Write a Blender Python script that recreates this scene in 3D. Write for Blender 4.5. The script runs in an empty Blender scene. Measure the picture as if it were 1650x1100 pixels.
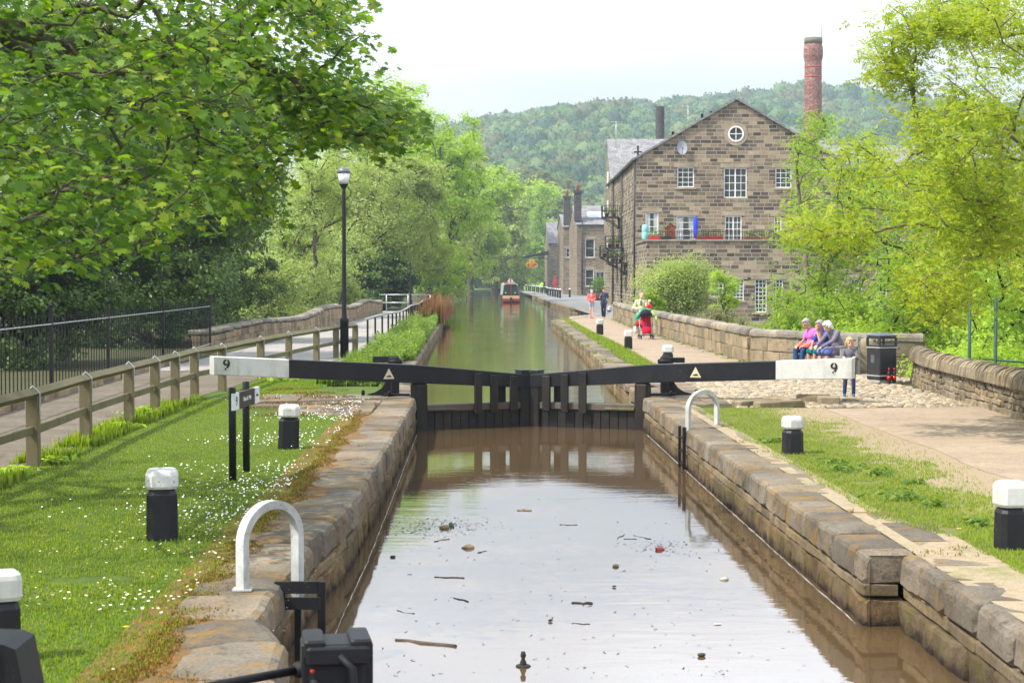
import bpy, bmesh, math, random
import numpy as np
from mathutils import Vector, Matrix, noise as mnoise, Euler
R = math.radians
random.seed(7); RNG = np.random.default_rng(7)
SC = bpy.context.scene
COL = SC.collection
# ------------------------------------------------------------------ camera
F = 2800.0
H = 2.26
PITCH = math.atan(101/F); YAW = math.atan(54/F*math.cos(PITCH))
cd = bpy.data.cameras.new("camera"); cam = bpy.data.objects.new("camera", cd); COL.objects.link(cam)
cam.location = (0, 0, H); cam.rotation_euler = (math.pi/2-PITCH, 0, -YAW)
cd.lens = F/1650*36; cd.sensor_width = 36; cd.sensor_fit = 'HORIZONTAL'; cd.clip_end = 20000; cd.clip_start = 0.2
cd.dof.use_dof = True; cd.dof.focus_distance = 38; cd.dof.aperture_fstop = 7.0
SC.camera = cam
_cr = Vector((math.cos(YAW), -math.sin(YAW), 0)); _cf = Vector((math.sin(YAW)*math.cos(PITCH), math.cos(YAW)*math.cos(PITCH), -math.sin(PITCH)))
_cu = _cr.cross(_cf)
def _ray(x, y): return _cr*((x-825)/F) + _cu*((550-y)/F) + _cf
def at(x, y, z=0.0):            # measured picture point on the level z -> place
    d = _ray(x, y); t = (z-H)/d.z
    return Vector((d.x*t, d.y*t, z))
def atd(x, y, Y):               # measured picture point at distance Y -> place
    d = _ray(x, y); t = Y/d.y
    return Vector((d.x*t, Y, H+d.z*t))
# ------------------------------------------------------------------ object helpers
ORG = {}
def tag(o, label=None, cat=None, group=None, kind=None):
    if label: o['label'] = label
    if cat: o['category'] = cat
    if group: o['group'] = group
    if kind: o['kind'] = kind
    return o
def thing(name, loc, label, cat, group=None, rz=0.0):
    o = bpy.data.objects.new(name, None); COL.objects.link(o)
    o.location = loc; o.rotation_euler = (0, 0, rz); o.empty_display_size = 0.2
    ORG[o.name] = Vector(loc) if rz == 0 else Vector((0, 0, 0))
    return tag(o, label, cat, group)
def kids(o): return [c for c in bpy.data.objects if c.parent == o]
def copy_tree(o, parent=None, level=0, ks=None):
    c = o.copy(); COL.objects.link(c)
    if parent: c.parent = parent
    ORG[c.name] = ORG.get(o.name, Vector((0, 0, 0)))
    for ch in kids(o): copy_tree(ch, c, level+1)
    return c
class MB:
    def __init__(s): s.v = []; s.f = []; s.mi = []; s.sm = []
    def face(s, pts, m=0, sm=False):
        i = len(s.v); s.v += [tuple(p) for p in pts]; s.f.append(tuple(range(i, i+len(pts)))); s.mi.append(m); s.sm.append(sm)
    def grid(s, rings, m=0, close=True, cap=True, sm=False):
        i0 = len(s.v); n = len(rings[0])
        for r in rings: s.v += [tuple(p) for p in r]
        for k in range(len(rings)-1):
            for j in range(n if close else n-1):
                a = i0+k*n+j; b = i0+k*n+(j+1) % n
                s.f.append((a, b, b+n, a+n)); s.mi.append(m); s.sm.append(sm)
        if cap:
            s.f.append(tuple(i0+j for j in reversed(range(n)))); s.mi.append(m); s.sm.append(False)
            e = i0+(len(rings)-1)*n
            s.f.append(tuple(e+j for j in range(n))); s.mi.append(m); s.sm.append(False)
    def box(s, c, d, m=0, rz=0.0, bev=0.0, ax=None, jit=0.0):
        # c centre, d full dims; chamfered when bev
        hx, hy, hz = d[0]/2, d[1]/2, d[2]/2
        M = (Matrix.Rotation(rz, 3, 'Z') if ax is None else ax)
        C = Vector(c)
        if bev <= 0:
            P = [(-hx,-hy,-hz),(hx,-hy,-hz),(hx,hy,-hz),(-hx,hy,-hz),(-hx,-hy,hz),(hx,-hy,hz),(hx,hy,hz),(-hx,hy,hz)]
            P = [C + M@Vector(p) for p in P]; i = len(s.v); s.v += [tuple(p) for p in P]
            for q in ((0,3,2,1),(4,5,6,7),(0,1,5,4),(1,2,6,5),(2,3,7,6),(3,0,4,7)):
                s.f.append(tuple(i+k for k in q)); s.mi.append(m); s.sm.append(False)
            return
        b = min(bev, hx*.9, hy*.9, hz*.9)
        def ring(z, ins):
            X, Y = hx-ins, hy-ins; c_ = b
            pts = [(-X+c_,-Y),(X-c_,-Y),(X,-Y+c_),(X,Y-c_),(X-c_,Y),(-X+c_,Y),(-X,Y-c_),(-X,-Y+c_)]
            return [C + M@Vector((p[0]+random.uniform(-jit, jit), p[1]+random.uniform(-jit, jit), z+random.uniform(-jit, jit))) for p in pts]
        s.grid([ring(-hz, b*.7), ring(-hz+b, 0), ring(hz-b, 0), ring(hz, b*.7)], m)
    def tube(s, pts, r, n=6, m=0, cap=True, sm=True):
        pts = [Vector(p) for p in pts]; rings = []
        if not hasattr(r, '__len__'): r = [r]*len(pts)
        prev = None
        for k, p in enumerate(pts):
            t = (pts[min(k+1, len(pts)-1)]-pts[max(k-1, 0)])
            if t.length < 1e-9: t = Vector((0, 0, 1))
            t.normalize()
            a = prev if prev is not None else (Vector((1, 0, 0)) if abs(t.x) < .9 else Vector((0, 1, 0)))
            u = (a - t*a.dot(t));
            if u.length < 1e-6: u = t.orthogonal()
            u.normalize(); w = t.cross(u); prev = u
            rings.append([p + (u*math.cos(2*math.pi*j/n) + w*math.sin(2*math.pi*j/n))*r[k] for j in range(n)])
        s.grid(rings, m, cap=cap, sm=sm)
    def lathe(s, c, prof, n=16, m=0, sm=True, ph=0.0, sx=1, sy=1):
        c = Vector(c)
        s.grid([[c+Vector((sx*r*math.cos(2*math.pi*j/n+ph), sy*r*math.sin(2*math.pi*j/n+ph), z)) for j in range(n)] for r, z in prof], m, sm=sm)
    def ball(s, c, r, n=10, m=0, M=None):
        if not hasattr(r, '__len__'): r = (r, r, r)
        c = Vector(c); rings = []
        k = max(5, n//2+1)
        for i in range(k+1):
            th = math.pi*(i/k); th = min(max(th, .02), math.pi-.02)
            ring = []
            for j in range(n):
                p = Vector((r[0]*math.sin(th)*math.cos(2*math.pi*j/n), r[1]*math.sin(th)*math.sin(2*math.pi*j/n), -r[2]*math.cos(th)))
                ring.append(c + (M@p if M is not None else p))
            rings.append(ring)
        s.grid(rings, m, sm=True)
    def prism(s, outline, z0, z1, m=0, jit=0):      # outline: ccw list (x,y)
        n = len(outline)
        s.grid([[(x, y, z0) for x, y in outline], [(x, y, z1) for x, y in outline]], m)
    def build(s, name, mats, parent=None, world=True, uv=True):
        me = bpy.data.meshes.new(name)
        V = s.v
        if parent is not None and world:
            o = ORG[parent.name]; V = [(a-o.x, b-o.y, c-o.z) for a, b, c in V]
        me.from_pydata(V, [], s.f)
        if not hasattr(mats, '__len__'): mats = [mats]
        for m in mats: me.materials.append(m)
        me.polygons.foreach_set('material_index', s.mi); me.polygons.foreach_set('use_smooth', s.sm)
        me.update()
        if uv:
            uvl = me.uv_layers.new(name='UVMap'); W = s.v; data = np.zeros(len(me.loops)*2, 'f')
            k = 0
            for p in me.polygons:
                n = p.normal
                if abs(n.z) > .75: ux, uy, flat = 1, 0, True
                else:
                    l = math.hypot(n.x, n.y); ux, uy, flat = -n.y/l, n.x/l, False
                    sl = math.sqrt(max(1e-6, 1-n.z*n.z))
                for vi in p.vertices:
                    x, y, z = W[vi]
                    if flat: data[k] = x; data[k+1] = y
                    else: data[k] = x*ux+y*uy; data[k+1] = z/sl
                    k += 2
            uvl.data.foreach_set('uv', data)
        o = bpy.data.objects.new(name, me); COL.objects.link(o)
        if parent is not None: o.parent = parent; ORG[o.name] = ORG[parent.name]
        else: ORG[o.name] = Vector((0, 0, 0))
        return o
def inst_mesh(name, T, TF, C, Rm, S, mat, parent=None, smooth=False):
    """many small copies of template T (k,3) with faces TF (lists of equal size), at C, rotated by Rm, scaled by S, in ONE mesh"""
    T = np.asarray(T, 'f'); n = len(C); k = len(T)
    V = np.einsum('nij,kj->nki', Rm, T)*np.asarray(S).reshape(n, 1, -1) + np.asarray(C)[:, None, :]
    if parent is not None:
        o = ORG[parent.name]; V = V - np.array([o.x, o.y, o.z])
    V = V.reshape(-1, 3)
    TF = np.asarray(TF); fs = TF.shape[1]
    FI = (TF[None]+(np.arange(n)*k)[:, None, None]).reshape(-1)
    me = bpy.data.meshes.new(name)
    me.vertices.add(len(V)); me.vertices.foreach_set('co', V.astype('f').ravel())
    nl = len(FI); nf = nl//fs
    me.loops.add(nl); me.loops.foreach_set('vertex_index', FI.astype('i'))
    me.polygons.add(nf); me.polygons.foreach_set('loop_start', (np.arange(nf)*fs).astype('i'))
    me.materials.append(mat)
    me.update(calc_edges=True); me.validate()
    o = bpy.data.objects.new(name, me); COL.objects.link(o)
    if parent is not None: o.parent = parent; ORG[o.name] = ORG[parent.name]
    else: ORG[o.name] = Vector((0, 0, 0))
    return o
def rots(n, normal=None, spread=1.0, rng=RNG):
    """random rotation matrices whose local z is near 'normal' (n,3)"""
    z = rng.normal(size=(n, 3))*spread
    if normal is not None: z = z + normal
    z /= np.linalg.norm(z, axis=1, keepdims=True)+1e-9
    a = rng.normal(size=(n, 3)); x = a-(a*z).sum(1, keepdims=True)*z
    x /= np.linalg.norm(x, axis=1, keepdims=True)+1e-9
    y = np.cross(z, x)
    return np.stack([x, y, z], axis=2)
# ------------------------------------------------------------------ material helpers
class NT:
    def __init__(s, name, rough=.8, spec=.3):
        s.m = bpy.data.materials.new(name); s.m.use_nodes = True; s.t = s.m.node_tree
        s.b = s.t.nodes['Principled BSDF']; s.out = s.t.nodes['Material Output']
        s.b.inputs['Roughness'].default_value = rough; s.b.inputs['Specular IOR Level'].default_value = spec
        s._co = {}
    def n(s, t, **k):
        x = s.t.nodes.new(t)
        for a, b in k.items(): setattr(x, a, b)
        return x
    def l(s, a, b): s.t.links.new(a, b)
    def co(s, w='Object'):
        if w not in s._co: s._co[w] = s.n('ShaderNodeTexCoord').outputs[w]
        return s._co[w]
    def pos(s):
        if 'P' not in s._co: s._co['P'] = s.n('ShaderNodeNewGeometry').outputs['Position']
        return s._co['P']
    def noise(s, sc=1, det=4, ro=.6, v=None, dist=0, scl=None):
        x = s.n('ShaderNodeTexNoise'); x.inputs['Scale'].default_value = sc; x.inputs['Detail'].default_value = det
        x.inputs['Roughness'].default_value = ro; x.inputs['Distortion'].default_value = dist
        v = v if v is not None else s.pos()
        if scl is not None:
            mp = s.n('ShaderNodeMapping'); mp.inputs['Scale'].default_value = scl; s.l(v, mp.inputs['Vector']); v = mp.outputs[0]
        s.l(v, x.inputs['Vector']); return x.outputs['Fac']
    def ramp(s, f, stops, interp='LINEAR'):
        x = s.n('ShaderNodeValToRGB'); x.color_ramp.interpolation = interp; e = x.color_ramp.elements
        while len(e) < len(stops): e.new(.5)
        for i, (p, c) in enumerate(stops):
            e[i].position = p
            if not hasattr(c, '__len__'): c = (c, c, c)
            e[i].color = (*c, 1)
        s.l(f, x.inputs['Fac']); return x.outputs['Color']
    def mix(s, f, a, b, mode='MIX'):
        x = s.n('ShaderNodeMix', data_type='RGBA', blend_type=mode)
        for i, q in ((0, f), (6, a), (7, b)):
            if hasattr(q, 'is_linked'): s.l(q, x.inputs[i])
            elif i == 0: x.inputs[0].default_value = q
            else: x.inputs[i].default_value = (*q, 1)
        return x.outputs[2]
    def math(s, op, a, b=0.0, c=None, clamp=False):
        x = s.n('ShaderNodeMath', operation=op, use_clamp=clamp)
        for i, q in enumerate((a, b) if c is None else (a, b, c)):
            if hasattr(q, 'is_linked'): s.l(q, x.inputs[i])
            else: x.inputs[i].default_value = q
        return x.outputs[0]
    def xyz(s, v=None):
        x = s.n('ShaderNodeSeparateXYZ'); s.l(v if v is not None else s.pos(), x.inputs[0]); return x.outputs
    def base(s, c):
        if hasattr(c, 'is_linked'): s.l(c, s.b.inputs['Base Color'])
        else: s.b.inputs['Base Color'].default_value = (*c, 1)
    def bump(s, h, st=.5, d=.01, prev=None):
        x = s.n('ShaderNodeBump'); x.inputs['Strength'].default_value = st; x.inputs['Distance'].default_value = d
        s.l(h, x.inputs['Height'])
        if prev is not None: s.l(prev, x.inputs['Normal'])
        s.l(x.outputs[0], s.b.inputs['Normal']); return x.outputs[0]
    def isl(s):
        if 'I' not in s._co: s._co['I'] = s.n('ShaderNodeNewGeometry').outputs['Random Per Island']
        return s._co['I']
def flat(name, c, rough=.6, spec=.3, var=.12, sc=6, metal=0):
    q = NT(name, rough, spec); f = q.noise(sc, 4)
    lo = tuple(x*(1-var) for x in c); hi = tuple(min(1, x*(1+var)) for x in c)
    q.base(q.ramp(f, [(.3, lo), (.7, hi)])); q.b.inputs['Metallic'].default_value = metal
    return q.m
def leafmat(name, cols, trans=.45, gloss=.25, tint=(1.25, 1.35, .45), big=.25, rough=.5):
    """leaf: colour differs leaf by leaf and slowly across the crown; light comes through it"""
    q = NT(name, rough, gloss)
    n = len(cols); c = q.ramp(q.isl(), [((i+.5)/n, cols[i]) for i in range(n)])
    f = q.noise(big, 3); c = q.mix(q.math('MULTIPLY', f, 1.0), c, q.mix(1, c, (1.3, 1.2, .75), 'MULTIPLY'))
    q.base(c)
    tr = q.n('ShaderNodeBsdfTranslucent'); q.l(q.mix(1, c, tint, 'MULTIPLY'), tr.inputs['Color'])
    mx = q.n('ShaderNodeMixShader'); mx.inputs[0].default_value = trans
    q.l(q.b.outputs[0], mx.inputs[1]); q.l(tr.outputs[0], mx.inputs[2]); q.l(mx.outputs[0], q.out.inputs['Surface'])
    return q.m
def brickmat(name, cols, mortar, bw, bh, ms=.012, stops=None, bump=.6, warp=.0, off=.5, rough=.9, bias_noise=.35, mortar_smooth=.1, stain=None):
    q = NT(name, rough, .2)
    uv = q.n('ShaderNodeUVMap').outputs[0]
    wn = q.n('ShaderNodeTexNoise'); wn.inputs['Scale'].default_value = 1.3; q.l(uv, wn.inputs['Vector'])
    va = q.n('ShaderNodeVectorMath', operation='MULTIPLY_ADD'); va.inputs[1].default_value = (warp, warp*.25, 0)
    q.l(wn.outputs['Color'], va.inputs[0]); q.l(uv, va.inputs[2])
    b = q.n('ShaderNodeTexBrick'); q.l(va.outputs[0], b.inputs['Vector'])
    b.inputs['Scale'].default_value = 1; b.inputs['Brick Width'].default_value = bw; b.inputs['Row Height'].default_value = bh
    b.inputs['Mortar Size'].default_value = ms; b.inputs['Mortar Smooth'].default_value = mortar_smooth
    b.inputs['Color1'].default_value = (0, 0, 0, 1); b.inputs['Color2'].default_value = (1, 1, 1, 1); b.inputs['Mortar'].default_value = (.5, .5, .5, 1)
    b.offset = off; b.squash = 1.35; b.squash_frequency = 3
    n = len(cols)
    c = q.ramp(b.outputs['Color'], [(i/(n-1) if n > 1 else 0, cols[i]) for i in range(n)] if stops is None else list(zip(stops, cols)))
    f = q.noise(5, 6, .7); c = q.mix(bias_noise, c, q.mix(1, c, q.ramp(f, [(.3, .45), (.7, 1.5)]), 'MULTIPLY'))
    if stain is not None:
        g = q.noise(.35, 5, .6); c = q.mix(q.ramp(g, [(.5, 0), (.72, .6)]), c, stain)
    c = q.mix(b.outputs['Fac'], c, mortar); q.base(c)
    h = q.math('MULTIPLY_ADD', b.outputs['Fac'], -1.0, q.math('MULTIPLY', f, .5))
    q.bump(h, bump, .02)
    return q.m
# ------------------------------------------------------------------ light and sky
SUN_EL, SUN_AZ = R(52), R(247)          # azimuth clockwise from +Y (257: left, a little behind the camera)
sv = Vector((math.sin(SUN_AZ)*math.cos(SUN_EL), math.cos(SUN_AZ)*math.cos(SUN_EL), math.sin(SUN_EL)))
sl = bpy.data.lights.new('sun', 'SUN'); sl.energy = 4.7; sl.angle = R(.6); sl.color = (1, .95, .86)
so = bpy.data.objects.new('sun', sl); COL.objects.link(so); so.rotation_euler = sv.to_track_quat('Z', 'Y').to_euler(); so.location = (-30, -10, 60)
w = bpy.data.worlds.new('World'); SC.world = w; w.use_nodes = True; t = w.node_tree; t.nodes.clear()
def N(tp, **k):
    x = t.nodes.new(tp)
    for a, b in k.items(): setattr(x, a, b)
    return x
sky = N('ShaderNodeTexSky', sky_type='NISHITA'); sky.sun_disc = False; sky.sun_elevation = SUN_EL; sky.sun_rotation = SUN_AZ; sky.air_density = 1.0; sky.dust_density = 2.0
b1 = N('ShaderNodeBackground'); t.links.new(sky.outputs[0], b1.inputs[0]); b1.inputs[1].default_value = .10
tc = N('ShaderNodeTexCoord'); sx = N('ShaderNodeSeparateXYZ'); t.links.new(tc.outputs['Generated'], sx.inputs[0])
rp = N('ShaderNodeValToRGB'); e = rp.color_ramp.elements        # cloud sheet: brighter overhead than at the horizon, as overcast is
e[0].position = 0.0; e[0].color = (.65, .65, .66, 1); e[1].position = .17; e[1].color = (.70, .71, .74, 1)
x_ = e.new(.30); x_.color = (.80, .88, 1, 1); x_ = e.new(.5); x_.color = (.40, .44, .50, 1)
t.links.new(sx.outputs[2], rp.inputs[0])
st = N('ShaderNodeMapRange'); st.inputs[1].default_value = .11; st.inputs[2].default_value = .22; st.inputs[3].default_value = 1.0; st.inputs[4].default_value = 2.5
t.links.new(sx.outputs[2], st.inputs[0])
b2 = N('ShaderNodeBackground'); t.links.new(rp.outputs[0], b2.inputs[0]); t.links.new(st.outputs[0], b2.inputs[1])
mp = N('ShaderNodeMapping'); mp.inputs['Scale'].default_value = (1.6, 1.6, 5); mp.inputs['Location'].default_value = (.35, .1, .2); t.links.new(tc.outputs['Generated'], mp.inputs[0])
nz = N('ShaderNodeTexNoise'); nz.inputs['Scale'].default_value = 1.7; nz.inputs['Detail'].default_value = 7; nz.inputs['Roughness'].default_value = .55; t.links.new(mp.outputs[0], nz.inputs['Vector'])
cr = N('ShaderNodeValToRGB'); cr.color_ramp.elements[0].position = .36; cr.color_ramp.elements[0].color = (.72, .72, .72, 1); cr.color_ramp.elements[1].position = .56; cr.color_ramp.elements[1].color = (1, 1, 1, 1)
t.links.new(nz.outputs[0], cr.inputs[0])
ms = N('ShaderNodeMixShader'); wo = N('ShaderNodeOutputWorld')
t.links.new(cr.outputs[0], ms.inputs[0]); t.links.new(b1.outputs[0], ms.inputs[1]); t.links.new(b2.outputs[0], ms.inputs[2]); t.links.new(ms.outputs[0], wo.inputs[0])
SC.view_settings.view_transform = 'Standard'; SC.view_settings.look = 'None'; SC.view_settings.exposure = 0.52; SC.view_settings.gamma = 1
SC.render.engine = 'CYCLES'
cy = SC.cycles; cy.use_denoising = True; cy.denoiser = 'OPENIMAGEDENOISE'; cy.max_bounces = 7; cy.diffuse_bounces = 4; cy.glossy_bounces = 3; cy.transmission_bounces = 3; cy.transparent_max_bounces = 6
cy.caustics_reflective = False; cy.caustics_refractive = False; cy.use_adaptive_sampling = True; cy.adaptive_threshold = .015; cy.sample_clamp_indirect = 6; cy.volume_bounces = 1
# ------------------------------------------------------------------ materials
def stone_mat(name, a, b, c, moss=.25, dark=.3, sc=1.0, mosscol=(.10, .11, .03), wet=None, bd=.012, isl=True, moss_z=None):
    q = NT(name, .88, .25)
    big = q.noise(1.1*sc, 5, .65); mid = q.noise(6*sc, 6, .7); fine = q.noise(38*sc, 6, .75); grit = q.noise(140*sc, 2, .6)
    col = q.ramp(big, [(.3, a), (.5, b), (.72, c)])
    if isl: col = q.mix(1, col, q.ramp(q.isl(), [(0, (.62, .62, .63)), (.5, (1, 1, 1)), (1, (1.3, 1.18, 1.0))]), 'MULTIPLY')
    col = q.mix(1.0, col, q.mix(1, col, q.ramp(fine, [(.3, (.45, .43, .4)), (.5, (1, 1, 1)), (.72, (1.35, 1.3, 1.22))]), 'MULTIPLY'))
    col = q.mix(q.ramp(mid, [(.55, 0), (.68, dark)]), col, (.05, .042, .032))
    mf = q.math('MULTIPLY', q.ramp(q.noise(2.6*sc, 6, .72), [(.5, 0), (.64, 1)]), moss)
    if moss_z: # moss gathers low on the wall
        z = q.xyz()[2]; g = q.n('ShaderNodeMapRange'); g.inputs[1].default_value = moss_z[0]; g.inputs[2].default_value = moss_z[1]; q.l(z, g.inputs[0])
        mf = q.math('MULTIPLY', mf, g.outputs[0])
    col = q.mix(mf, col, q.mix(q.noise(12, 3), mosscol, (mosscol[0]*2.2, mosscol[1]*1.3, mosscol[2])))
    if wet:
        z = q.xyz()[2]; g = q.n('ShaderNodeMapRange'); g.inputs[1].default_value = wet[0]; g.inputs[2].default_value = wet[1]
        zz = q.math('ADD', z, q.math('MULTIPLY', q.math('SUBTRACT', mid, .5), .35)); q.l(zz, g.inputs[0])
        col = q.mix(g.outputs[0], col, wet[2])
    q.base(col)
    h = q.math('MULTIPLY_ADD', mid, 1.4, q.math('MULTIPLY_ADD', fine, .7, q.math('MULTIPLY', grit, .25)))
    q.bump(h, .7, bd)
    return q.m
M = {}
M['coping'] = stone_mat('coping stone', (.10, .082, .060), (.175, .148, .112), (.25, .22, .172), moss=.6, dark=.8, mosscol=(.16, .12, .02))
M['lockface'] = stone_mat('lock wall stone', (.12, .088, .055), (.21, .16, .10), (.29, .235, .155), moss=.7, dark=.6, wet=(-.5, -.62, (.035, .022, .014)), mosscol=(.09, .085, .015), bd=.02)
M['lockrough'] = stone_mat('rough lock wall', (.09, .062, .04), (.17, .12, .07), (.24, .18, .10), moss=.8, dark=.5, sc=1.6, wet=(-.5, -.62, (.02, .012, .008)), mosscol=(.07, .09, .015), bd=.05)
M['parapet'] = stone_mat('parapet stone', (.15, .12, .075), (.24, .195, .13), (.32, .27, .19), moss=.3, dark=.55, sc=1.3, mosscol=(.10, .10, .04))
M['parapetcap'] = stone_mat('parapet cap stone', (.15, .135, .11), (.25, .225, .185), (.34, .31, .26), moss=.3, dark=.55, sc=1.3, mosscol=(.12, .11, .04))
M['leftwall'] = stone_mat('old wall stone', (.15, .11, .075), (.26, .20, .13), (.33, .28, .2), moss=.4, dark=.5, sc=1.2, mosscol=(.10, .09, .03))
M['mortar'] = flat('dark joint mortar', (.07, .055, .04), .95, .1, .3)
M['rubble'] = stone_mat('rubble wall stone', (.14, .11, .07), (.24, .195, .13), (.34, .30, .22), moss=.2, dark=.5, sc=1.8)
M['sett'] = stone_mat('cobble stone', (.29, .235, .165), (.38, .32, .24), (.46, .40, .31), moss=.06, dark=.2, sc=2, bd=.006)
M['blackpaint'] = None
def paint(name, c, chips, rough=.45, chipcol=(.30, .27, .22), spec=.5, grain=True, dirt=(.10, .09, .07), dirtamt=.35, thr=.66):
    q = NT(name, rough, spec)
    f = q.noise(28, 8, .75); g = q.noise(3.2, 5, .65, scl=(1, 1, .35)); col = q.mix(q.ramp(f, [(.35, 0), (.65, .5)]), c, tuple(x*1.35 for x in c))
    col = q.mix(q.math('MULTIPLY', q.ramp(g, [(.45, 0), (.7, 1)]), dirtamt), col, dirt)
    k = q.math('MULTIPLY', q.ramp(q.noise(24, 8, .82, dist=.5), [(thr-.03, 0), (thr-.01, 1)]), chips)
    col = q.mix(k, col, chipcol); q.base(col)
    h = q.math('ADD', q.noise(9, 6, .7, scl=(1, 1, .15)) if grain else f, q.math('MULTIPLY', k, -.6)); q.bump(h, .45, .006)
    return q.m
M['black'] = paint('black timber paint', (.007, .007, .010), .9, .5, (.13, .12, .10), dirt=(.03, .028, .026), dirtamt=.3, spec=.3)
M['white'] = paint('white timber paint', (.52, .52, .49), .8, .6, (.22, .19, .15), dirt=(.27, .26, .20), dirtamt=.6, spec=.25)
M['whitecap'] = paint('old white cap paint', (.54, .54, .52), 1.0, .7, (.08, .07, .06), dirt=(.22, .21, .17), dirtamt=.7, thr=.62, spec=.2)
M['iron'] = paint('black iron', (.007, .007, .009), .5, .6, (.12, .05, .025), grain=False, dirt=(.025, .022, .02), spec=.25)
M['archpaint'] = paint('white iron paint', (.46, .47, .46), 1.0, .6, (.12, .08, .05), grain=False, dirt=(.22, .23, .19), dirtamt=.8, thr=.635, spec=.2)
M['gatewood'] = paint('wet gate timber', (.010, .009, .009), 1, .55, (.08, .06, .04), dirt=(.035, .026, .016), dirtamt=.7, thr=.62, spec=.3)
M['wetwood'] = paint('weathered grey timber', (.10, .085, .065), 1, .7, (.04, .03, .02), dirt=(.06, .05, .03), dirtamt=.7, spec=.3)
M['fencewood'] = paint('mossy fence timber', (.15, .125, .07), .6, .8, (.07, .06, .04), dirt=(.075, .085, .03), dirtamt=.8, spec=.15)
M['galv'] = flat('galvanised steel', (.45, .46, .47), .4, .5, .2, metal=.6)
M['railgrey'] = flat('grey rail', (.32, .33, .33), .5, .4, .2)
M['letter'] = flat('black lettering', (.012, .012, .012), .6)
M['letterwhite'] = flat('white lettering', (.8, .8, .8), .6)
M['signblack'] = flat('sign black', (.018, .018, .022), .4, .5)
M['signwhite'] = flat('sign white', (.72, .73, .74), .4, .5)
M['sticker'] = flat('cream sticker', (.62, .52, .36), .5)
# ground materials
def ground_mat(name, cols, sc=3, bump=.5, bd=.01, spots=None, fines=60):
    q = NT(name, .95, .12)
    f = q.noise(sc, 6, .7); g = q.noise(fines, 4, .8); n = len(cols)
    c = q.ramp(f, [(.25+.5*i/(n-1), cols[i]) for i in range(n)])
    c = q.mix(.9, c, q.mix(1, c, q.ramp(g, [(.25, (.6, .58, .55)), (.5, (1, 1, 1)), (.75, (1.4, 1.38, 1.35))]), 'MULTIPLY'))
    c = q.mix(1, c, q.ramp(q.noise(sc*7, 5, .75), [(.3, (.78, .76, .73)), (.5, (1, 1, 1)), (.72, (1.14, 1.13, 1.1))]), 'MULTIPLY')
    if spots:
        k = q.ramp(q.noise(spots[1], 5, .7), [(spots[2], 0), (spots[2]+.1, 1)]); c = q.mix(k, c, spots[0])
    q.base(c); q.bump(q.math('ADD', f, g), bump, bd); return q.m
M['soil'] = ground_mat('lawn soil', [(.05, .085, .012), (.075, .115, .02), (.12, .13, .035)], 1.4)
M['gravel'] = ground_mat('beige bound gravel', [(.25, .19, .135), (.32, .245, .175), (.37, .29, .21)], .8, .6, .006, spots=((.22, .17, .115), 3.5, .62), fines=40)
M['worn'] = ground_mat('worn edge earth', [(.28, .21, .13), (.34, .27, .18), (.19, .19, .07)], 1.4, fines=40)
M['leftpath'] = ground_mat('brown towpath', [(.105, .085, .065), (.15, .125, .095), (.20, .17, .135)], .8, .6, .008, spots=((.10, .085, .04), 2.2, .6), fines=45)
M['concretepath'] = ground_mat('pale concrete path', [(.24, .225, .20), (.30, .28, .255), (.35, .33, .30)], .7, .4, .005)
q = NT('sunny lawn ground', .95, .1); X_ = q.xyz()[0]
k_ = q.ramp(q.math('ADD', q.math('MULTIPLY', q.math('SUBTRACT', X_, 4.75), .55), q.math('MULTIPLY', q.noise(1.1, 6, .7), .9)), [(.42, 0), (.62, 1)])
q.base(q.mix(k_, q.ramp(q.noise(3, 6, .7), [(.3, (.10, .12, .035)), (.6, (.17, .17, .06)), (.75, (.24, .19, .09))]), q.ramp(q.noise(30, 5, .8), [(.3, (.25, .185, .115)), (.7, (.36, .28, .19))]))); q.bump(q.noise(40, 5, .8), .6, .01); M['lawn_r'] = q.m
M['mossbed'] = ground_mat('mossy edge earth', [(.10, .07, .03), (.16, .10, .045), (.12, .11, .03)], 4, spots=((.22, .10, .03), 5, .5), fines=50)
M['tarmac'] = ground_mat('grey tarmac', [(.17, .17, .17), (.21, .21, .21), (.25, .245, .24)], .6, .4, .005)
M['earth'] = ground_mat('valley earth', [(.045, .05, .02), (.07, .07, .03), (.09, .08, .045)], .5)
M['field'] = ground_mat('hill pasture', [(.10, .16, .05), (.14, .20, .06), (.17, .23, .08)], .02, .3, .3, fines=.6)
M['mud'] = ground_mat('canal bed', [(.05, .035, .02), (.07, .05, .03), (.09, .06, .04)], .5)
# water: murky, mirror-like at this low angle
def water(name, deep, rip, sc, dist, ior=1.38):
    q = NT(name, .02, .5); q.b.inputs['IOR'].default_value = ior
    f = q.noise(.25, 3, .5); q.base(q.ramp(f, [(.3, tuple(x*.85 for x in deep)), (.7, tuple(x*1.15 for x in deep))]))
    a = q.noise(sc, 3, .55, scl=(.5, 1.6, 1), dist=.6); b_ = q.noise(sc*4.5, 3, .6, scl=(.6, 1.7, 1)); patch = q.ramp(q.noise(.18, 2, .5), [(.35, .25), (.65, 1)])
    h = q.math('MULTIPLY', q.math('MULTIPLY_ADD', b_, .35, a), patch)
    q.bump(h, rip, dist); return q.m
M['water_low'] = water('chamber water', (.098, .062, .030), .15, 1.9, .018, 2.0)
M['water_up'] = water('pound water', (.105, .080, .030), .32, 1.3, .02, 1.36)
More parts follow.
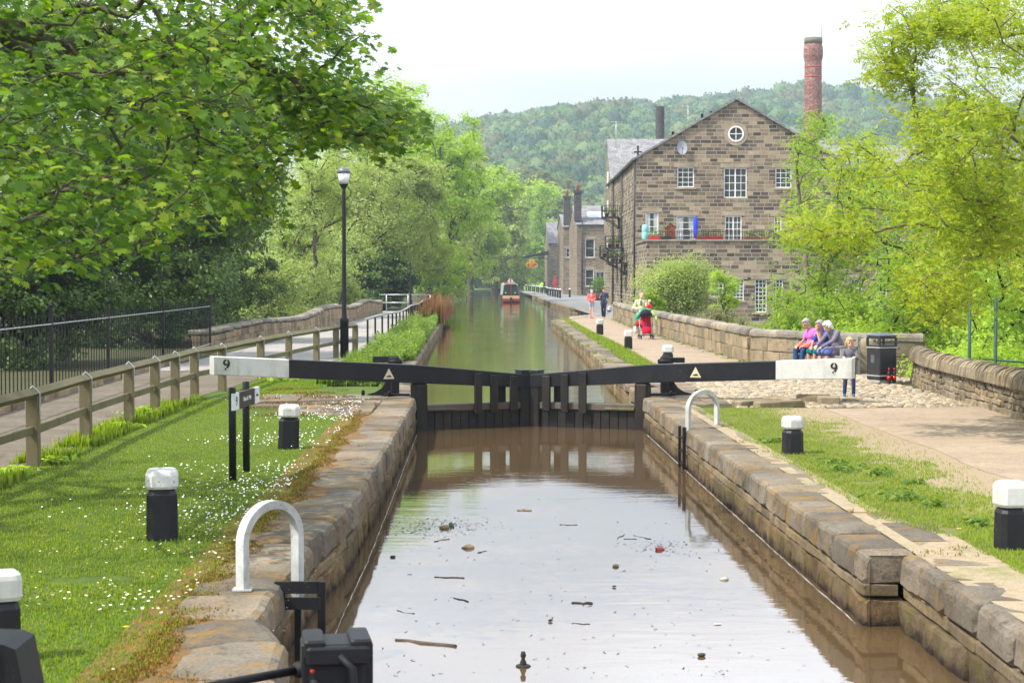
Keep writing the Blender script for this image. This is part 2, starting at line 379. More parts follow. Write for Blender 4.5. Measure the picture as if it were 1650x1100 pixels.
# ------------------------------------------------------------------ setting: ground sheets
WL, WU = -.62, -.37
def sheet(name, pts, m, z=0.0, kind='structure', label=None, sub=0):
    mb = MB(); mb.face([(p[0], p[1], p[2] if len(p) > 2 else z) for p in pts]); o = mb.build(name, m); tag(o, label, None, None, kind)
    return o
sheet('ground', [(-6000, -3000), (6000, -3000), (6000, 9000), (-6000, 9000)], M['earth'], -5.6)
sheet('canal_bed', [(-30, -2), (26, -2), (26, 430), (-30, 430)], M['mud'], -2.4)
sheet('chamber_water', [(-1.9, 1), (3.9, 1), (3.9, 33.2), (1.0, 34.1), (-1.9, 33.2)], M['water_low'], WL)
sheet('pound_water', [(-2.6, 33.3), (1.0, 34.1), (4.6, 33.3), (4.6, 94), (12, 112), (12, 300), (20, 420), (-45, 420), (-9, 240), (-6, 180), (-3.2, 120)], M['water_up'], WU)
def bank(name, edge, far, m, z=-.03, skirt=-2.4, side=1):
    """a bank of solid ground: edge polyline on the water side with a vertical skirt down to the bed"""
    mb = MB(); E = [Vector((x, y, z)) for x, y in edge]
    mb.face([(x, y, z) for x, y in edge]+[(x, y, z) for x, y in far])
    for a, b in zip(E[:-1], E[1:]): mb.face([a, b, (b.x, b.y, skirt), (a.x, a.y, skirt)])
    F_ = [Vector((x, y, z)) for x, y in far]
    for a, b in zip(F_[:-1], F_[1:]): mb.face([a, b, (b.x, b.y, -5.6), (a.x, a.y, -5.6)])
    return tag(mb.build(name, m), kind='structure')
bank('left_bank_ground', [(-2.1, -6), (-2.1, 34), (-2.1, 48), (-2.3, 62), (-2.4, 95), (-3.5, 140), (-6, 185), (-9, 245), (-45, 420)], [(-400, 420), (-400, -6)], M['earth'])
bank('right_bank_ground', [(3.75, -6), (3.75, 34), (3.7, 45), (3.75, 70), (4.4, 92), (8.0, 112), (8.0, 240), (12, 300), (20, 420)],
     [(40, 420), (40, 128), (11.4, 128), (8.2, 103), (7.75, 70), (7.9, 48), (12, 42.6), (12, 38), (9.5, 37), (9.2, 30), (9.2, -6)], M['earth'])
# towpaths and grass sheets
def wavy(x0, y0, x1, y1, n, a, sd=0):
    rr = random.Random(sd); return [(x0+(x1-x0)*i/n+rr.uniform(-a, a), y0+(y1-y0)*i/n) for i in range(n+1)]
gE = wavy(5.95, 3, 6.05, 30.2, 30, .06, 1)
sheet('gravel_towpath', gE+[(8.9, 30.6), (9.15, 28), (9.2, 3)], M['gravel'], -.004)
sheet('lawn_ground_right', [(3.6, 3), (3.6, 30.4), (6.1, 30.4), (6.1, 3)], M['lawn_r'], -.008)
sheet('coping_edge_earth', [(3.6, 3), (4.25, 3), (4.2, 15.3), (3.92, 15.6), (3.88, 31), (3.6, 31)], M['worn'], -.004)
sheet('mossy_edge', [(-2.3, 3), (-2.3, 29.6), (-1.6, 29.6), (-1.6, 3)], M['mossbed'], -.014)
gl = [at(*p) for p in ((915, 513), (955, 535), (1000, 556), (1056, 588), (1085, 604))]
gi = [(p.x, p.y) for p in gl]
sheet('upper_gravel_path', gi+[(6.0, 41), (7.9, 44.5), (7.7, 48), (7.55, 62), (7.9, 100), (8.0, 113), (5.6, 105)], M['gravel'], -.005)
sheet('lawn_strip_ground', [(x-.9, y) for x, y in gi]+[(x+.06, y) for x, y in reversed(gi)], M['soil'], -.012)
sheet('quay_pavement', [(7.2, 108), (5.2, 104), (8.0, 102.5), (12.5, 119), (14.5, 240), (16, 320), (7.5, 320), (7.3, 240), (7.2, 130)], M['tarmac'], -.003)
sheet('quay_apron', [(4.2, 92), (7.9, 92), (8.1, 104), (7.2, 112), (6.6, 106)], M['gravel'], -.010)
sheet('lawn_ground_left', [(-2.0, 3), (-2.0, 40), (-1.9, 48), (-4.2, 48), (-5.0, 40), (-5.45, 33), (-5.5, 3)], M['soil'], -.016)
sheet('brown_towpath_left', [(-5.45, 3), (-5.45, 33), (-4.95, 40), (-6.2, 43), (-8.1, 43), (-8.0, 3)], M['leftpath'], -.010)
sheet('concrete_path_left', [(-4.6, 40), (-3.2, 54), (-3.05, 70), (-3.2, 118), (-6.6, 122), (-7.4, 60), (-8.1, 43), (-6.2, 42.9)], M['concretepath'], -.006)
# valley slope beyond the parapets
mb = MB(); mb.face([(9.2, -6, -.4), (9.2, 37, -.4), (12, 38, -.4), (12, 42.6, -.4), (26, 60, -5.0), (30, -6, -5.0)]); tag(mb.build('valley_slope', M['earth']), kind='structure')
# ------------------------------------------------------------------ stone helpers
def rblock(mb, A, B, nrm, t, z0, z1, b=.02, jit=.006, seg=3, m=0, bat=0.0, rt=None):
    """one dressed stone lying from A to B (plan), back along -nrm by t; front top edge rounded by rt"""
    A = Vector((A[0], A[1], 0)); B = Vector((B[0], B[1], 0)); d = (B-A); L = d.length; d.normalize(); n_ = Vector((nrm[0], nrm[1], 0)).normalized()
    rt = b if rt is None else rt
    prof = [(-t, z0+b*.3), (-b, z0), (0, z0+b), (0+bat*.5, (z0+z1)/2), (bat, z1-rt), (bat-rt*.3, z1-rt*.3), (bat-rt, z1), (-t*.5, z1), (-t, z1-b*.3)]
    rings = []; rr = random.random()*99
    for k in range(seg+3):
        if k == 0: s_, ins = 0, b
        elif k == seg+2: s_, ins = L, b
        else: s_, ins = b+(L-2*b)*(k-1)/seg, 0
        P0 = A+d*s_; ring = []
        for (o_, z_) in prof:
            cz = (z0+z1)/2; oo = o_-(ins if o_ > -t*.5 else 0); zz = z_+(ins*.7 if z_ < cz else -ins*.7)
            p = P0+n_*oo; p.z = zz
            q = mnoise.noise_vector(Vector((p.x*2.3+rr, p.y*2.3, p.z*3)))*jit*1.0 + mnoise.noise_vector(Vector((p.x*9, p.y*9+rr, p.z*9)))*jit*.9
            ring.append(p+q)
        rings.append(ring)
    mb.grid(rings, m)
def path_pts(path):
    P = [Vector((x, y, 0)) for x, y in path]; L = [0]
    for a, b in zip(P[:-1], P[1:]): L.append(L[-1]+(b-a).length)
    def f(s):
        s = min(max(s, 0), L[-1])
        for i in range(len(P)-1):
            if s <= L[i+1] or i == len(P)-2:
                return P[i]+(P[i+1]-P[i])*((s-L[i])/(L[i+1]-L[i]))
    return f, L[-1]
def course(mb, path, side, z0, z1, lmin, lmax, t, b=.02, jit=.006, proud=.0, seg=3, gap=.008, zf=None, rt=None, bat=0, sd=1):
    """a course of stones along a plan polyline; side=+1 front is to the left of the direction of travel"""
    f, L = path_pts(path); rr = random.Random(sd); s = 0
    while s < L-.05:
        l = rr.uniform(lmin, lmax); e_ = min(s+l, L)
        if L-e_ < lmin*.5: e_ = L
        A, B = f(s), f(e_); d = (B-A).normalized(); n_ = Vector((-d.y, d.x, 0))*side
        A2 = A+d*gap/2+n_*(proud+rr.uniform(-.016, .016)); B2 = B-d*gap/2+n_*(proud+rr.uniform(-.012, .012))
        dz0, dz1 = (zf(s+l/2) if zf else (0, 0)); q = rr.uniform(-.010, .010)
        rblock(mb, A2, B2, n_, t, z0+dz0, z1+dz1+q, b, jit, seg, rt=rt, bat=bat)
        s = e_
# ------------------------------------------------------------------ lock walls
def lock_side(name, label, path, side, copw, sd, rt):
    f, L = path_pts(path); far_end = f(L)
    T = thing(name, tuple(f(L/2)), label, 'wall')
    mb = MB(); course(mb, path, side, -.27, .0, .55, 1.1, copw, b=.035, jit=.016, seg=4, rt=rt, sd=sd, bat=-.01, gap=.030)
    mb.build('coping', M['coping'], T)
    mb = MB(); course(mb, path, side, -.375, -.28, .6, 1.4, .3, b=.012, jit=.008, proud=-.02, seg=4, sd=sd+1)
    mb.build('stone_course', M['lockface'], T)
    mb = MB(); course(mb, path, side, -.72, -.385, .5, 1.1, .35, b=.03, jit=.03, proud=-.015, seg=8, sd=sd+2)
    course(mb, path, side, -1.2, -.73, .5, 1.1, .35, b=.03, jit=.02, proud=.0, seg=4, sd=sd+3)
    mb.build('rough_masonry', M['lockrough'], T)
    # backing behind the joints
    mb = MB(); n = 24
    for k in range(n):
        A, B = f(L*k/n), f(L*(k+1)/n); d = (B-A).normalized(); n_ = Vector((-d.y, d.x, 0))*side
        for zz0, zz1, o in ((-2.4, -.05, -.07),):
            a, b_ = A+n_*o, B+n_*o
            mb.face([(a.x, a.y, zz0), (b_.x, b_.y, zz0), (b_.x, b_.y, zz1), (a.x, a.y, zz1)])
            a2, b2 = A-n_*(copw+.05), B-n_*(copw+.05)
            mb.face([(a.x, a.y, -.03), (b_.x, b_.y, -.03), (b2.x, b2.y, -.03), (a2.x, a2.y, -.03)])
    mb.build('joint_mortar', M['mortar'], T)
    return T
# right: chamber wall, then the gate recess close to the camera
lock_side('lock_wall', 'sunlit right wall of the lock chamber with worn coping stones and mossy foot', [(3.13, 36.2), (3.13, 33.6), (3.13, 25), (3.15, 18), (3.17, 14.25)], -1, .62, 11, .045)
lock_side('lock_wall', 'near stretch of right lock wall set back beyond the broken corner stone', [(3.47, 14.18), (3.45, 10), (3.41, 7), (3.38, 2)], -1, .62, 21, .07)
# left: chamber wall with the ladder recess
lock_side('lock_wall', 'shaded left wall of the lock chamber with rounded mossy coping', [(-1.17, 36.2), (-1.17, 32), (-1.20, 24), (-1.25, 17), (-1.34, 16.0), (-1.42, 15), (-1.46, 12.4), (-1.44, 11.3), (-1.2, 10.9), (-1.14, 10.4), (-1.13, 7), (-1.13, 2)], 1, .62, 31, .07)
# upper pound walls
def pound_wall(name, label, path, side, sd, cop=(.6, 1.3), w_=.5, top=0.0):
    f, L = path_pts(path); T = thing(name, tuple(f(L/2)), label, 'wall')
    mb = MB(); course(mb, path, side, -.22+top, .0+top, cop[0], cop[1], w_, b=.03, jit=.015, seg=4, rt=.05, sd=sd, gap=.035); mb.build('coping', M['coping'], T)
    mb = MB(); course(mb, path, side, -.42+top, -.23+top, .4, 1.0, .3, b=.02, jit=.02, proud=-.02, seg=3, sd=sd+1)
    course(mb, path, side, -1.0, -.43+top, .4, 1.0, .3, b=.02, jit=.02, proud=-.01, seg=3, sd=sd+2); mb.build('stone_course', M['lockface'], T)
    mb = MB()
    for k in range(30):
        A, B = f(L*k/30), f(L*(k+1)/30); d = (B-A).normalized(); n_ = Vector((-d.y, d.x, 0))*side
        a, b_ = A-n_*.06, B-n_*.06; mb.face([(a.x, a.y, -2.4), (b_.x, b_.y, -2.4), (b_.x, b_.y, -.05), (a.x, a.y, -.05)])
        a2, b2 = A-n_*(w_+.2), B-n_*(w_+.2); mb.face([(a.x, a.y, -.02), (b_.x, b_.y, -.02), (b2.x, b2.y, -.02), (a2.x, a2.y, -.02)])
    mb.build('joint_mortar', M['mortar'], T); return T
pound_wall('canal_wall', 'long sunny stone wall of the upper canal beside the gravel towpath', [(3.9, 94), (3.85, 80), (3.6, 60), (3.35, 48), (3.2, 40), (3.2, 37.6), (3.6, 36.9)], -1, 41)
pound_wall('canal_wall', 'curved stone wall of the basin beyond the end of the grass strip', [(7.2, 134), (7.9, 122), (8.1, 113), (7.3, 107.5), (5.6, 100), (3.95, 94.3)], -1, 44)
pound_wall('quay_wall', 'low stone quay wall running back to the moored narrowboat', [(9.5, 300), (7.4, 240), (7.1, 200), (7.0, 160), (7.2, 134.5)], -1, 47, (1.2, 2.6))
pound_wall('canal_wall', 'left stone wall of the upper canal under overhanging weeds', [(-1.3, 36.4), (-1.62, 37.2), (-1.65, 45), (-1.75, 60), (-1.9, 92), (-2.7, 125), (-3.8, 150)], -1, 51, w_=.55)
# flagged coping top behind the coping stones (flat stones)
def flags(name, label, polys_fn, n, mat, sd): pass
def flagbed(name, x0f, x1f, y0, y1, sd, lmin=.6, lmax=1.4, z=-.012, rows=1, mat='coping', label=None, kind='structure'):
    rr = random.Random(sd); mb = MB()
    y = y0
    while y < y1:
        l = rr.uniform(lmin, lmax); xa, xb = x0f(y), x1f(y)
        xs = [xa+(xb-xa)*k/rows for k in range(rows+1)]
        for k in range(rows):
            q = rr.uniform(-.12, .12) if 0 < k else 0; q2 = rr.uniform(-.10, .10) if k == rows-1 else 0
            cx = (xs[k]+xs[k+1])/2; wdt = xs[k+1]-xs[k]-.012+q2
            mb.box((cx+q2/2, y+l/2, z-.05+rr.uniform(-.008, .008)), (wdt, l-.015, .1), bev=.012, jit=.008)
        y += l
    o = mb.build(name, M[mat]); return tag(o, label, None, None, kind)
0 and flagbed('coping_flags_left', lambda y: -2.05+.04*math.sin(y*1.3) if y > 17.5 or y < 10 else -2.22, lambda y: -1.80+(0 if y > 17.5 or y < 10 else -.23), 5, 36.5, 3, .5, 1.2, z=-.004)
flagbed('coping_flags_right', lambda y: 3.72 if y > 13.2 else 4.02, lambda y: 3.88+.06*math.sin(y*.9) if y > 15.4 else 4.2, 5, 31, 5, .5, 1.2, z=-.004)
flagbed('gate_flags_left', lambda y: -1.85-2.3*min(1, max(.25, (y-27.6)/3.5)), lambda y: -1.8, 29.0, 33.6, 7, .5, .9, rows=3, z=-.002)
flagbed('gate_flags_right', lambda y: 3.72, lambda y: 4.6, 31.4, 37.6, 9, .5, 1.0, rows=2, z=-.002)
flagbed('upper_coping_flags_right', lambda y: 3.6+.006*(y-40), lambda y: 3.95+.012*(y-40), 38.4, 92, 10, .5, 1.1, rows=1, z=-.004)
# mossy clods and cobbles
def cobbles(name, inside, x0, x1, y0, y1, sx, sy, ang, sd, z=-.03):
    rr = random.Random(sd); ca, sa = math.cos(ang), math.sin(ang); mb = MB(); n = 0
    D = 14; row = 0; v = -D
    while v < D:
        u = -D+(row % 2)*sx*.5
        while u < D:
            l = sx*rr.uniform(.75, 1.25)
            cx, cy_ = (x0+x1)/2+ca*(u+l/2)-sa*v, (y0+y1)/2+sa*(u+l/2)+ca*v
            if inside(cx, cy_):
                mb.box((cx, cy_, z-.04+rr.uniform(-.008, .008)), (l-.032, sy-.030, .12), rz=ang+rr.uniform(-.04, .04), bev=.03, jit=.006); n += 1
            u += l
        v += sy; row += 1
    return tag(mb.build(name, M['sett']), kind='structure')
def in_cobble(x, y):
    if y < 30.75 or y > 42.5: return False
    if y < 38 and x < 4.62: return False
    if y >= 38 and x < 4.6+(y-38)*.12: return False
    lim = 9.05 if y < 38 else 8.9+(42.5-y)*.3
    if x > lim: return False
    if y > 39.2 and x < 5.2+(y-39.2)*1.05: return False
    return True
sheet('cobble_bed', [(3.9, 30.5), (9.15, 30.5), (9.3, 37), (10.6, 38), (10.6, 42.6), (9.4, 42.2), (7.9, 44), (5.0, 39.8), (4.2, 38)], M['mossbed'], -.034)
cobbles('cobblestones', in_cobble, 4, 9.4, 31, 43, .21, .13, .12, 3, z=-.018)
# ------------------------------------------------------------------ lettering
def text_mesh(name, s, size, mat, parent, M4, ext=.002, sx=1.0, font=None, align='CENTER'):
    cu = bpy.data.curves.new(name, 'FONT'); cu.body = s; cu.size = size; cu.extrude = ext; cu.align_x = align; cu.align_y = 'CENTER'; cu.offset = size*.012
    tmp = bpy.data.objects.new(name+'_src', cu); COL.objects.link(tmp); dg = bpy.context.evaluated_depsgraph_get()
    me = bpy.data.meshes.new_from_object(tmp.evaluated_get(dg)); bpy.data.objects.remove(tmp)
    X = M4 @ Matrix.Diagonal((sx, 1, 1, 1)); me.transform(X)
    if parent: o_ = ORG[parent.name]; me.transform(Matrix.Translation(-o_))
    me.materials.clear(); me.materials.append(mat); me.name = name
    o = bpy.data.objects.new(name, me); COL.objects.link(o); o.parent = parent; ORG[o.name] = ORG[parent.name]
    return o
def frame_m(o, x, z):            # matrix: local x along x, local y along z, normal = x cross z
    x = Vector(x).normalized(); z = Vector(z); z = (z-x*z.dot(x)).normalized(); n = x.cross(z)
    return Matrix(((x.x, z.x, n.x, o[0]), (x.y, z.y, n.y, o[1]), (x.z, z.z, n.z, o[2]), (0, 0, 0, 1)))
# ------------------------------------------------------------------ lock gate leaves
MIT = Vector((1.0, 34.0, 0))
def gate(side, label):
    s = side; ux = Vector((s*.915, -.40, 0)).normalized(); nf = Vector((ux.y*s, -ux.x*s, 0))   # nf: downstream face
    if nf.y > 0: nf = -nf
    T = thing('lock_gate', tuple(MIT+ux*2.35+Vector((0, 0, -.6))), label, 'lock gate', 'pair of upper lock gates')
    P = lambda d, o, z: MIT+ux*d+nf*o+Vector((0, 0, z))
    def bar(mb, d0, d1, z0, z1, o, th, bev=.012, za=None, zb=None, m=0):
        # timber along the leaf, optional sloping top/bottom
        z0b, z1b = (z0, z1) if za is None else (za, zb)
        rings = []
        for d, a, b_ in ((d0, z0, z1), (d1, z0b, z1b)):
            h = th/2; rings.append([P(d, o-h, a+bev), P(d, o-h+bev, a), P(d, o+h-bev, a), P(d, o+h, a+bev), P(d, o+h, b_-bev), P(d, o+h-bev, b_), P(d, o-h+bev, b_), P(d, o-h, b_-bev)])
        mb.grid(rings, m)
    # balance beam: black length with white end
    st = [(.02, .13, .385), (2.45, .285, .63), (4.95, .44 if s < 0 else .40, .78 if s < 0 else .745), (6.35, .535 if s < 0 else .445, .865 if s < 0 else .815)]
    beam = MB()
    for a, b_ in zip(st[:2], st[1:3]): bar(beam, a[0], b_[0], a[1], a[2], 0, .30, za=b_[1], zb=b_[2])
    bo = beam.build('balance_beam', M['black'], T)
    wb = MB(); bar(wb, st[2][0], st[3][0], st[2][1]-.002, st[2][2]+.002, 0, .304, za=st[3][1], zb=st[3][2]); wo_ = wb.build('beam_end', M['white'], T)
    tag(wo_, 'white painted beam end with black 9')
    # number nine with stencil gaps
    k = 6.12 if s < 0 else 6.03; zc = .70 if s < 0 else .625
    xr = ux if s > 0 else -ux; c = P(k, .157, zc); up = Vector((0, 0, 1))
    n9 = text_mesh('numeral', '9', .27, M['letter'], T, frame_m(c, xr, up), .003, 1.05)
    for dz in (.075, -.075): g = MB(); g.box(c+nf*.004+Vector((0, 0, dz))+xr*.004, (.016, .006, .052), ax=Matrix((xr, nf, up)).transposed()); g.build('stencil_gap', M['white'], T)
    # warning triangle
    tc_ = P(3.0 if s < 0 else 3.42, .156, .47 if s < 0 else .50); mb = MB()
    def tri(sz, o, m): mb.face([tc_+nf*o-xr*sz*.55-up*sz*.45, tc_+nf*o+xr*sz*.55-up*sz*.45, tc_+nf*o+up*sz*.55], m)
    tri(.235, .001, 1); tri(.20, .004, 0)
    mb.face([tc_+nf*.007+xr*a*.055+up*b_*.03-up*.045 for a, b_ in ((-1, -.4), (1, -.4), (.9, .2), (.2, .9), (-.2, .5), (-.8, .3))], 1)
    mb.build('warning_sticker', [M['sticker'], M['letter']], T)
    # mitre post, heel post
    mb = MB(); mb.box(P(.15, -.01, -.745), (.20, .30, 2.40), ax=Matrix((ux, nf, up)).transposed(), bev=.02, jit=.004); mb.build('mitre_post', M['gatewood'], T)
    mb = MB(); mb.box(P(.15, -.01, .468), (.21, .31, .03), ax=Matrix((ux, nf, up)).transposed(), bev=.01); mb.build('post_cap', M['black'], T)
    mb = MB(); mb.box(P(2.33, 0, -.78), (.26, .28, 2.1), ax=Matrix((ux, nf, up)).transposed(), bev=.03); mb.build('heel_post', M['gatewood'], T)
    # rails and planking (water level behind is nearly at the top of the planking)
    mb = MB(); bar(mb, .25, 2.2, -.27, -.14, -.02, .26); mb.build('top_rail', M['wetwood'], T)
    mb = MB()
    for i in range(11):
        a = .26+i*.178; mb.box(P(a+.088, .03+random.uniform(-.006, .006), -1.2), (.170, .08, 1.86), ax=Matrix((ux, nf, up)).transposed(), bev=.008)
    mb.build('planking', M['gatewood'], T)
    mb = MB(); bar(mb, 1.62, 2.2, -.255, -.205, .13, .05); mb.build('batten', M['fencewood'] if s > 0 else M['wetwood'], T)
    # upright boards carrying the beam
    for d, wd, o, z0, z1 in ((.42, .16, .17, -.30, .375), (.84 if s < 0 else .80, .155, .17, -.32, .41), (1.17, .155, .17, -.33, .455)):
        mb = MB(); mb.box(P(d, o, (z0+z1)/2), (wd, .06, z1-z0), ax=Matrix((ux, nf, up)).transposed(), bev=.008, jit=.003); mb.build('board', M['wetwood' if random.random() < .0 else 'gatewood'], T)
    mb = MB(); mb.box(P(.62, -.06, .12), (.24, .09, .62), ax=Matrix((ux, nf, up)).transposed(), bev=.01); mb.build('paddle_board', M['gatewood'], T)
    # bolts
    for d, z in ((.42, .3), (.42, -.2), (.84, .3), (1.17, .38), (1.17, -.22), (.84, -.22)): mb = MB(); mb.box(P(d, .205, z), (.022, .012, .022), ax=Matrix((ux, nf, up)).transposed(), bev=.004); mb.build('bolt', M['iron'], T)
    return T
gate(-1, 'upper lock gate with its white numbered beam end reaching the timber fence')
gate(1, 'upper lock gate with its white numbered beam end held by the child')
# gate anchors with curved iron foot
def anchor(loc, s, label):
    T = thing('gate_anchor', loc, label, 'iron anchor', 'iron anchors behind the balance beams')
    x, y, z = loc; mb = MB()
    mb.box((x, y, .33), (.16, .16, .70), bev=.025); mb.build('pedestal', M['iron'], T)
    mb = MB(); mb.lathe((x, y, .66), [(.001, -.05), (.12, -.05), (.13, 0), (.12, .04), (.001, .05)], 12, sx=1.1); mb.box((x+s*.02, y-.02, .70), (.22, .15, .14), bev=.05); mb.build('collar', M['iron'], T)
    mb = MB(); mb.box((x-s*.30 if s < 0 else x+.24, y, .68), (.30, .07, .10), bev=.01) if s > 0 else mb.box((x-.27, y, .70), (.32, .07, .12), bev=.01); mb.build('arm', M['iron'], T)
    mb = MB(); pts = []; n = 10   # curved foot sweeping outwards
    out = s
    prof = [(0, .60), (.03, .40), (.08, .27), (.17, .14), (.30, .06), (.47, .02)]
    rings = [[(x+out*(.09+a), y-.03, b_), (x+out*(.09+a), y+.03, b_), (x+out*(.02+a*.9), y+.03, 0.0), (x+out*(.02+a*.9), y-.03, 0.0)] for a, b_ in prof]
    mb.grid(rings); mb.build('foot', M['iron'], T)
    mb = MB(); mb.lathe((x+out*.62, y, 0), [(.035, 0), (.035, .09), (.02, .11)], 8); mb.lathe((x+out*.1, y-.22, 0), [(.035, 0), (.035, .08), (.02, .10)], 8); mb.box((x-out*.04, y-.12, .02), (.5, .12, .05), bev=.01); mb.build('bolt', M['iron'], T)
anchor((-1.62, 33.7, 0), -1, 'black iron gate anchor with curved foot on the flagstones beside the weedy bank')
anchor((3.62, 33.7, 0), 1, 'black iron gate anchor with curved foot beside the cobbles')
# ------------------------------------------------------------------ bollards
def bollard(name, x, y, h, w_, label, group=None, cap=.26, tilt=0, old=False, ang=.2):
    T = thing(name, (x, y, -.02), label, 'bollard', group)
    hw = w_/2/math.cos(math.pi/8)*1.02; zc = h*(1-cap)
    def oc(r, z, c=(x, y)): return [(c[0]+r*math.cos(math.pi/8+k*math.pi/4+ang), c[1]+r*math.sin(math.pi/8+k*math.pi/4+ang), z) for k in range(8)]
    def sq(r, z, ch): # chamfered square
        a = r; b_ = r*(1-ch); pts = [(-b_, -a), (b_, -a), (a, -b_), (a, b_), (b_, a), (-b_, a), (-a, b_), (-a, -b_)]
        ca, sa = math.cos(ang), math.sin(ang); return [(x+p*ca-q*sa+tilt*z, y+p*sa+q*ca, z) for p, q in pts]
    h2 = w_/2; ch = .42 if old else .35
    mb = MB(); j = lambda: random.uniform(-.004, .004)
    mb.grid([sq(h2*.98, -.15, ch), sq(h2*.97, 0, ch), sq(h2*.95, zc*.5, ch), sq(h2*.93, zc-.04, ch), sq(h2*.80, zc-.005, ch)])
    mb.build('post', M['black'], T)
    mb = MB(); mb.grid([sq(h2*.74, zc-.03, ch), sq(h2*.74, zc+.03, ch)]); mb.build('neck', M['black'], T)
    c0 = h2*(1.05 if not old else 1.0)
    mb = MB(); mb.grid([sq(c0*.9, zc+.012, ch), sq(c0, zc+.035, ch), sq(c0, h-.05, ch), sq(c0*.93, h-.022, ch), sq(c0*(.62 if not old else .8), h, ch)], cap=True); mb.build('cap', M['whitecap'] if old else M['white'], T)
    return T
def bol(px, pyb, pyt, wpx, label, **k):
    p = at(px, pyb); S = F/p.y
    return bollard('bollard', p.x, p.y+wpx/S/2, (pyb-pyt)/S, wpx/S, label, 'black bollards with white caps', **k)
bol(257, 869, 757, 52, 'cracked black bollard with flaking white cap standing among daisies', old=True, cap=.30, ang=.15)
bol(463, 722, 653, 35, 'small worn black bollard near the flagstones below the balance beam', old=True, cap=.30, ang=.1, tilt=.03)
bol(1280, 731, 671, 32, 'short weathered bollard with chipped octagonal cap at the end of the sunny lawn', old=True, cap=.36)
bol(1635, 886, 775, 47, 'clean white capped black bollard at the picture edge beside the near gravel', cap=.40, ang=.1)
bol(1077, 592, 556, 17, 'bollard directly behind the dark balance beam on the gravel side', cap=.34, ang=0)
bol(1013, 562, 532, 13, 'bollard between the pushchair and the canal, middle of the three by the gravel path', cap=.36, ang=0)
bol(967, 539, 514, 11.5, 'bollard on the grass strip closest to the two walkers', cap=.36, ang=0)
T0 = atd(15, 1075, 10.6); bollard('bollard', atd(10, 1100, 10.4).x, 10.4, .0-atd(10, 1100, 10.4).z*0+H-(918-449)/(F/10.4), 38/(F/10.4)*1.25, 'bright white capped bollard cut off at the near corner of the daisy lawn', 'black bollards with white caps', cap=.36, ang=.35)
# ------------------------------------------------------------------ ladder arches
def arch(name, A, B, zl, za, wid, th, label, legA=0.0, legB=0.0, n=18):
    A = Vector(A); B = Vector(B); c = (A+B)/2; d = (B-A); r = d.length/2; d.normalize(); nn = Vector((-d.y, d.x, 0))
    T = thing(name, tuple(c), label, 'handrail', 'white arched ladder handrails'); mb = MB(); pts = []
    pts.append(A+Vector((0, 0, legA))); 
    for k in range(n+1):
        a = math.pi*(1-k/n); pts.append(c+d*(r*math.cos(a))+Vector((0, 0, zl+(za-zl)*math.sin(a))))
    pts.append(B+Vector((0, 0, legB)))
    rings = []
    for k, p in enumerate(pts):
        t_ = (pts[min(k+1, len(pts)-1)]-pts[max(0, k-1)]).normalized(); o = t_.cross(nn).normalized(); h, q = th/2, wid/2
        rings.append([p+o*h+nn*q, p+o*h-nn*q, p-o*h-nn*q, p-o*h+nn*q])
    mb.grid(rings); mb.build('hoop', M['archpaint'], T)
    return T, mb
pa, pb = at(389, 944), at(491, 985)
TA, _ = arch('ladder_handrail', (at(391, 950).x, at(391, 950).y, 0), (-1.37, 13.1, 0), .33, .59, .075, .062, 'curved white handrail hoop on the shaded coping nearest the camera', legB=-.16)
mb = MB(); mb.box((-1.37, 13.12, -.42), (.05, .05, .62)); mb.box((-1.19, 13.12, -.36), (.06, .05, .66)); 
for z in (-.05, -.17): mb.box((-1.36, 12.98, z), (.34, .03, .09))
mb.box((-1.50, 13.12, -.11), (.1, .3, .05)); mb.build('ladder', M['iron'], TA)
mb = MB(); mb.box((at(391, 950).x, at(391, 950).y, .006), (.14, .12, .012)); mb.build('foot_plate', M['archpaint'], TA)
q1 = at(1121, 690); q2 = at(1160, 687)
TB, _ = arch('ladder_handrail', (3.16, q1.y-.05, 0), (q2.x, q2.y+.35, 0), .28, .53, .06, .07, 'rusty speckled white handrail hoop on the sunny coping beyond the short bollard', legA=-.05)
mb = MB(); mb.box((3.10, q1.y-.05, -.35), (.045, .06, .75)); mb.box((3.08, q1.y+.35, -.35), (.04, .05, .72));
for z in (-.15, -.35, -.55): mb.box((3.09, q1.y+.15, z), (.03, .4, .03))
mb.build('ladder', M['iron'], TB)
# ------------------------------------------------------------------ lock name sign
sp1, sp2 = at(375, 772), at(397, 758)
T = thing('lock_sign', tuple((sp1+sp2)/2), 'black lock name sign on two posts standing in the daisy lawn', 'sign')
for p, top in ((sp1, 624), (sp2, 614)):
    mb = MB(); hh = (772-624)/(F/sp1.y) if p is sp1 else (758-614)/(F/sp2.y); mb.lathe((p.x, p.y, -.05), [(.042, 0), (.042, hh+.05-.01), (.036, hh+.05), (.001, hh+.052)], 14); mb.build('post', M['black'], T)
bl = atd(372, 650, sp1.y-.02); S1 = F/sp1.y
d_ = (Vector((sp2.x, sp2.y, 0))-Vector((sp1.x, sp1.y, 0))).normalized()
Y1, Y2 = sp1.y-.1, sp2.y+.35
A = atd(375, 649, Y1); Bq = atd(416, 634, Y2); dd = Vector((Bq.x-A.x, Bq.y-A.y, 0)); Ls = dd.length; dd.normalize(); up = Vector((0, 0, 1)); nn = dd.cross(up)
hb = 27/(F/A.y); Cc = (A+Bq)/2; zc_ = (A.z+Bq.z)/2
mb = MB(); mb.box((Cc.x, Cc.y, zc_), (Ls*.62, .03, hb), ax=Matrix((dd, nn, up)).transposed()); mb.build('board', M['signblack'], T)
for s_, f_ in ((-1, .19), (1, .19)):
    mb = MB(); mb.box(Vector((Cc.x, Cc.y, zc_))+dd*s_*Ls*.405, (Ls*f_, .032, hb), ax=Matrix((dd, nn, up)).transposed()); mb.build('panel', M['signwhite'], T)
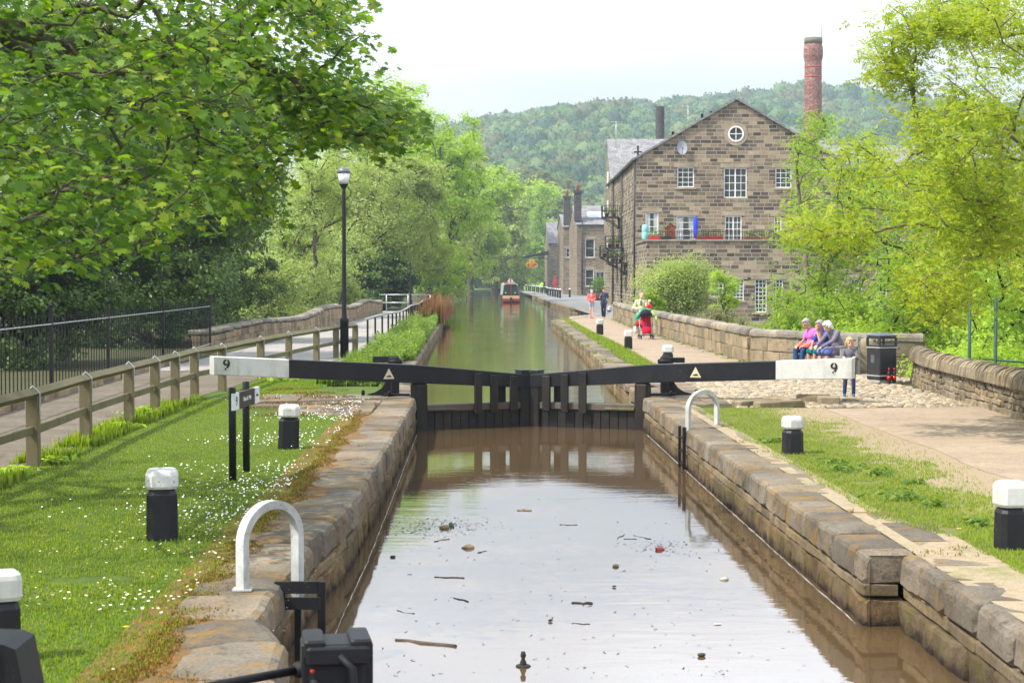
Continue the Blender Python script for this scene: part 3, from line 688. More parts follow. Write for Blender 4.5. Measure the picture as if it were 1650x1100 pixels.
cM = lambda o, z: frame_m(Vector((Cc.x, Cc.y, zc_+z))+dd*o+nn*.0175, dd, up)
text_mesh('numeral', '9', hb*.75, M['letter'], T, cM(-Ls*.405, 0), .001, Ls*.19/hb*.9)
text_mesh('lettering', 'Black Pit', hb*.36, M['letterwhite'], T, cM(0, 0), .001, Ls*.62/hb*.40)
mb = MB(); o_ = Vector((Cc.x, Cc.y, zc_))+dd*Ls*.405+nn*.018
mb.face([o_+dd*a*Ls+up*b_*hb for a, b_ in ((-.05, -.05), (.05, -.05), (.05, .0), (.02, .12), (0, .02), (-.02, .12), (-.05, 0))]); mb.build('emblem', M['letter'], T)
# ------------------------------------------------------------------ wooden birdsmouth fence
fp = [(-6.0, 12.2), (-5.72, 15.2), (-5.5, 18.2), (-5.42, 21.2), (-5.5, 24.4), (-5.5, 27.4), (-5.48, 29.5), (-5.47, 31.4), (-5.45, 33.4), (-5.2, 35.3), (-4.98, 39.8), (-4.72, 43.3), (-4.38, 47.0), (-4.08, 49.8), (-3.70, 52.2)]
T = thing('timber_fence', (-5.4, 30, 0), 'weathered mossy post and rail timber fence with metal straps beside the daisy lawn', 'fence')
hF = .90
for k, (x, y) in enumerate(fp):
    mb = MB(); a = math.atan2(*(np.array(fp[min(k+1, len(fp)-1)])-np.array(fp[max(0, k-1)]))[::-1])-math.pi/2
    mb.box((x, y, (hF-.06)/2-.1), (.15, .15, hF-.06+.2), rz=a+random.uniform(-.05, .05), bev=.008, jit=.004); mb.build('post', M['fencewood'], T)
    mb = MB(); c, s_ = math.cos(a), math.sin(a); mb.tube([(x-c*.083, y-s_*.083, hF-.28), (x-c*.083, y-s_*.083, hF-.03), (x, y, hF+.055), (x+c*.083, y+s_*.083, hF-.03), (x+c*.083, y+s_*.083, hF-.28)], .013, 4, sm=False); mb.build('strap', M['galv'], T)
for k in range(len(fp)-1):
    A, B = Vector((*fp[k], 0)), Vector((*fp[k+1], 0)); d = (B-A).normalized(); L = (B-A).length; n_ = Vector((-d.y, d.x, 0))
    mb = MB(); c = .072; rr_ = []       # square rail set on edge (diamond)
    for s_ in (0, .25, .5, .75, 1):
        p = A+d*L*s_+Vector((0, 0, hF-.035+random.uniform(-.004, .004))); rr_.append([p+n_*c*1.15+Vector((0, 0, .0)), p+Vector((0, 0, c*.95)), p-n_*c*1.15, p-Vector((0, 0, c*.95))])
    mb.grid(rr_); mb.build('top_rail', M['fencewood'], T)
    mb = MB(); p = (A+B)/2; mb.box((p.x, p.y, .42+random.uniform(-.01, .01)), (L-.08, .05, .10), rz=math.atan2(d.y, d.x), bev=.006, jit=.003); mb.build('lower_rail', M['fencewood'], T)
# ------------------------------------------------------------------ black iron railing on stone kerb
T = thing('iron_railing', (-8.2, 40, 0), 'tall black iron railing with spiked bars in front of the dark trees', 'railing')
ry0, ry1 = 14.0, 54.6; rx = lambda y: -8.05-.35*(y-28)/26
posts = [ry1, 45.8, 38.6, 33.2, 28.5, 23.5, 18.5, 14.0]
for y in posts:
    mb = MB(); mb.box((rx(y), y, .86), (.06, .06, 1.72)); mb.lathe((rx(y), y, 1.72), [(.03, 0), (.045, .03), (.001, .09)], 8); mb.build('post', M['iron'], T)
for z in (.22, 1.40):
    mb = MB(); mb.box((rx((ry0+ry1)/2), (ry0+ry1)/2, z), (.045, ry1-ry0, .018), rz=math.atan2(.35*(ry1-ry0)/26, (ry1-ry0))); mb.build('rail', M['railgrey'], T)
mb = MB(); y = ry0+.12
while y < ry1: mb.tube([(rx(y), y, .12), (rx(y), y, 1.52), (rx(y), y, 1.60)], [.011, .011, .002], 4, sm=False); y += .27
tag(mb.build('bars', M['iron'], T), kind='stuff')
T = thing('kerb_wall', (-8.2, 35, 0), 'low mossy stone kerb under the black iron railing', 'kerb')
mb = MB(); course(mb, [(-7.95, 10), (-8.0, 28), (-8.3, 55)], -1, -.1, .12, .7, 1.4, .34, b=.03, jit=.02, seg=3, sd=61); mb.build('stone_course', M['leftwall'], T)
# ------------------------------------------------------------------ left stone parapet with rounded caps
T = thing('parapet_wall', (-8, 80, 0), 'old stone parapet with rounded caps climbing behind the concrete path', 'wall')
pw = [(-8.8, 55.5), (-8.1, 62), (-7.2, 75), (-6.7, 95), (-6.45, 117)]
ztop = lambda s_: .28+.30*min(1, max(0, (s_-3)/22))+.10*math.sin(max(0, s_-2)*.30)
for i, (z0, z1) in enumerate(((-.3, .0), (.0, .22), (.22, .42))):
    mb = MB(); course(mb, pw, -1, z0, z1, .5, 1.2, .35, b=.02, jit=.015, seg=3, sd=71+i, zf=lambda s_: ((ztop(s_)-.28)*(.3 if i == 0 else .7), (ztop(s_)-.28)*(.7 if i < 2 else 1.0)));
    mb.build('stone_course', M['leftwall'], T)
mb = MB(); course(mb, pw, -1, .17, .34, .8, 1.6, .50, b=.05, jit=.02, proud=.05, seg=4, rt=.12, sd=75, zf=lambda s_: (ztop(s_), ztop(s_))); mb.build('coping', M['parapetcap'], T)
mb = MB(); 
f_, L_ = path_pts(pw)
for k in range(20):
    a, b_ = f_(L_*k/20), f_(L_*(k+1)/20); mb.face([(a.x-.05, a.y, -.5), (b_.x-.05, b_.y, -.5), (b_.x-.05, b_.y, ztop(L_*(k+1)/20)+.15), (a.x-.05, a.y, ztop(L_*k/20)+.15)])
mb.build('joint_mortar', M['mortar'], T)
# ------------------------------------------------------------------ black railing with grey handrail, by the weeds
T = thing('path_railing', (-3.3, 80, 0), 'black railing with pale handrail running along the weedy canal bank', 'railing')
rp_ = [(-3.55, 54.5), (-3.25, 62), (-3.1, 75), (-3.15, 95), (-3.25, 118)]
f_, L_ = path_pts(rp_); zt = lambda s_: .98
mb = MB(); mb.tube([tuple(f_(L_*k/24)+Vector((0, 0, zt(0)+.04*math.sin(k*.8)))) for k in range(25)], .035, 6); mb.build('handrail', M['railgrey'], T)
for k in range(26):
    p = f_(L_*(k+.3)/26); mb = MB(); mb.box((p.x, p.y, .48), (.06, .05, .98)); mb.build('post', M['iron'], T)
T = thing('barrier_rail', (-4.9, 121, 0), 'pale two bar metal barrier at the far end of the concrete path', 'barrier')
mb = MB()
for x in (-6.4, -4.9, -3.35): mb = MB(); mb.tube([(x, 121, 0), (x, 121, 1.15)], .035, 6); mb.build('post', M['galv'], T)
mb = MB()
for z in (.6, 1.15): mb.tube([(-6.9, 121, z), (-3.35, 121, z)], .035, 6)
mb.build('rail', M['galv'], T)
# ------------------------------------------------------------------ lamps
def lamp(x, y, h, label, base_h=1.15, s=1.0):
    T = thing('street_lamp', (x, y, 0), label, 'street lamp')
    mb = MB(); mb.lathe((x, y, 0), [(.105*s, 0), (.105*s, base_h-.12), (.12*s, base_h-.08), (.07*s, base_h), (.055*s, base_h+.15), (.045*s, h-.6*s), (.04*s, h-.52*s)], 12); mb.build('post', M['iron'], T)
    z = h-.52*s
    mb = MB(); mb.lathe((x, y, z), [(.04*s, -.02), (.06*s, .0), (.09*s, .06*s), (.13*s, .10*s), (.001, .10*s)], 14); mb.build('lamp_holder', M['iron'], T)
    q = NT('lamp glass', .4, .5); q.base((.75, .76, .75)); mb = MB(); mb.lathe((x, y, z+.10*s), [(.11*s, 0), (.15*s, .27*s), (.001, .27*s)], 14); mb.build('lamp_glass', q.m, T)
    mb = MB(); mb.lathe((x, y, z+.37*s), [(.165*s, -.005), (.165*s, .05*s), (.14*s, .10*s), (.09*s, .13*s), (.04*s, .14*s), (.04*s, .17*s), (.001, .18*s)], 14); mb.build('lamp_cap', flat('lamp cap grey', (.13, .135, .145), .35, .5), T)
pl = at(555, 576); lamp(pl.x, pl.y, 5.45, 'tall black lamp post with frosted lantern beside the timber fence', 1.15, 1.16)
T = thing('post', (-3.95, 101, 0), 'slim black post with a thicker foot at the end of the path railing', 'post'); mb = MB(); mb.lathe((-3.95, 101, 0), [(.12, 0), (.11, 1.0), (.055, 1.1), (.045, 3.2), (.001, 3.22)], 10); mb.build('shaft', M['iron'], T)
# ------------------------------------------------------------------ litter bin and bottles
bp = at(1424, 617); S = F/bp.y; W_ = .47; 
T = thing('litter_bin', (bp.x, bp.y+.2, 0), 'black litter bin with grey trim standing where the rubble wall meets the parapet', 'litter bin', rz=0)
M['bin'] = flat('bin black plastic', (.022, .024, .028), .35, .5); M['bintrim'] = flat('bin grey trim', (.33, .32, .28), .5)
bx, by, ba = bp.x, bp.y+.22, R(24); bz = lambda z: z
mb = MB(); mb.box((bx, by, .41), (W_, W_, .70), rz=ba, bev=.025); mb.build('body', M['bin'], T)
mb = MB(); mb.box((bx, by, .03), (W_*.97, W_*.97, .06), rz=ba, bev=.01); mb.build('plinth', M['bintrim'], T)
for z in (.155, .765): mb = MB(); mb.box((bx, by, z), (W_+.022, W_+.022, .028), rz=ba, bev=.008); mb.build('trim_band', M['bintrim'], T)
mb = MB(); Rz = Matrix.Rotation(ba, 3, 'Z')
for a in range(4):
    v = Rz@Vector(((-1, 1)[a & 1]*W_*.46, (-1, 1)[a >> 1]*W_*.46, 0)); mb.box((bx+v.x, by+v.y, .88), (.05, .05, .22), rz=ba, bev=.01)
mb.box((bx, by, .80), (W_*.98, W_*.98, .05), rz=ba, bev=.015); mb.box((bx, by, .985), (W_*.99, W_*.99, .05), rz=ba, bev=.015); mb.build('hood_frame', M['bin'], T)
mb = MB()
def sqr(r, z): return [tuple(Vector((bx, by, z))+Rz@Vector((a*r, b_*r, 0))) for a, b_ in ((-1, -1), (1, -1), (1, 1), (-1, 1))]
mb.grid([sqr(W_*.5, 1.01), sqr(W_*.51, 1.03), sqr(W_*.22, 1.085)]); mb.build('lid', flat('bin lid', (.06, .063, .07), .4, .5), T)
mb = MB(); v = Rz@Vector((-.0, -W_/2-.004, 0)); v2 = Rz@Vector((-W_/2-.004, 0, 0)); mb.box((bx+v2.x, by+v2.y, .52), (.004, .13, .17), rz=ba); mb.build('notice', flat('faded notice', (.09, .09, .09), .5), T)
red = flat('red bottle cap', (.55, .01, .015), .35, .5); cola = flat('dark cola bottle', (.03, .01, .008), .15, .6)
for k, (dx, lb) in enumerate(((-.05, 'cola bottle with red cap before the bin, farther from the rubble wall'), (.075, 'cola bottle with red cap on the ground tight against the rubble wall'))):
    x, y = bx+.13+dx, by-.34+dx*.3; T = thing('drink_bottle', (x, y, 0), lb, 'bottle', 'cola bottles by the bin')
    mb = MB(); mb.lathe((x, y, 0), [(.03, 0), (.042, .02), (.042, .09), (.036, .13), (.042, .18), (.036, .24), (.014, .29), (.014, .30)], 10); mb.build('bottle_body', cola, T)
    mb = MB(); mb.lathe((x, y, .08), [(.0435, 0), (.0435, .08)], 10); mb.build('wrapper', red, T); mb = MB(); mb.lathe((x, y, .295), [(.02, 0), (.02, .035), (.001, .037)], 8); mb.build('cap', red, T)
# ------------------------------------------------------------------ bench
bu = Vector((.40, -.917, 0)).normalized(); bf = Vector((-.917, -.40, 0)).normalized(); bc = Vector((8.36, 41.5, 0))
T = thing('bench', tuple(bc), 'grey timber bench under the three seated people by the parapet', 'bench')
M['benchwood'] = flat('grey bench wood', (.24, .22, .19), .8); AX = Matrix((bu, -bf, Vector((0, 0, 1)))).transposed()
mb = MB()
for k in range(4): mb.box(bc+bf*(-.15+.13*k)+Vector((0, 0, .43)), (1.9, .11, .035), ax=AX, bev=.006)
mb.build('seat', M['benchwood'], T); mb = MB()
for k in range(3): mb.box(bc-bf*(.25+.02*k)+Vector((0, 0, .60+.13*k)), (1.9, .03, .10), ax=AX, bev=.006)
mb.build('backrest', M['benchwood'], T)
for s_ in (-.9, .9):
    mb = MB(); mb.box(bc+bu*s_+bf*.2+Vector((0, 0, .21)), (.07, .07, .42), ax=AX); mb.box(bc+bu*s_-bf*.25+Vector((0, 0, .45)), (.07, .07, .9), ax=AX); mb.box(bc+bu*s_+Vector((0, 0, .40)), (.06, .5, .05), ax=AX); mb.build('leg', M['benchwood'], T)
    mb = MB(); mb.box(bc+bu*s_+Vector((0, 0, .66)), (.07, .55, .05), ax=AX, bev=.015); mb.box(bc+bu*s_+bf*.22+Vector((0, 0, .54)), (.06, .06, .24), ax=AX); mb.build('armrest', M['benchwood'], T)
# ------------------------------------------------------------------ raised foot stones on the cobbles
for (xa, ya, xb, yb, h_, lb) in ((1196, 654, 1222, 650, .09, 'small raised foot stone on the cobbles closest to the handrail hoop'), (1222, 656, 1288, 653, .10, 'raised foot stone next to the smallest one'), (1246, 647, 1268, 651, .10, 'dark thin foot stone in the middle of the row'),
        (1292, 645, 1330, 648, .13, 'darker squared foot stone in front of the bench'), (1318, 650, 1352, 650, .13, 'longest pale foot stone of the row just before the child'), (1355, 645, 1388, 645, .04, 'flat foot stone under the shoes of the child')):
    A, B = at(xa, ya), at(xb, yb); T = MB(); c = (A+B)/2; d = B-A
    T.box((c.x, c.y, h_/2-.02), (max(d.length, .3), .26, h_+.04), rz=math.atan2(d.y, d.x)*.6, bev=.025, jit=.008)
    tag(T.build('foot_stone', M['parapet']), lb, 'stone block', 'raised foot stones across the cobbles')
# ------------------------------------------------------------------ right parapet (two arms) and rubble wall
def parapet(name, label, path, side, h, sd, capw=.46, courses=2, zf=None):
    T = thing(name, (*path[len(path)//2], 0), label, 'wall'); hc = (h-.22)/courses
    for i in range(courses):
        mb = MB(); course(mb, path, side, i*hc-(.15 if i == 0 else 0), (i+1)*hc-.004, .55, 1.3, .36, b=.018, jit=.014, seg=3, sd=sd+i, zf=zf); mb.build('stone_course', M['parapet'], T)
    mb = MB(); course(mb, path, side, h-.22, h, .9, 1.7, capw, b=.04, jit=.016, proud=.05, seg=4, rt=.10, sd=sd+7, zf=zf); mb.build('coping', M['parapetcap'], T)
    f, L = path_pts(path); mb = MB()
    for k in range(24):
        a, b_ = f(L*k/24), f(L*(k+1)/24); d = (b_-a).normalized(); n_ = Vector((-d.y, d.x, 0))*side; a = a-n_*.05; b_ = b_-n_*.05
        mb.face([(a.x, a.y, -.3), (b_.x, b_.y, -.3), (b_.x, b_.y, h-.1), (a.x, a.y, h-.1)])
        a = a-n_*.33; b_ = b_-n_*.33; mb.face([(a.x, a.y, -5), (b_.x, b_.y, -5), (b_.x, b_.y, h-.1), (a.x, a.y, h-.1)])
    mb.build('joint_mortar', M['mortar'], T); return T
parapet('parapet_wall', 'long curved stone parapet beside the gravel path behind the pushchair', [(7.75, 100), (7.35, 88), (7.15, 76), (7.2, 62), (7.22, 52), (7.26, 46.9)], -1, .93, 81, courses=2)
parapet('parapet_wall', 'squared stone parapet behind the seated people and the litter bin', [(7.3, 46.6), (8.3, 44.3), (9.3, 42.4), (10.9, 42.2)], -1, .92, 87, courses=2)
mb = MB(); bq = at(1397, 600); pr = [(.24, 0), (.27, .2), (.26, .55), (.2, .8), (.1, .88), (.001, .9)]
mb.lathe((bq.x-.10, bq.y-.25, -.05), pr, 14, sx=1.1, sy=.8); tag(mb.build('end_stone', M['rubble']), 'big rounded end stone between the bench and the litter bin', 'stone')
# rubble wall: many small courses and upright edge stones
T = thing('rubble_wall', (9.0, 32, 0), 'dry rubble wall topped with upright edge stones along the gravel towpath', 'wall')
rw = [(9.55, 38.2), (9.15, 35.5), (8.95, 32.5), (8.75, 28), (8.75, 20), (8.8, 10)]
zf = lambda s_: (0, 0)
for i, (z0, z1) in enumerate(((-.1, .10), (.10, .20), (.20, .31), (.31, .40), (.40, .50))):
    mb = MB(); course(mb, rw, -1, z0, z1, .12, .42, .34, b=.02, jit=.022, seg=2, gap=.02, sd=91+i, zf=lambda s_: (random.uniform(-.012, .012),)*2, proud=-.01*i); tag(mb.build('stone_course', M['rubble'], T))
mb = MB(); f, L = path_pts(rw); s_ = 0; rr = random.Random(5)
while s_ < L-.1:
    l = rr.uniform(.07, .15); p = f(s_+l/2); q = f(min(L, s_+l/2+.1)); d = (q-p).normalized(); n_ = Vector((d.y, -d.x, 0)); hh = rr.uniform(.24, .30); c = p-n_*.17; lean = rr.uniform(.1, .3)
    rings = []
    for k in range(9):
        a = math.pi*k/8; o = -math.cos(a)*.22; z = .50+hh*math.sin(a)**.6+rr.uniform(-.006, .006)
        base_ = c+n_*(-o); rings.append([tuple(base_+d*(-l/2*.9)+Vector((0, 0, z))-d*0+d*lean*(z-.5)), tuple(base_+d*(l/2*.9)+Vector((0, 0, z))+d*lean*(z-.5)), tuple(base_+d*(l/2*.9)+Vector((0, 0, .47))), tuple(base_-d*(l/2*.9)+Vector((0, 0, .47)))])
    mb.grid(rings); s_ += l
mb.build('edge_stones', M['rubble'], T)
mb = MB()
for k in range(30):
    a, b_ = f(L*k/30), f(L*(k+1)/30); mb.face([(a.x+.06, a.y, -.3), (b_.x+.06, b_.y, -.3), (b_.x+.06, b_.y, .52), (a.x+.06, a.y, .52)]); mb.face([(a.x+.36, a.y, -3), (b_.x+.36, b_.y, -3), (b_.x+.36, b_.y, .52), (a.x+.36, a.y, .52)])
mb.build('joint_mortar', M['mortar'], T)
# ------------------------------------------------------------------ buildings
MILLC = [(.055, .045, .036), (.095, .075, .053), (.16, .135, .085), (.24, .18, .11), (.31, .24, .15), (.12, .09, .063), (.39, .31, .20), (.27, .205, .125), (.13, .10, .075), (.075, .062, .052)]
M['millstone'] = brickmat('coursed mill stone', MILLC, (.36, .32, .265), .56, .265, .020, warp=.09, bump=.8, stain=(.07, .055, .045), mortar_smooth=.25)
M['housestone'] = brickmat('house stone', [(.10, .075, .05), (.19, .14, .095), (.26, .195, .125), (.15, .115, .08), (.30, .235, .16)], (.28, .24, .19), .5, .2, .018, warp=.04, bump=.7, stain=(.06, .05, .04))
M['redbrick'] = brickmat('old red brick', [(.17, .045, .03), (.25, .07, .045), (.31, .10, .065), (.13, .045, .035), (.40, .25, .2), (.22, .065, .045)], (.30, .24, .20), .46, .15, .014, warp=.02, bump=.5, stain=(.08, .03, .03))
M['darkbrick'] = brickmat('soot dark brick', [(.045, .04, .045), (.07, .06, .065), (.10, .085, .085)], (.10, .09, .09), .46, .15, .012)
M['slate'] = brickmat('stone slates', [(.17, .165, .17), (.23, .225, .23), (.28, .27, .265), (.20, .195, .21)], (.09, .09, .095), .5, .30, .014, warp=.03, bump=.7, off=.43)
M['ashlar'] = stone_mat('dressed window stone', (.25, .20, .13), (.33, .27, .19), (.40, .34, .25), moss=0, dark=.3, isl=False)
M['whiteframe'] = flat('white window paint', (.74, .75, .76), .4, .5, .05)
g = NT('window glass', .06, .6); gf = g.noise(.9, 3, .6); g.base(g.ramp(gf, [(.35, (.012, .016, .012)), (.6, (.05, .06, .045)), (.75, (.16, .17, .14))])); M['glass'] = g.m
M['curtain'] = flat('net curtain behind glass', (.42, .43, .40), .3, .6, .35, 3)
M['pipe'] = flat('black drain pipe', (.015, .015, .018), .4, .4)
UPV = Vector((0, 0, 1))
class Bld:
    def __init__(s, T, O, ux, uy): s.T, s.O, s.ux, s.uy = T, Vector(O), Vector(ux).normalized(), Vector(uy).normalized()
    def p(s, a, b, z): q = s.O+s.ux*a+s.uy*b; return Vector((q.x, q.y, z))
def wall_face(mb, P, W, z0, z1, holes, rev, nrm, top=None):
    """P(a,z) -> point; rectangular wall with openings and their reveals; top: extra polygon list [(a,z)...] above z1"""
    xs = sorted({0, W, *[h[0] for h in holes], *[h[0]+h[2] for h in holes]}); zs = sorted({z0, z1, *[h[1] for h in holes], *[h[1]+h[3] for h in holes]})
    for i in range(len(xs)-1):
        for j in range(len(zs)-1):
            cx, cz = (xs[i]+xs[i+1])/2, (zs[j]+zs[j+1])/2
            if any(h[0] < cx < h[0]+h[2] and h[1] < cz < h[1]+h[3] for h in holes): continue
            mb.face([P(xs[i], zs[j]), P(xs[i+1], zs[j]), P(xs[i+1], zs[j+1]), P(xs[i], zs[j+1])])
    for h in holes:
        a, z, w_, hh = h[:4]; c = [(a, z), (a+w_, z), (a+w_, z+hh), (a, z+hh)]
        for k in range(4): p, q = c[k], c[(k+1) % 4]; A, B = P(*p), P(*q); mb.face([A, B, B-nrm*rev, A-nrm*rev])
    if top: mb.face([P(*q) for q in top])
def window(parent, P, nrm, a, z, w_, h, cols, rows, rev=.14, sill=True, lintel=True, frame=None, door=False, fw=.07, curtain=False, mull=False):
    ax = (P(1, 0)-P(0, 0)).normalized(); AXM = Matrix((ax, -nrm, UPV)).transposed(); c = lambda x, y, o: P(x, y)-nrm*o
    mb = MB(); o = rev-.045
    for x, wd in ((a+fw/2, fw), (a+w_-fw/2, fw)): mb.box(c(x, z+h/2, o), (wd, .06, h), ax=AXM)
    for y in (z+fw/2, z+h-fw/2): mb.box(c(a+w_/2, y, o+.002), (w_-fw*2+.01, .06, fw), ax=AXM)
    b = .032
    for i in range(1, cols): 
        b_ = fw*1.3 if (mull and i*2 == cols) else b
        mb.box(c(a+w_*i/cols, z+h/2, o+.006), (b_, .045, h-fw), ax=AXM)
    for j in range(1, rows): mb.box(c(a+w_/2, z+h*j/rows, o+.009), (w_-fw, .04, b*1.2), ax=AXM)
    f = mb.build('window' if not door else 'door', frame or M['whiteframe'], parent)
    mb = MB(); mb.face([c(a+.01, z+.01, rev-.025), c(a+w_-.01, z+.01, rev-.025), c(a+w_-.01, z+h-.01, rev-.025), c(a+.01, z+h-.01, rev-.025)]); mb.build('pane', M['glass'], f)
    if curtain:
        mb = MB()
        for q0, q1 in ((.06, .3), (.7, .94)): mb.face([c(a+w_*q0, z+h*.1, rev-.028), c(a+w_*q1, z+h*.1, rev-.028), c(a+w_*q1, z+h*.93, rev-.028), c(a+w_*q0, z+h*.93, rev-.028)])
        mb.build('curtain', M['curtain'], f)
    if sill: mb = MB(); mb.box(c(a+w_/2, z-.08, .02), (w_+.3, .22, .15), ax=AXM, bev=.015); mb.build('sill', M['ashlar'], f)
    if lintel: mb = MB(); mb.box(c(a+w_/2, z+h+.15, .03), (w_+.5, .12, .30), ax=AXM, bev=.01); mb.build('lintel', M['ashlar'], f)
    return f
# ---- the mill
S0 = 22.5; MY = F/S0; O = Vector(((1025-771)/S0, MY, 0))
uy = Vector((.0186, 1, 0)).normalized(); ux = Vector((1, -.0186, 0)).normalized()
mz = lambda y, S=S0: H+(449-y)/S
mx = lambda x, S=S0: (x-1025)/S
T = thing('mill', tuple(O), 'large stone mill with a broad gable, round attic window and planted terrace', 'mill')
B = Bld(T, O, ux, uy); W = 14.35; ZE = mz(256); ZA = mz(162); ZB = -5.6; D = 35
Pg = lambda a, z: B.p(a, 0, z); ng = -uy
wins = []
def hp(x0, y0, x1, y1, S=S0): return (mx(x0, S), mz(y1, S), (x1-x0)/S, (y1-y0)/S)
gw = [(hp(1091, 270, 1118, 302), 3, 4), (hp(1249, 271, 1275, 303), 3, 4), (hp(1040, 342, 1061, 377), 3, 3), (hp(1247, 349, 1259, 374), 2, 3), (hp(1290, 349, 1312, 388), 3, 4)]
gd = [(hp(1166, 271, 1203, 319), 4, 4), (hp(1090, 348, 1121, 390), 3, 4), (hp(1168, 348, 1195, 390), 4, 4)]
holes = [h for h, _, _ in gw+gd]
mb = MB(); wall_face(mb, Pg, W, 4.6, ZE, holes, .16, ng, top=[(0, ZE), (W, ZE), (mx(1186), ZA)])
# canal side wall with narrow openings
Ps = lambda b_, z: B.p(0, b_, z); ns = -ux; sh = []
for k in range(9):
    y = 3.2+k*3.55
    for z0, hh in ((1.1, 2.2), (4.4, 2.1), (7.4, 1.9)): sh.append((y, z0, 1.05, hh))
wall_face(mb, Ps, D, ZB, ZE, sh, .18, ns)
mb.face([B.p(W, 0, ZB), B.p(W, D, ZB), B.p(W, D, ZE), B.p(W, 0, ZE)]); mb.face([B.p(0, D, ZB), B.p(W, D, ZB), B.p(W, D, ZE), B.p(W/2, D, ZA), B.p(0, D, ZE)])
mb.build('wall', M['millstone'], T)
for (a, z, w_, h), c_, r_ in gw: window(T, Pg, ng, a, z, w_, h, c_, r_, curtain=(z < 6 and a < 2))
for (a, z, w_, h), c_, r_ in gd: window(T, Pg, ng, a, z, w_, h, c_, r_, sill=False, mull=True, curtain=(a < 4))
for (a, z, w_, h) in sh: window(T, Ps, ns, a, z, w_, h, 2, 3, rev=.17, sill=True, lintel=False)
# round window
rc = Pg(mx(1185), mz(216.5)); mb = MB()
def ringm(mb, c, r0, r1, th, o, n=28):
    rings = []
    for k in range(n+1):
        a = 2*math.pi*k/n; d = ux*math.cos(a)+UPV*math.sin(a); rings.append([c+d*r0+ng*o, c+d*r1+ng*o, c+d*r1+ng*(o+th), c+d*r0+ng*(o+th)])
    mb.grid(rings, cap=False)
ringm(mb, rc, .56, .84, .05, -.005); rsur = mb.build('stone_surround', M['ashlar'], T)
mb = MB(); ringm(mb, rc, .46, .57, .05, .03); mb.box(rc+ng*.05, (.92, .04, .05), ax=Matrix((ux, -ng, UPV)).transposed()); mb.box(rc+ng*.053, (.05, .04, .92), ax=Matrix((ux, -ng, UPV)).transposed()); fr = mb.build('round_window', M['whiteframe'], T)
mb = MB(); mb.face([rc+ng*.02+(ux*math.cos(a)+UPV*math.sin(a))*.5 for a in np.linspace(0, 2*math.pi, 24, endpoint=False)]); mb.build('pane', M['glass'], fr)
# roof
mb = MB(); ov = .18
def roofslab(mb, A, B_, C, D_, th=.14):
    n = (B_-A).cross(D_-A).normalized(); n = n if n.z > 0 else -n
    mb.grid([[A, B_, C, D_], [p+n*th for p in (A, B_, C, D_)]])
ax_ = mx(1186)
roofslab(mb, B.p(-.25, -ov, ZE-.15), B.p(ax_, -ov, ZA), B.p(ax_, D, ZA), B.p(-.25, D, ZE-.15))
roofslab(mb, B.p(W+.25, -ov, ZE-.15), B.p(ax_, -ov, ZA), B.p(ax_, D, ZA), B.p(W+.25, D, ZE-.15))
mb.build('roof', M['slate'], T)
mb = MB(); mb.box(B.p(-.22, D/2, ZE-.1), (.14, D, .12), ax=Matrix((ux, uy, UPV)).transposed()); mb.build('gutter', M['pipe'], T)
for b_ in (.1, 14.5, 26): mb = MB(); mb.tube([B.p(-.12, b_, ZE-.1), B.p(-.12, b_, -.2)], .07, 6); mb.build('drain_pipe', M['pipe'], T)
for x, yt, yb in ((1090, 207, 216), (1138, 178, 188), (1153, 174, 181)):
    p = B.p(mx(x), 3, mz(yb)); mb = MB(); mb.lathe(p, [(.1, -.3), (.1, (yb-yt)/S0), (.13, (yb-yt)/S0)], 8); mb.build('vent_pipe', M['pipe'], T)
mb = MB(); q = B.p(.15, .5, mz(256)); mb.box(q+Vector((0, 0, .45)), (.12, .12, 1.0)); mb.box(q+Vector((0, 0, .5)), (.6, .1, .1)); mb.build('vent_pipe', M['pipe'], T)
# terrace block
S1 = 24.4; TY = F/S1; tb = (TY-MY)/uy.y; Pt = lambda a, z: B.p(a, tb, z); tx = lambda x: (x-1042)/S1; tz = lambda y: mz(y, S1)
ZT = tz(389); TW = 24; th = []
tw = [((1145, 450, 1166, 478), 3, 4), ((1181, 450, 1199, 484), 3, 6), ((1217, 450, 1236, 503), 3, 8), ((1246, 450, 1262, 503), 3, 8), ((1228, 541, 1241, 556), 2, 2), ((1250, 541, 1262, 556), 2, 2), ((1205, 541, 1218, 556), 2, 2),
      ((1145, 500, 1166, 530), 3, 4), ((1290, 450, 1308, 503), 3, 8), ((1330, 450, 1348, 503), 3, 8), ((1372, 450, 1390, 503), 3, 8), ((1412, 450, 1430, 503), 3, 8), ((1290, 541, 1306, 560), 2, 2), ((1330, 541, 1346, 560), 2, 2), ((1372, 541, 1390, 560), 2, 2)]
for (x0, y0, x1, y1), c_, r_ in tw: th.append((tx(x0), tz(y1), (x1-x0)/S1, (y1-y0)/S1, c_, r_))
mb = MB(); wall_face(mb, Pt, TW, ZB, ZT, th, .16, ng); mb.face([B.p(0, tb, ZB), B.p(0, 0, ZB), B.p(0, 0, ZT), B.p(0, tb, ZT)]); mb.face([B.p(TW, tb, ZB), B.p(TW, 12, ZB), B.p(TW, 12, ZT), B.p(TW, tb, ZT)]); mb.face([B.p(0, tb, ZT-.3), B.p(TW, tb, ZT-.3), B.p(TW, 0, ZT-.3), B.p(0, 0, ZT-.3)])
mb.build('terrace_wall', M['millstone'], T)
for h in th: window(T, Pt, ng, *h, lintel=h[3] > 1, fw=.06)
mb = MB(); mb.box(B.p(TW/2, tb+.12, ZT+.06), (TW+.2, .42, .14), ax=Matrix((ux, uy, UPV)).transposed(), bev=.02); mb.box(B.p(.12, tb/2+.15, ZT+.06), (.42, -tb-.3, .139), ax=Matrix((ux, uy, UPV)).transposed(), bev=.02); mb.build('terrace_coping', M['parapetcap'], T)
mb = MB(); x = .9
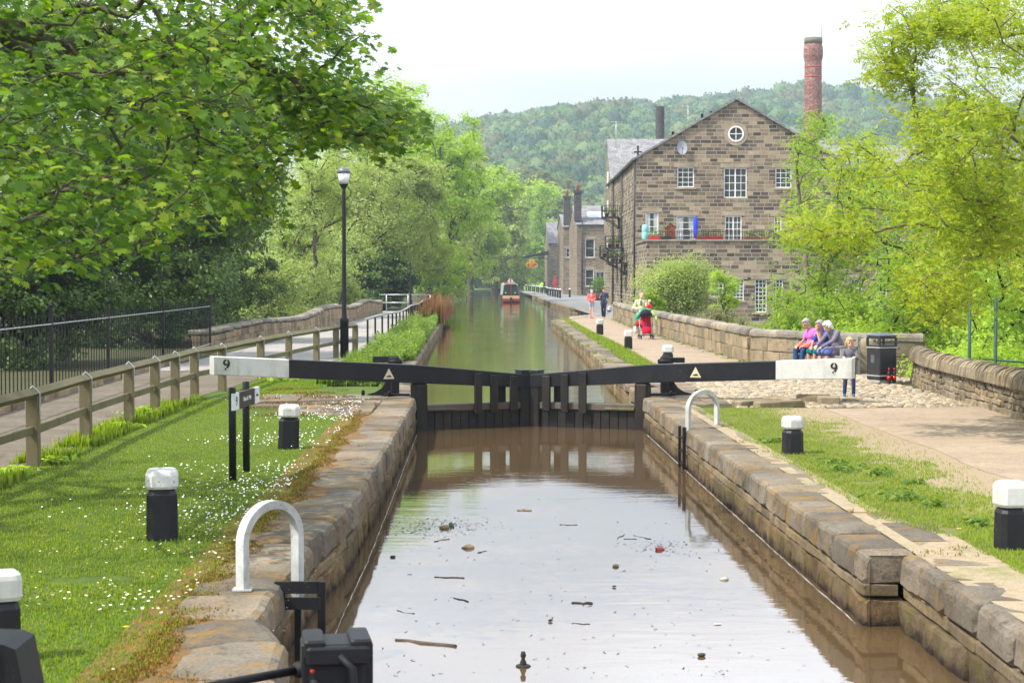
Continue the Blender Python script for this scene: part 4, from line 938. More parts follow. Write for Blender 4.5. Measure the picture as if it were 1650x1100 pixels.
while x < 11: mb.box(B.p(x, tb+.15, ZT+.42), (.03, .03, .62)); x += .16
for z in (.25, .62): mb.box(B.p(6, tb+.15, ZT+z), (10.2, .04, .03), ax=Matrix((ux, uy, UPV)).transposed())
mb.build('railing', M['pipe'], T)
# right wing of the mill beyond the trees (wall face set back from the gable)
mb = MB(); Pr = lambda a, z: B.p(W+a, 2.5, z); wh = [(1.2+2.9*k, z0, 1.1, 2.0) for k in range(7) for z0 in (-3.4, .4, 3.6, 6.4)]
wall_face(mb, Pr, 22, ZB, ZE-.6, wh, .16, ng); mb.face([B.p(W+22, 2.5, ZB), B.p(W+22, 16, ZB), B.p(W+22, 16, ZE-.6), B.p(W+22, 2.5, ZE-.6)]); mb.build('wing_wall', M['millstone'], T)
for h in wh: window(T, Pr, ng, *h, 3, 4, lintel=False)
mb = MB(); roofslab(mb, B.p(W-.5, 2.2, ZE-.7), B.p(W+22.2, 2.2, ZE-.7), B.p(W+22.2, 9.5, mz(222)), B.p(W-.5, 9.5, mz(222))); roofslab(mb, B.p(W-.5, 16, ZE-.7), B.p(W+22.2, 16, ZE-.7), B.p(W+22.2, 9.5, mz(222)), B.p(W-.5, 9.5, mz(222))); mb.build('wing_roof', M['slate'], T)
# ---- cross wing behind: gable towards the canal
S2 = 18.0; Y2 = F/S2; X2 = (986-771)/S2; wz = lambda y: H+(449-y)/S2
T2 = thing('mill', (X2, Y2, 0), 'taller slate roofed cross wing joined behind the gabled mill', 'mill')
zr = wz(222); ze = wz(330)+2; wl = 20; dp = 11
mb = MB(); mb.face([(X2-.35, Y2-4, -.3), (X2+.1, Y2+dp, -.3), (X2+.1, Y2+dp, ze), (X2-.1, Y2+dp/2-2, zr-.1), (X2-.35, Y2-4, ze)]); mb.face([(X2-.35, Y2-4, -.3), (X2+wl, Y2-4, -.3), (X2+wl, Y2-4, ze), (X2-.35, Y2-4, ze)]); mb.build('wall', M['millstone'], T2)
mb = MB(); A = Vector; roofslab(mb, A((X2-.5, Y2-4.2, ze-.1)), A((X2+wl, Y2-4.2, ze-.1)), A((X2+wl, Y2+dp/2-2, zr)), A((X2-.2, Y2+dp/2-2, zr))); roofslab(mb, A((X2+.1, Y2+dp, ze-.1)), A((X2+wl, Y2+dp, ze-.1)), A((X2+wl, Y2+dp/2-2, zr)), A((X2-.1, Y2+dp/2-2, zr))); mb.build('roof', M['slate'], T2)
mb = MB(); 
for z in (5.2, 8.6, 11.2):
    for y in (-1.0, 2.5): mb.box((X2-.18, Y2+y, z), (.12, .9, 1.5))
mb.build('window', M['whiteframe'], T2)
# ---- things on the mill
def antenna(p, h, label, s=1.0):
    mb = MB(); mb.tube([p, p+UPV*h], .025*s, 5)
    for k in range(5): mb.tube([p+UPV*(h-.05)+ux*(-.5+.2*k)*s+uy*.2*s, p+UPV*(h-.05)+ux*(-.5+.2*k)*s-uy*.2*s], .012*s, 4)
    mb.tube([p+UPV*(h-.05)-ux*.6*s, p+UPV*(h-.05)+ux*.5*s], .015*s, 4)
    tag(mb.build('aerial', M['galv']), label, 'aerial')
antenna(B.p(mx(1109), .5, mz(213)), 1.9, 'thin television aerial rising from the gable slope over the satellite dish')
antenna(Vector((X2+.5, Y2+2, zr-.8)), 2.4, 'television aerial at the left end of the slate cross wing roof', 1.2)
dsh = B.p(mx(1098), -.35, mz(239)); T = thing('satellite_dish', tuple(dsh), 'round grey satellite dish fixed high on the mill gable', 'satellite dish')
mb = MB(); Rm = Matrix.Rotation(R(80), 3, 'X')@Matrix.Rotation(R(12), 3, 'Y'); rings = []
for r_, z in ((.02, .10), (.2, .085), (.36, .04), (.45, 0)): rings.append([dsh+Rm@Vector((r_*math.cos(a)*.85, r_*math.sin(a)*1.15, -z)) for a in np.linspace(0, 2*math.pi, 18, endpoint=False)])
mb.grid(rings, sm=True, cap=False); mb.build('dish', flat('dish grey', (.30, .32, .35), .5), T)
mb = MB(); mb.tube([dsh+uy*.1-UPV*.1, dsh+uy*.35-UPV*.45], .03, 5); mb.tube([dsh-UPV*.5, dsh-uy*.45-UPV*.1], .015, 4); mb.box(dsh-uy*.45-UPV*.08, (.08, .1, .08)); mb.build('mounting_arm', M['pipe'], T)
tk = B.p(-.02, tb+.9, ZT); 
mb = MB(); mb.lathe((tk.x, tk.y+.3, ZT+.12), [(.19, 0), (.21, .08), (.215, .5), (.20, .52), (.215, .56), (.21, .9), (.14, 1.0), (.001, 1.03)], 16); tag(mb.build('water_butt', flat('teal plastic', (.22, .50, .48), .45, .4)), 'rounded teal water butt on the left corner of the terrace', 'water butt')
# terrace shed, umbrella, planters and plants
sx0 = B.p((1081-1042)/S1, tb+.7, ZT); T = thing('garden_shed', tuple(sx0), 'little red wooden shed with pitched dark roof on the terrace', 'shed')
mb = MB(); mb.box((sx0.x, sx0.y, ZT+.55), (.62, .5, .8)); mb.face([(sx0.x-.31, sx0.y-.25, ZT+.95), (sx0.x+.31, sx0.y-.25, ZT+.95), (sx0.x, sx0.y-.25, ZT+1.2)]); mb.build('wall', flat('red shed wood', (.30, .055, .035), .7), T)
mb = MB(); 
for s_ in (-1, 1): mb.face([(sx0.x, sx0.y-.32, ZT+1.24), (sx0.x, sx0.y+.32, ZT+1.24), (sx0.x+s_*.40, sx0.y+.32, ZT+.90), (sx0.x+s_*.40, sx0.y-.32, ZT+.90)])
mb.build('roof', M['pipe'], T)
up_ = B.p(mx(1119), -.8, ZT); T = thing('parasol', tuple(up_), 'closed blue parasol standing between the terrace windows', 'parasol')
mb = MB(); mb.lathe((up_.x, up_.y, ZT), [(.02, 0), (.02, .4), (.15, .45), (.17, .9), (.13, 1.0), (.17, 1.1), (.16, 1.75), (.05, 1.95), (.001, 2.0)], 10); mb.build('canopy', flat('blue parasol cloth', (.02, .05, .55), .7), T)
M['leaf_plant'] = leafmat('potted plant leaf', [(.06, .13, .025), (.10, .19, .03), (.17, .24, .05)], .35)
def tuft(name, c, r, n, size, mat, parent=None, flat_=1.0):
    C = RNG.normal(size=(n, 3)); C /= np.linalg.norm(C, axis=1, keepdims=True); C *= (RNG.random((n, 1))**.4)*np.array([r, r, r*flat_]); C += np.array(c)
    T_ = [(-.5, 0, 0), (0, -.28, .06), (.5, 0, 0), (0, .28, .06)]
    return inst_mesh(name, T_, [(0, 1, 2, 3)], C, rots(n), size*(.6+.8*RNG.random(n)), mat, parent)
M['terracotta'] = flat('terracotta', (.36, .11, .06), .8); M['redpot'] = flat('red glazed pot', (.5, .02, .02), .4)
def planter(x, w_, lb, potm='terracotta', long=True, y_=None, z=None, r=.3):
    c = B.p(x, tb+.45, ZT+.1) if y_ is None else Vector((x, y_, z)); T = thing('planter', tuple(c), lb, 'plant pot', 'planters on the mill')
    mb = MB(); 
    if long: mb.box(c+UPV*.12, (w_, .25, .24), bev=.02)
    else: mb.lathe(c, [(w_*.35, 0), (w_*.5, .25), (w_*.52, .25), (w_*.45, .26)], 10)
    mb.build('pot', M[potm], T)
    if long:
        k = int(w_/.3)
        for i in range(k): pass
        n = int(w_*220); C = np.stack([RNG.uniform(-w_/2, w_/2, n), RNG.uniform(-.15, .15, n), .25+RNG.random(n)**1.5*r*1.4], 1)+np.array(c)
        inst_mesh('foliage', [(-.5, 0, 0), (0, -.28, .06), (.5, 0, 0), (0, .28, .06)], [(0, 1, 2, 3)], C, rots(n), .10*(.6+.8*RNG.random(n)), M['leaf_plant'], T)
    else: tuft('foliage', c+UPV*(.3+r*.6), r, 130, .11, M['leaf_plant'], T)
planter((1056-1042)/S1, .8, 'red trough with bright leaves at the left end of the terrace railing', 'redpot', r=.35)
planter((1074-1042)/S1, .7, 'dark leafy trough right before the little red shed', 'pipe', r=.7)
planter((1145-1042)/S1, 1.7, 'long red trough planter between the two terrace doors', 'redpot', r=.3)
planter((1222-1042)/S1, 1.8, 'long brown trough planter past the second terrace door', 'terracotta', r=.3)
# balconies on the canal side
def balcony(b_, z, lg, lb_n):
    T_ = T1
    mb = MB(); mb.box(B.p(-.75, b_, z), (1.5, lg, .10), ax=Matrix((ux, uy, UPV)).transposed())
    for k in (-.9, .9):
        mb.tube([B.p(-1.4, b_+k*lg*.5, z-.05), B.p(-.7, b_+k*lg*.5, z-.35), B.p(-.05, b_+k*lg*.5, z-.9)], .04, 4); mb.tube([B.p(-.05, b_+k*lg*.5, z), B.p(-.05, b_+k*lg*.5, z-.9)], .04, 4)
    o = mb.build('balcony', M['pipe'], T_); mb = MB()
    x = -1.45
    for k in range(9): mb.box(B.p(-1.45+k*.17, b_-lg/2+.03, z+.5), (.03, .03, .9))
    k = 0
    while k*.2 < lg: mb.box(B.p(-1.46, b_-lg/2+k*.2, z+.5), (.03, .03, .9)); k += 1
    for zz in (.5, .95): mb.box(B.p(-.73, b_-lg/2+.03, z+zz), (1.5, .04, .05), ax=Matrix((ux, uy, UPV)).transposed()); mb.box(B.p(-1.46, b_, z+zz), (.04, lg, .05), ax=Matrix((ux, uy, UPV)).transposed())
    mb.build('balcony_railing', M['pipe'], o)
T1 = [o for o in bpy.data.objects if o.name == 'mill'][0]
bl_ = [(19, mz(352, 19.3), 2.4), (10.5, mz(424, 20.7), 3.2), (22, mz(415, 19), 2.2), (14, mz(400, 20.2), 1.2)]
for i, (b_, z, lg) in enumerate(bl_): balcony(b_, z, lg, i)
plb = ['on the highest canal side balcony', 'on the lowest canal side balcony', 'on the far low balcony over the path', 'on the small middle balcony']
for i, (b_, z, lg) in enumerate(bl_):
    for j, (o, pm, lb) in enumerate(((-1.1, 'terracotta', 'terracotta pot with a bushy plant '), (-.5, 'redpot', 'red pot with leafy plant '))):
        q = B.p(o, b_-lg*.3, z+.06); planter(q.x, .36, lb+plb[i], pm, False, q.y, q.z, r=.33 if i != 1 else .42)
# ---- terraced houses
def house(label, xl, xr, S, ybase, yeave, yridge, depth, wins, gable_side=0.7, chim=None, mat='housestone', yaw=0.02, slates='slate', door=None):
    Y = F/S; z = lambda y: H+(449-y)/S; X0, X1 = (xl-771)/S, (xr-771)/S; Wd = X1-X0; zb, ze, zr = z(ybase)-.6, z(yeave), z(yridge)
    T = thing('stone_house', (X0, Y, z(ybase)), label, 'house', 'stone houses along the quay'); Pf = lambda a, zz: Vector((X0+a, Y, zz)); n = Vector((0, -1, 0))
    hs = [((x0-xl)/S, z(y1), (x1-x0)/S, (y1-y0)/S, c_, r_) for x0, y0, x1, y1, c_, r_ in wins]
    mb = MB(); wall_face(mb, Pf, Wd, zb, ze, hs, .15, n)
    gx = X0-gable_side*depth/10; gx = X0-.0
    rg = depth/2
    mb.face([(X0, Y, zb), (X0-.4, Y+depth, zb), (X0-.4, Y+depth, ze), (X0-.2, Y+rg, zr-.1), (X0, Y, ze)]); mb.face([(X1, Y, zb), (X1, Y+depth, zb), (X1, Y+depth, ze), (X1, Y+rg, zr-.1), (X1, Y, ze)])
    mb.build('wall', M[mat], T)
    for h in hs: window(T, Pf, n, *h, fw=.09)
    mb = MB(); A = Vector; roofslab(mb, A((X0-.15, Y-.25, ze-.1)), A((X1+.15, Y-.25, ze-.1)), A((X1+.15, Y+rg, zr)), A((X0-.35, Y+rg, zr))); roofslab(mb, A((X0-.5, Y+depth, ze-.1)), A((X1+.15, Y+depth, ze-.1)), A((X1+.15, Y+rg, zr)), A((X0-.35, Y+rg, zr))); rf = mb.build('roof', M[slates], T)
    for (cx0, cx1, yt, yb_, pots) in (chim or []):
        xa, xb = (cx0-771)/S, (cx1-771)/S; mb = MB(); c = Vector(((xa+xb)/2, Y+.8, (z(yt)+z(yb_))/2-.3)); mb.box(c, (xb-xa, 1.2, z(yt)-z(yb_)+1.2)); mb.box((c.x, c.y, z(yt)+.25), (xb-xa+.25, 1.4, .3)); ch = mb.build('chimney', M['darkbrick'], rf)
        if pots: mb = MB(); mb.lathe((c.x, c.y, z(yt)+.4), [(.22, 0), (.18, .7), (.22, .85), (.2, .85)], 10); 
        if pots: o = mb.build('chimney_pot', M['terracotta'], T)
    return T, Pf, n, z, X0, Y
HA = house('stone house with skylights and white windows next to the mill', 929.5, 985, 12.0, 476, 362, 330, 12, [(943, 385, 958, 415, 1, 2), (943, 434, 957, 461, 1, 2), (960, 438, 974, 470, 2, 1)], chim=[(925.5, 937, 312, 345, True)])
Th, Pf, n, z, X0, Y = HA; mb = MB(); 
for yy, hh in ((343, 9), (348.5, 5)):
    c = Vector(((962-771)/12, Y+3.2, z(343)+.35)); 
rn = Vector((0, -(z(330)-z(362)), 6)).normalized(); rd = Vector((0, 6, z(330)-z(362))).normalized(); cc = Vector(((962-771)/12, Y+2.6, z(362)+(z(330)-z(362))*2.85/6.25)); 
mb.box(cc+rn*.2, (2.3, 1.9, .12), ax=Matrix((Vector((1, 0, 0)), rd, rn)).transposed()); mb.build('skylight', M['whiteframe'], Th); mb = MB(); mb.box(cc+rn*.27, (2.0, 1.5, .04), ax=Matrix((Vector((1, 0, 0)), rd, rn)).transposed()); mb.build('skylight_glass', flat('bright sky glass', (.5, .6, .68), .1, .8), Th)
mb = MB(); mb.tube([(X0+.7, Y-.15, z(355)), (X0+.7, Y-.15, z(474))], .09, 6); mb.build('drain_pipe', M['pipe'], Th)
house('narrow stone house with dark tall chimney between its neighbours', 907.5, 929, 11.0, 473, 366, 345, 10, [(912, 400, 918, 415, 1, 2)], chim=[(908.5, 919.5, 320, 366, True)])
HC = house('plain stone house end with grey slate roof beside the canopy', 884, 907, 8.6, 465, 392, 358, 9, [(898, 404, 904, 411, 1, 1)], mat='housestone')
# canopy with orange bicycle sign
Sq = 9.0; Yq = F/Sq; zq = lambda y: H+(449-y)/Sq; xq = lambda x: (x-771)/Sq
T = thing('canopy', (xq(862), Yq, zq(412)), 'dark lean to canopy projecting from the end house over the quay', 'canopy'); mb = MB()
A = Vector; roofslab(mb, A((xq(840), Yq, zq(415))), A((xq(884), Yq, zq(405))), A((xq(884), Yq+6, zq(405))), A((xq(840), Yq+6, zq(415))), .12); mb.build('roof', M['pipe'], T)
mb = MB(); mb.tube([(xq(841), Yq+.1, zq(415.5)), (xq(883), Yq+.1, zq(416.5))], .08, 4)
for x in (852, 862, 872): mb.tube([(xq(x), Yq+.1, zq(415.8)), (xq(x), Yq+.1, zq(405+(884-x)*10/44))], .05, 4)
mb.build('truss', M['pipe'], T)
mb = MB(); mb.grid([[(xq(841), Yq+.2, zq(416.5)), (xq(884), Yq+.2, zq(411)), (xq(884), Yq+.2, zq(404.5)), (xq(841), Yq+.2, zq(415))], [(xq(841), Yq+.3, zq(416.5)), (xq(884), Yq+.3, zq(411)), (xq(884), Yq+.3, zq(404.5)), (xq(841), Yq+.3, zq(415))]]); mb.build('gable_boards', flat('brown boards', (.05, .035, .03), .8), T)
org = flat('orange sign paint', (.75, .17, .02), .5); T = thing('bicycle_sign', (xq(857), Yq-.3, zq(425)), 'orange bicycle shaped sign hanging under the canopy', 'sign')
def wheel(cx, cy_, r): 
    mb = MB(); mb.tube([(cx+r*math.cos(a), Yq-.3, cy_+r*math.sin(a)) for a in np.linspace(0, 2*math.pi, 17)], .07, 4, cap=False); mb.build('wheel', org, T)
wheel(xq(852), zq(427.5), .42); wheel(xq(862), zq(427.5), .42)
mb = MB(); P_ = lambda x, y: (xq(x), Yq-.3, zq(y))
for a_, b_ in (((852, 427.5), (854, 421.5)), ((854, 421.5), (860.5, 421.5)), ((860.5, 421.5), (857, 427.5)), ((857, 427.5), (852, 427.5)), ((857, 427.5), (854, 421.5)), ((860, 419.5), (862, 427.5)), ((860, 419.5), (861.8, 419)), ((853.2, 419.8), (855.4, 419.8)), ((854, 421.5), (854.2, 419.8))): mb.tube([P_(*a_), P_(*b_)], .07, 4)
mb.build('frame', org, T)
# ---- chimneys
def bigchimney(label, x, S, w0, w1, ytop, ybot, mat, cap=True):
    Y = F/S; X = (x-771)/S; zt = H+(449-ytop)/S; zb = -4; r0, r1 = w0/2/S, w1/2/S
    T = thing('mill_chimney', (X, Y, zb), label, 'chimney'); mb = MB(); n = 20; prof = []
    for k in range(8): prof.append((r0+(r1-r0)*k/7, zb+(zt-zb-2.2)*k/7))
    mb.lathe((X, Y, 0), prof, n, sm=False)
    for z_, r in ((zt-6.5, r1*1.06), (zt-7.3, r1*1.05)) if cap else (): mb.lathe((X, Y, 0), [(r, z_), (r, z_+.25)], n, sm=False)
    mb.build('shaft', M[mat], T)
    if cap:
        mb = MB(); mb.lathe((X, Y, 0), [(r1, zt-3.2), (r1*1.16, zt-2.4), (r1*1.16, zt-1.4), (r1*1.04, zt-.9), (r1*1.06, zt), (r1*.85, zt+.02)], n, sm=False); mb.build('crown', M['redbrick'], T)
        mb = MB(); mb.lathe((X, Y, 0), [(r1*1.075, zt-.75), (r1*1.08, zt+.05)], n); mb.build('rim', flat('mossy cap stone', (.16, .15, .10), .9), T)
        mb = MB(); mb.tube([(X+r1, Y, zt-1), (X+r1, Y, zt+1.7)], .035, 4); mb.build('lightning_rod', M['pipe'], T)
        mb = MB()
        for z_ in (zt-5.2, zt-3.9): mb.lathe((X, Y, 0), [(r1*1.05, z_), (r1*1.05, z_+.14)], n)
        mb.build('iron_band', flat('red iron band', (.5, .07, .05), .6), T)
    else:
        mb = MB(); mb.lathe((X, Y, 0), [(r1, zt-2.3), (r1, zt-.1), (r1*1.03, zt), (r1*.8, zt)], n, sm=False); mb.build('crown', M[mat], T)
bigchimney('tall tapering red brick mill chimney rising over the roofs', 1309.5, 12.0, 36, 27, 63, 230, 'redbrick')
bigchimney('short dark round chimney behind the slate cross wing', 1063, 12.5, 15, 14, 173, 230, 'darkbrick', False)
# quay bollards with white tops
q = []
for k in range(6): q.append((883+k*3.9, 475+k*.85, 15))
for k in range(11): q.append((848+k*3.3+(k % 2)*.6, 467+k*.55, 13))
for k, (x, y, hpx) in enumerate(q):
    p = at(x, y+.8); S = F/p.y; h = 1.05; 
    if k == 0:
        T = thing('quay_bollard', tuple(p), 'slim black quay post with white top in the row near the narrowboat', 'bollard', 'slim black posts lining the quay'); px0 = T
        mb = MB(); mb.lathe(p, [(.12, 0), (.11, h-.15), (.15, h-.12), (.001, h-.1)], 8); mb.build('post', M['pipe'], T); mb = MB(); mb.lathe(p+UPV*(h-.12), [(.13, 0), (.13, .14), (.001, .16)], 8); mb.build('cap', M['whiteframe'], T)
    else: c = copy_tree(px0); c.location = p
for x, y, lb in ((918, 479, 'lone slim black bollard on the grey pavement left of the walkers'), (945.5, 476, 'slim dark bollard partly behind the walker in the coral jacket')):
    p = at(x, y); c = copy_tree(px0); c.location = p; c['label'] = lb
# flower bushes by the houses
M['pinkflower'] = leafmat('pink flower', [(.45, .03, .06), (.6, .06, .12), (.3, .02, .04)], .3, tint=(1.3, .5, .6))
p = at(903, 472); tag(tuft('flowering_shrub', p+UPV*1.6, 1.3, 500, .28, M['pinkflower']), 'pink red flowering shrub against the narrow house', 'shrub')
p = at(912, 473); tag(tuft('shrub', p+UPV*2.3, 1.6, 900, .26, M['leaf_plant'], flat_=1.5), 'yellow green climbing shrub beside the narrow house door', 'shrub')
p = at(967, 484); T = thing('planter', tuple(p), 'brown wooden half barrel of greenery behind the walkers', 'plant pot'); mb = MB(); mb.lathe(p, [(.55, 0), (.7, .5), (.65, 1.0), (.6, 1.0)], 12); mb.build('tub', flat('barrel wood', (.10, .05, .03), .8), T); tuft('foliage', p+UPV*1.6, 1.1, 700, .22, M['leaf_plant'], T, .8)
# ------------------------------------------------------------------ narrowboat
def boat():
    X, Y = (823.5-771)/14.8, F/14.8+1; W = 2.15; z0 = WU
    T = thing('narrowboat', (X, Y, z0), 'green canal narrowboat with cream and red bow moored at the quay', 'boat')
    hull = flat('hull black', (.02, .02, .022), .5); cream = flat('cream paint', (.55, .42, .22), .5); redp = flat('red paint', (.35, .02, .02), .5); green = flat('dark green paint', (.015, .05, .04), .5, .4); grey = flat('weathered cabin paint', (.33, .34, .31), .6)
    L = 17
    def hring(y, w_, zt, dz=0): return [(X-w_, y, z0-.3), (X+w_, y, z0-.3), (X+w_*1.05, y, z0+.25), (X+w_*1.05, y, zt), (X-w_*1.05, y, zt), (X-w_*1.05, y, z0+.25)]
    mb = MB(); mb.grid([hring(Y-.1, .82, z0+.95), hring(Y+1.2, 1.0, z0+.85), hring(Y+2.6, W/2, z0+.8), hring(Y+L, W/2, z0+.8)]); mb.build('hull', hull, T)
    mb = MB(); mb.box((X, Y-.14, z0+.62), (1.86, .05, .34)); mb.build('bow_band', cream, T); mb = MB(); mb.box((X, Y-.14, z0+.30), (1.86, .05, .26)); mb.box((X, Y-.17, z0+.35), (.22, .12, .5), m=1); mb.build('bow_stripe', [redp, hull], T)
    def cring(y, wb, wt, zb, zt): return [(X-wb, y, zb), (X+wb, y, zb), (X+wt, y, zt-.12), (X+wt*.75, y, zt), (X-wt*.75, y, zt), (X-wt, y, zt-.12)]
    mb = MB(); mb.grid([cring(Y+1.0, .92, .78, z0+.8, z0+2.15), cring(Y+L-1, .96, .85, z0+.8, z0+2.15)]); mb.build('cabin', grey, T)
    mb = MB(); mb.grid([cring(Y+.85, .86, .74, z0+.84, z0+1.98), cring(Y+.98, .86, .74, z0+.84, z0+1.98)]); mb.build('cratch_cover', green, T)
    mb = MB(); mb.box((X+.03, Y+.82, z0+1.45), (.10, .04, 1.05)); mb.box((X, Y+.82, z0+2.0), (1.1, .04, .05)); mb.build('cover_strap', redp, T)
    for s in (-.55, .5): mb = MB(); mb.lathe((X+s, Y+.78, z0+1.0), [(.001, 0), (.09, .02), (.10, .12), (.001, .13)], 8); mb.build('headlamp', cream, T)
    mb = MB(); mb.grid([[(X-.5, Y+2, z0+2.15), (X+.5, Y+2, z0+2.15), (X+.05, Y+2.2, z0+2.65), (X-.05, Y+2.2, z0+2.65)], [(X-.5, Y+5, z0+2.15), (X+.5, Y+5, z0+2.15), (X+.05, Y+5, z0+2.65), (X-.05, Y+5, z0+2.65)]]); mb.build('roof_cover', grey, T)
    mb = MB(); mb.box((X, Y+1.9, z0+2.45), (.12, .05, .5)); mb.box((X-.5, Y+1.6, z0+2.22), (.5, .4, .14)); mb.build('roof_board', redp, T)
    mb = MB(); mb.lathe((X-.35, Y+4, z0+2.15), [(.07, 0), (.07, .7), (.1, .72)], 8); mb.build('stove_pipe', hull, T)
boat()
# ------------------------------------------------------------------ near gate gear in front of the camera
S = 340.0; Y = F/S
T = thing('paddle_gear', ((537-771)/S, Y, -.1), 'heavy black wooden post head with iron fittings rising from the water edge', 'paddle gear')
X = (537-771)/S; zt = H-(1040-449)/S; mb = MB(); ax = Matrix.Rotation(R(8), 3, 'Z')
mb.box((X, Y+.12, zt-.6), (.27, .26, 1.2), ax=ax, bev=.02)
mb.build('post', M['black'], T)
mb = MB()
for s in (-1, 1): mb.box(Vector((X, Y+.12, zt-.02))+ax@Vector((s*.11, 0, 0)), (.10, .30, .09), ax=ax, bev=.012)
for s in (-1, 1): mb.box(Vector((X, Y+.12, zt-.05))+ax@Vector((0, s*.12, 0)), (.30, .09, .09), ax=ax, bev=.012)
for s in (-1, 1): mb.box(Vector((X, Y+.12, zt-.4))+ax@Vector((s*.145, 0, 0)), (.05, .2, .8), ax=ax, bev=.01)
mb.build('head_frame', M['black'], T)
mb = MB(); mb.tube([Vector((X+.03, Y-.03, zt-.05)), Vector((X+.09, Y-.06, zt-.10)), Vector((X+.11, Y-.06, zt-.5))], .022, 6); mb.lathe((X-.09, Y-.03, zt-.18), [(.001, -.02), (.025, -.015), (.025, .015), (.001, .02)], 8); mb.build('iron_strap', M['iron'], T)
rb = flat('red bolt', (.4, .03, .01), .6); mb = MB(); mb.ball((X-.10, Y-.035, zt-.12), .012, 6); mb.build('bolt', rb, T)
T = thing('handrail_bar', ((400-771)/S, Y, zt-.2), 'black round iron bar reaching from the post head across the coping', 'iron bar')
a, b = atd(300, 1112, Y-.3), atd(484, 1078, Y+.1); mb = MB(); mb.tube([a+(a-b)*.5, a, b], .021, 10); mb.build('bar', M['iron'], T)
mb = MB(); mb.lathe((b.x+.01, b.y, b.z), [(.001, -.04), (.045, -.03), (.045, .03), (.001, .04)], 10); mb.build('ball_joint', M['iron'], T)
S = 400.0; Y = F/S; Xb = (22-771)/S; zb = H-(1030-449)/S
T = thing('balance_beam', (Xb, Y, 0), 'blurred black beam end of the nearest gate at the picture corner', 'beam'); mb = MB()
mb.grid([[(Xb-.5, Y-.1, zb-.5), (Xb+.12, Y-.1, zb-.5), (Xb+.03, Y-.1, zb-.02), (Xb-.02, Y-.1, zb), (Xb-.5, Y-.1, zb+.02)], [(Xb-.5, Y+.2, zb-.5), (Xb+.12, Y+.2, zb-.5), (Xb+.03, Y+.2, zb-.02), (Xb-.02, Y+.2, zb), (Xb-.5, Y+.2, zb+.02)]]); mb.build('timber', M['black'], T)
mb = MB(); mb.box((Xb-.12, Y-.12, zb-.25), (.05, .03, .6)); mb.build('iron_strap', M['iron'], T)
# ------------------------------------------------------------------ floating things
M['wetstick'] = flat('wet stick', (.06, .04, .025), .6, .4, .4, 30); M['drywood'] = flat('floating dry wood', (.30, .20, .11), .7, .3, .3, 20)
def stick(x0, y0, x1, y1, r, lb, m='wetstick'):
    a, b = at(x0, y0, WL+.001), at(x1, y1, WL+.001); n = 5; pts = []
    for k in range(n+1): p = a.lerp(b, k/n); pts.append(p+Vector((random.uniform(-.015, .015), random.uniform(-.03, .03), random.uniform(-.004, .001))) if 0 < k < n else p)
    mb = MB(); mb.tube(pts, [r*.72*random.uniform(.6, 1.1) for _ in pts], 5); tag(mb.build('stick', M[m]), lb, 'stick', 'sticks floating in the chamber')
stick(637, 1031, 735, 1041, .022, 'longest dark stick floating near the black post head')
stick(700, 929, 748, 931, .014, 'thin straight stick floating between the daisies side and the pale block')
stick(731, 963, 754, 969, .014, 'short dark stick floating alone above the longest one')
stick(921, 971, 954, 972, .020, 'stout brown stick floating in the middle of the chamber')
stick(902, 845, 930, 845, .010, 'thin twig floating level with the drifted rubbish'); stick(1021, 862, 1049, 868, .010, 'slim twig floating above the red bottle')
stick(1005, 868, 1026, 868, .010, 'twig lying flat on the water beside the slim one'); stick(995, 868, 1006, 860, .010, 'tiny slanting twig near two others'); stick(640, 983, 668, 988, .009, 'faint twig close to the left waterline')
stick(834, 822, 856, 822, .028, 'thick short log floating farthest up the chamber', 'drywood')
stick(770, 890, 784, 887, .012, 'small twig drifting by the wood block'); stick(922, 1004, 950, 1005, .008, 'hair thin twig under the stout brown stick'); stick(700, 872, 724, 868, .012, 'twig pointing out of the drifted rubbish')
def lump(x, y, s, lb, mt, cat='driftwood', nm='wood_block', sc=(1.4, .8, .7)):
    s *= .8
    p = at(x, y, WL+.01); mb = MB(); rr = random.random()*50; mb.ball(p, (s*sc[0], s*sc[1], s*sc[2]), 10)
    mb.v = [tuple(Vector(v)+mnoise.noise_vector(Vector(v)*14+Vector((rr, 0, 0)))*s*.5) for v in mb.v]; tag(mb.build(nm, mt), lb, cat)
lump(755, 881, .06, 'pale brown wood block floating right of the left wall', M['drywood']); lump(716, 849, .05, 'tan rounded wood block caught in the drifted rubbish', M['drywood']); lump(728, 845, .04, 'green plastic ball among the drifted rubbish', flat('green plastic', (.10, .22, .14), .4), 'ball', 'ball', (1, 1, 1))
lump(1063, 884, .05, 'red drink bottle floating on its side', flat('wet red plastic', (.35, .03, .03), .3, .6), 'bottle', 'plastic_bottle', (1.5, .6, .6)); lump(992, 911, .035, 'small square tan cup floating on the water', M['drywood'], 'cup', 'floating_cup', (1, 1, .9))
lump(1166, 932, .045, 'grey crumpled bag floating off the right wall', flat('grey bag', (.35, .33, .29), .6), 'litter', 'plastic_bag', (1.2, .8, .7)); lump(633, 896, .025, 'small brown lump floating by the left wall', M['wetstick'])
lump(1131, 1055, .03, 'dark clod floating low on the right side', M['wetstick']); lump(886, 999, .02, 'tiny dark chip floating in mid chamber', M['wetstick']); lump(990, 944, .018, 'tiny dark chip floating under the tan cup', M['wetstick']); lump(1156, 1004, .03, 'white feather like scrap floating', flat('white scrap', (.6, .6, .58), .5), 'litter', 'paper_scrap', (1.6, .5, .3))
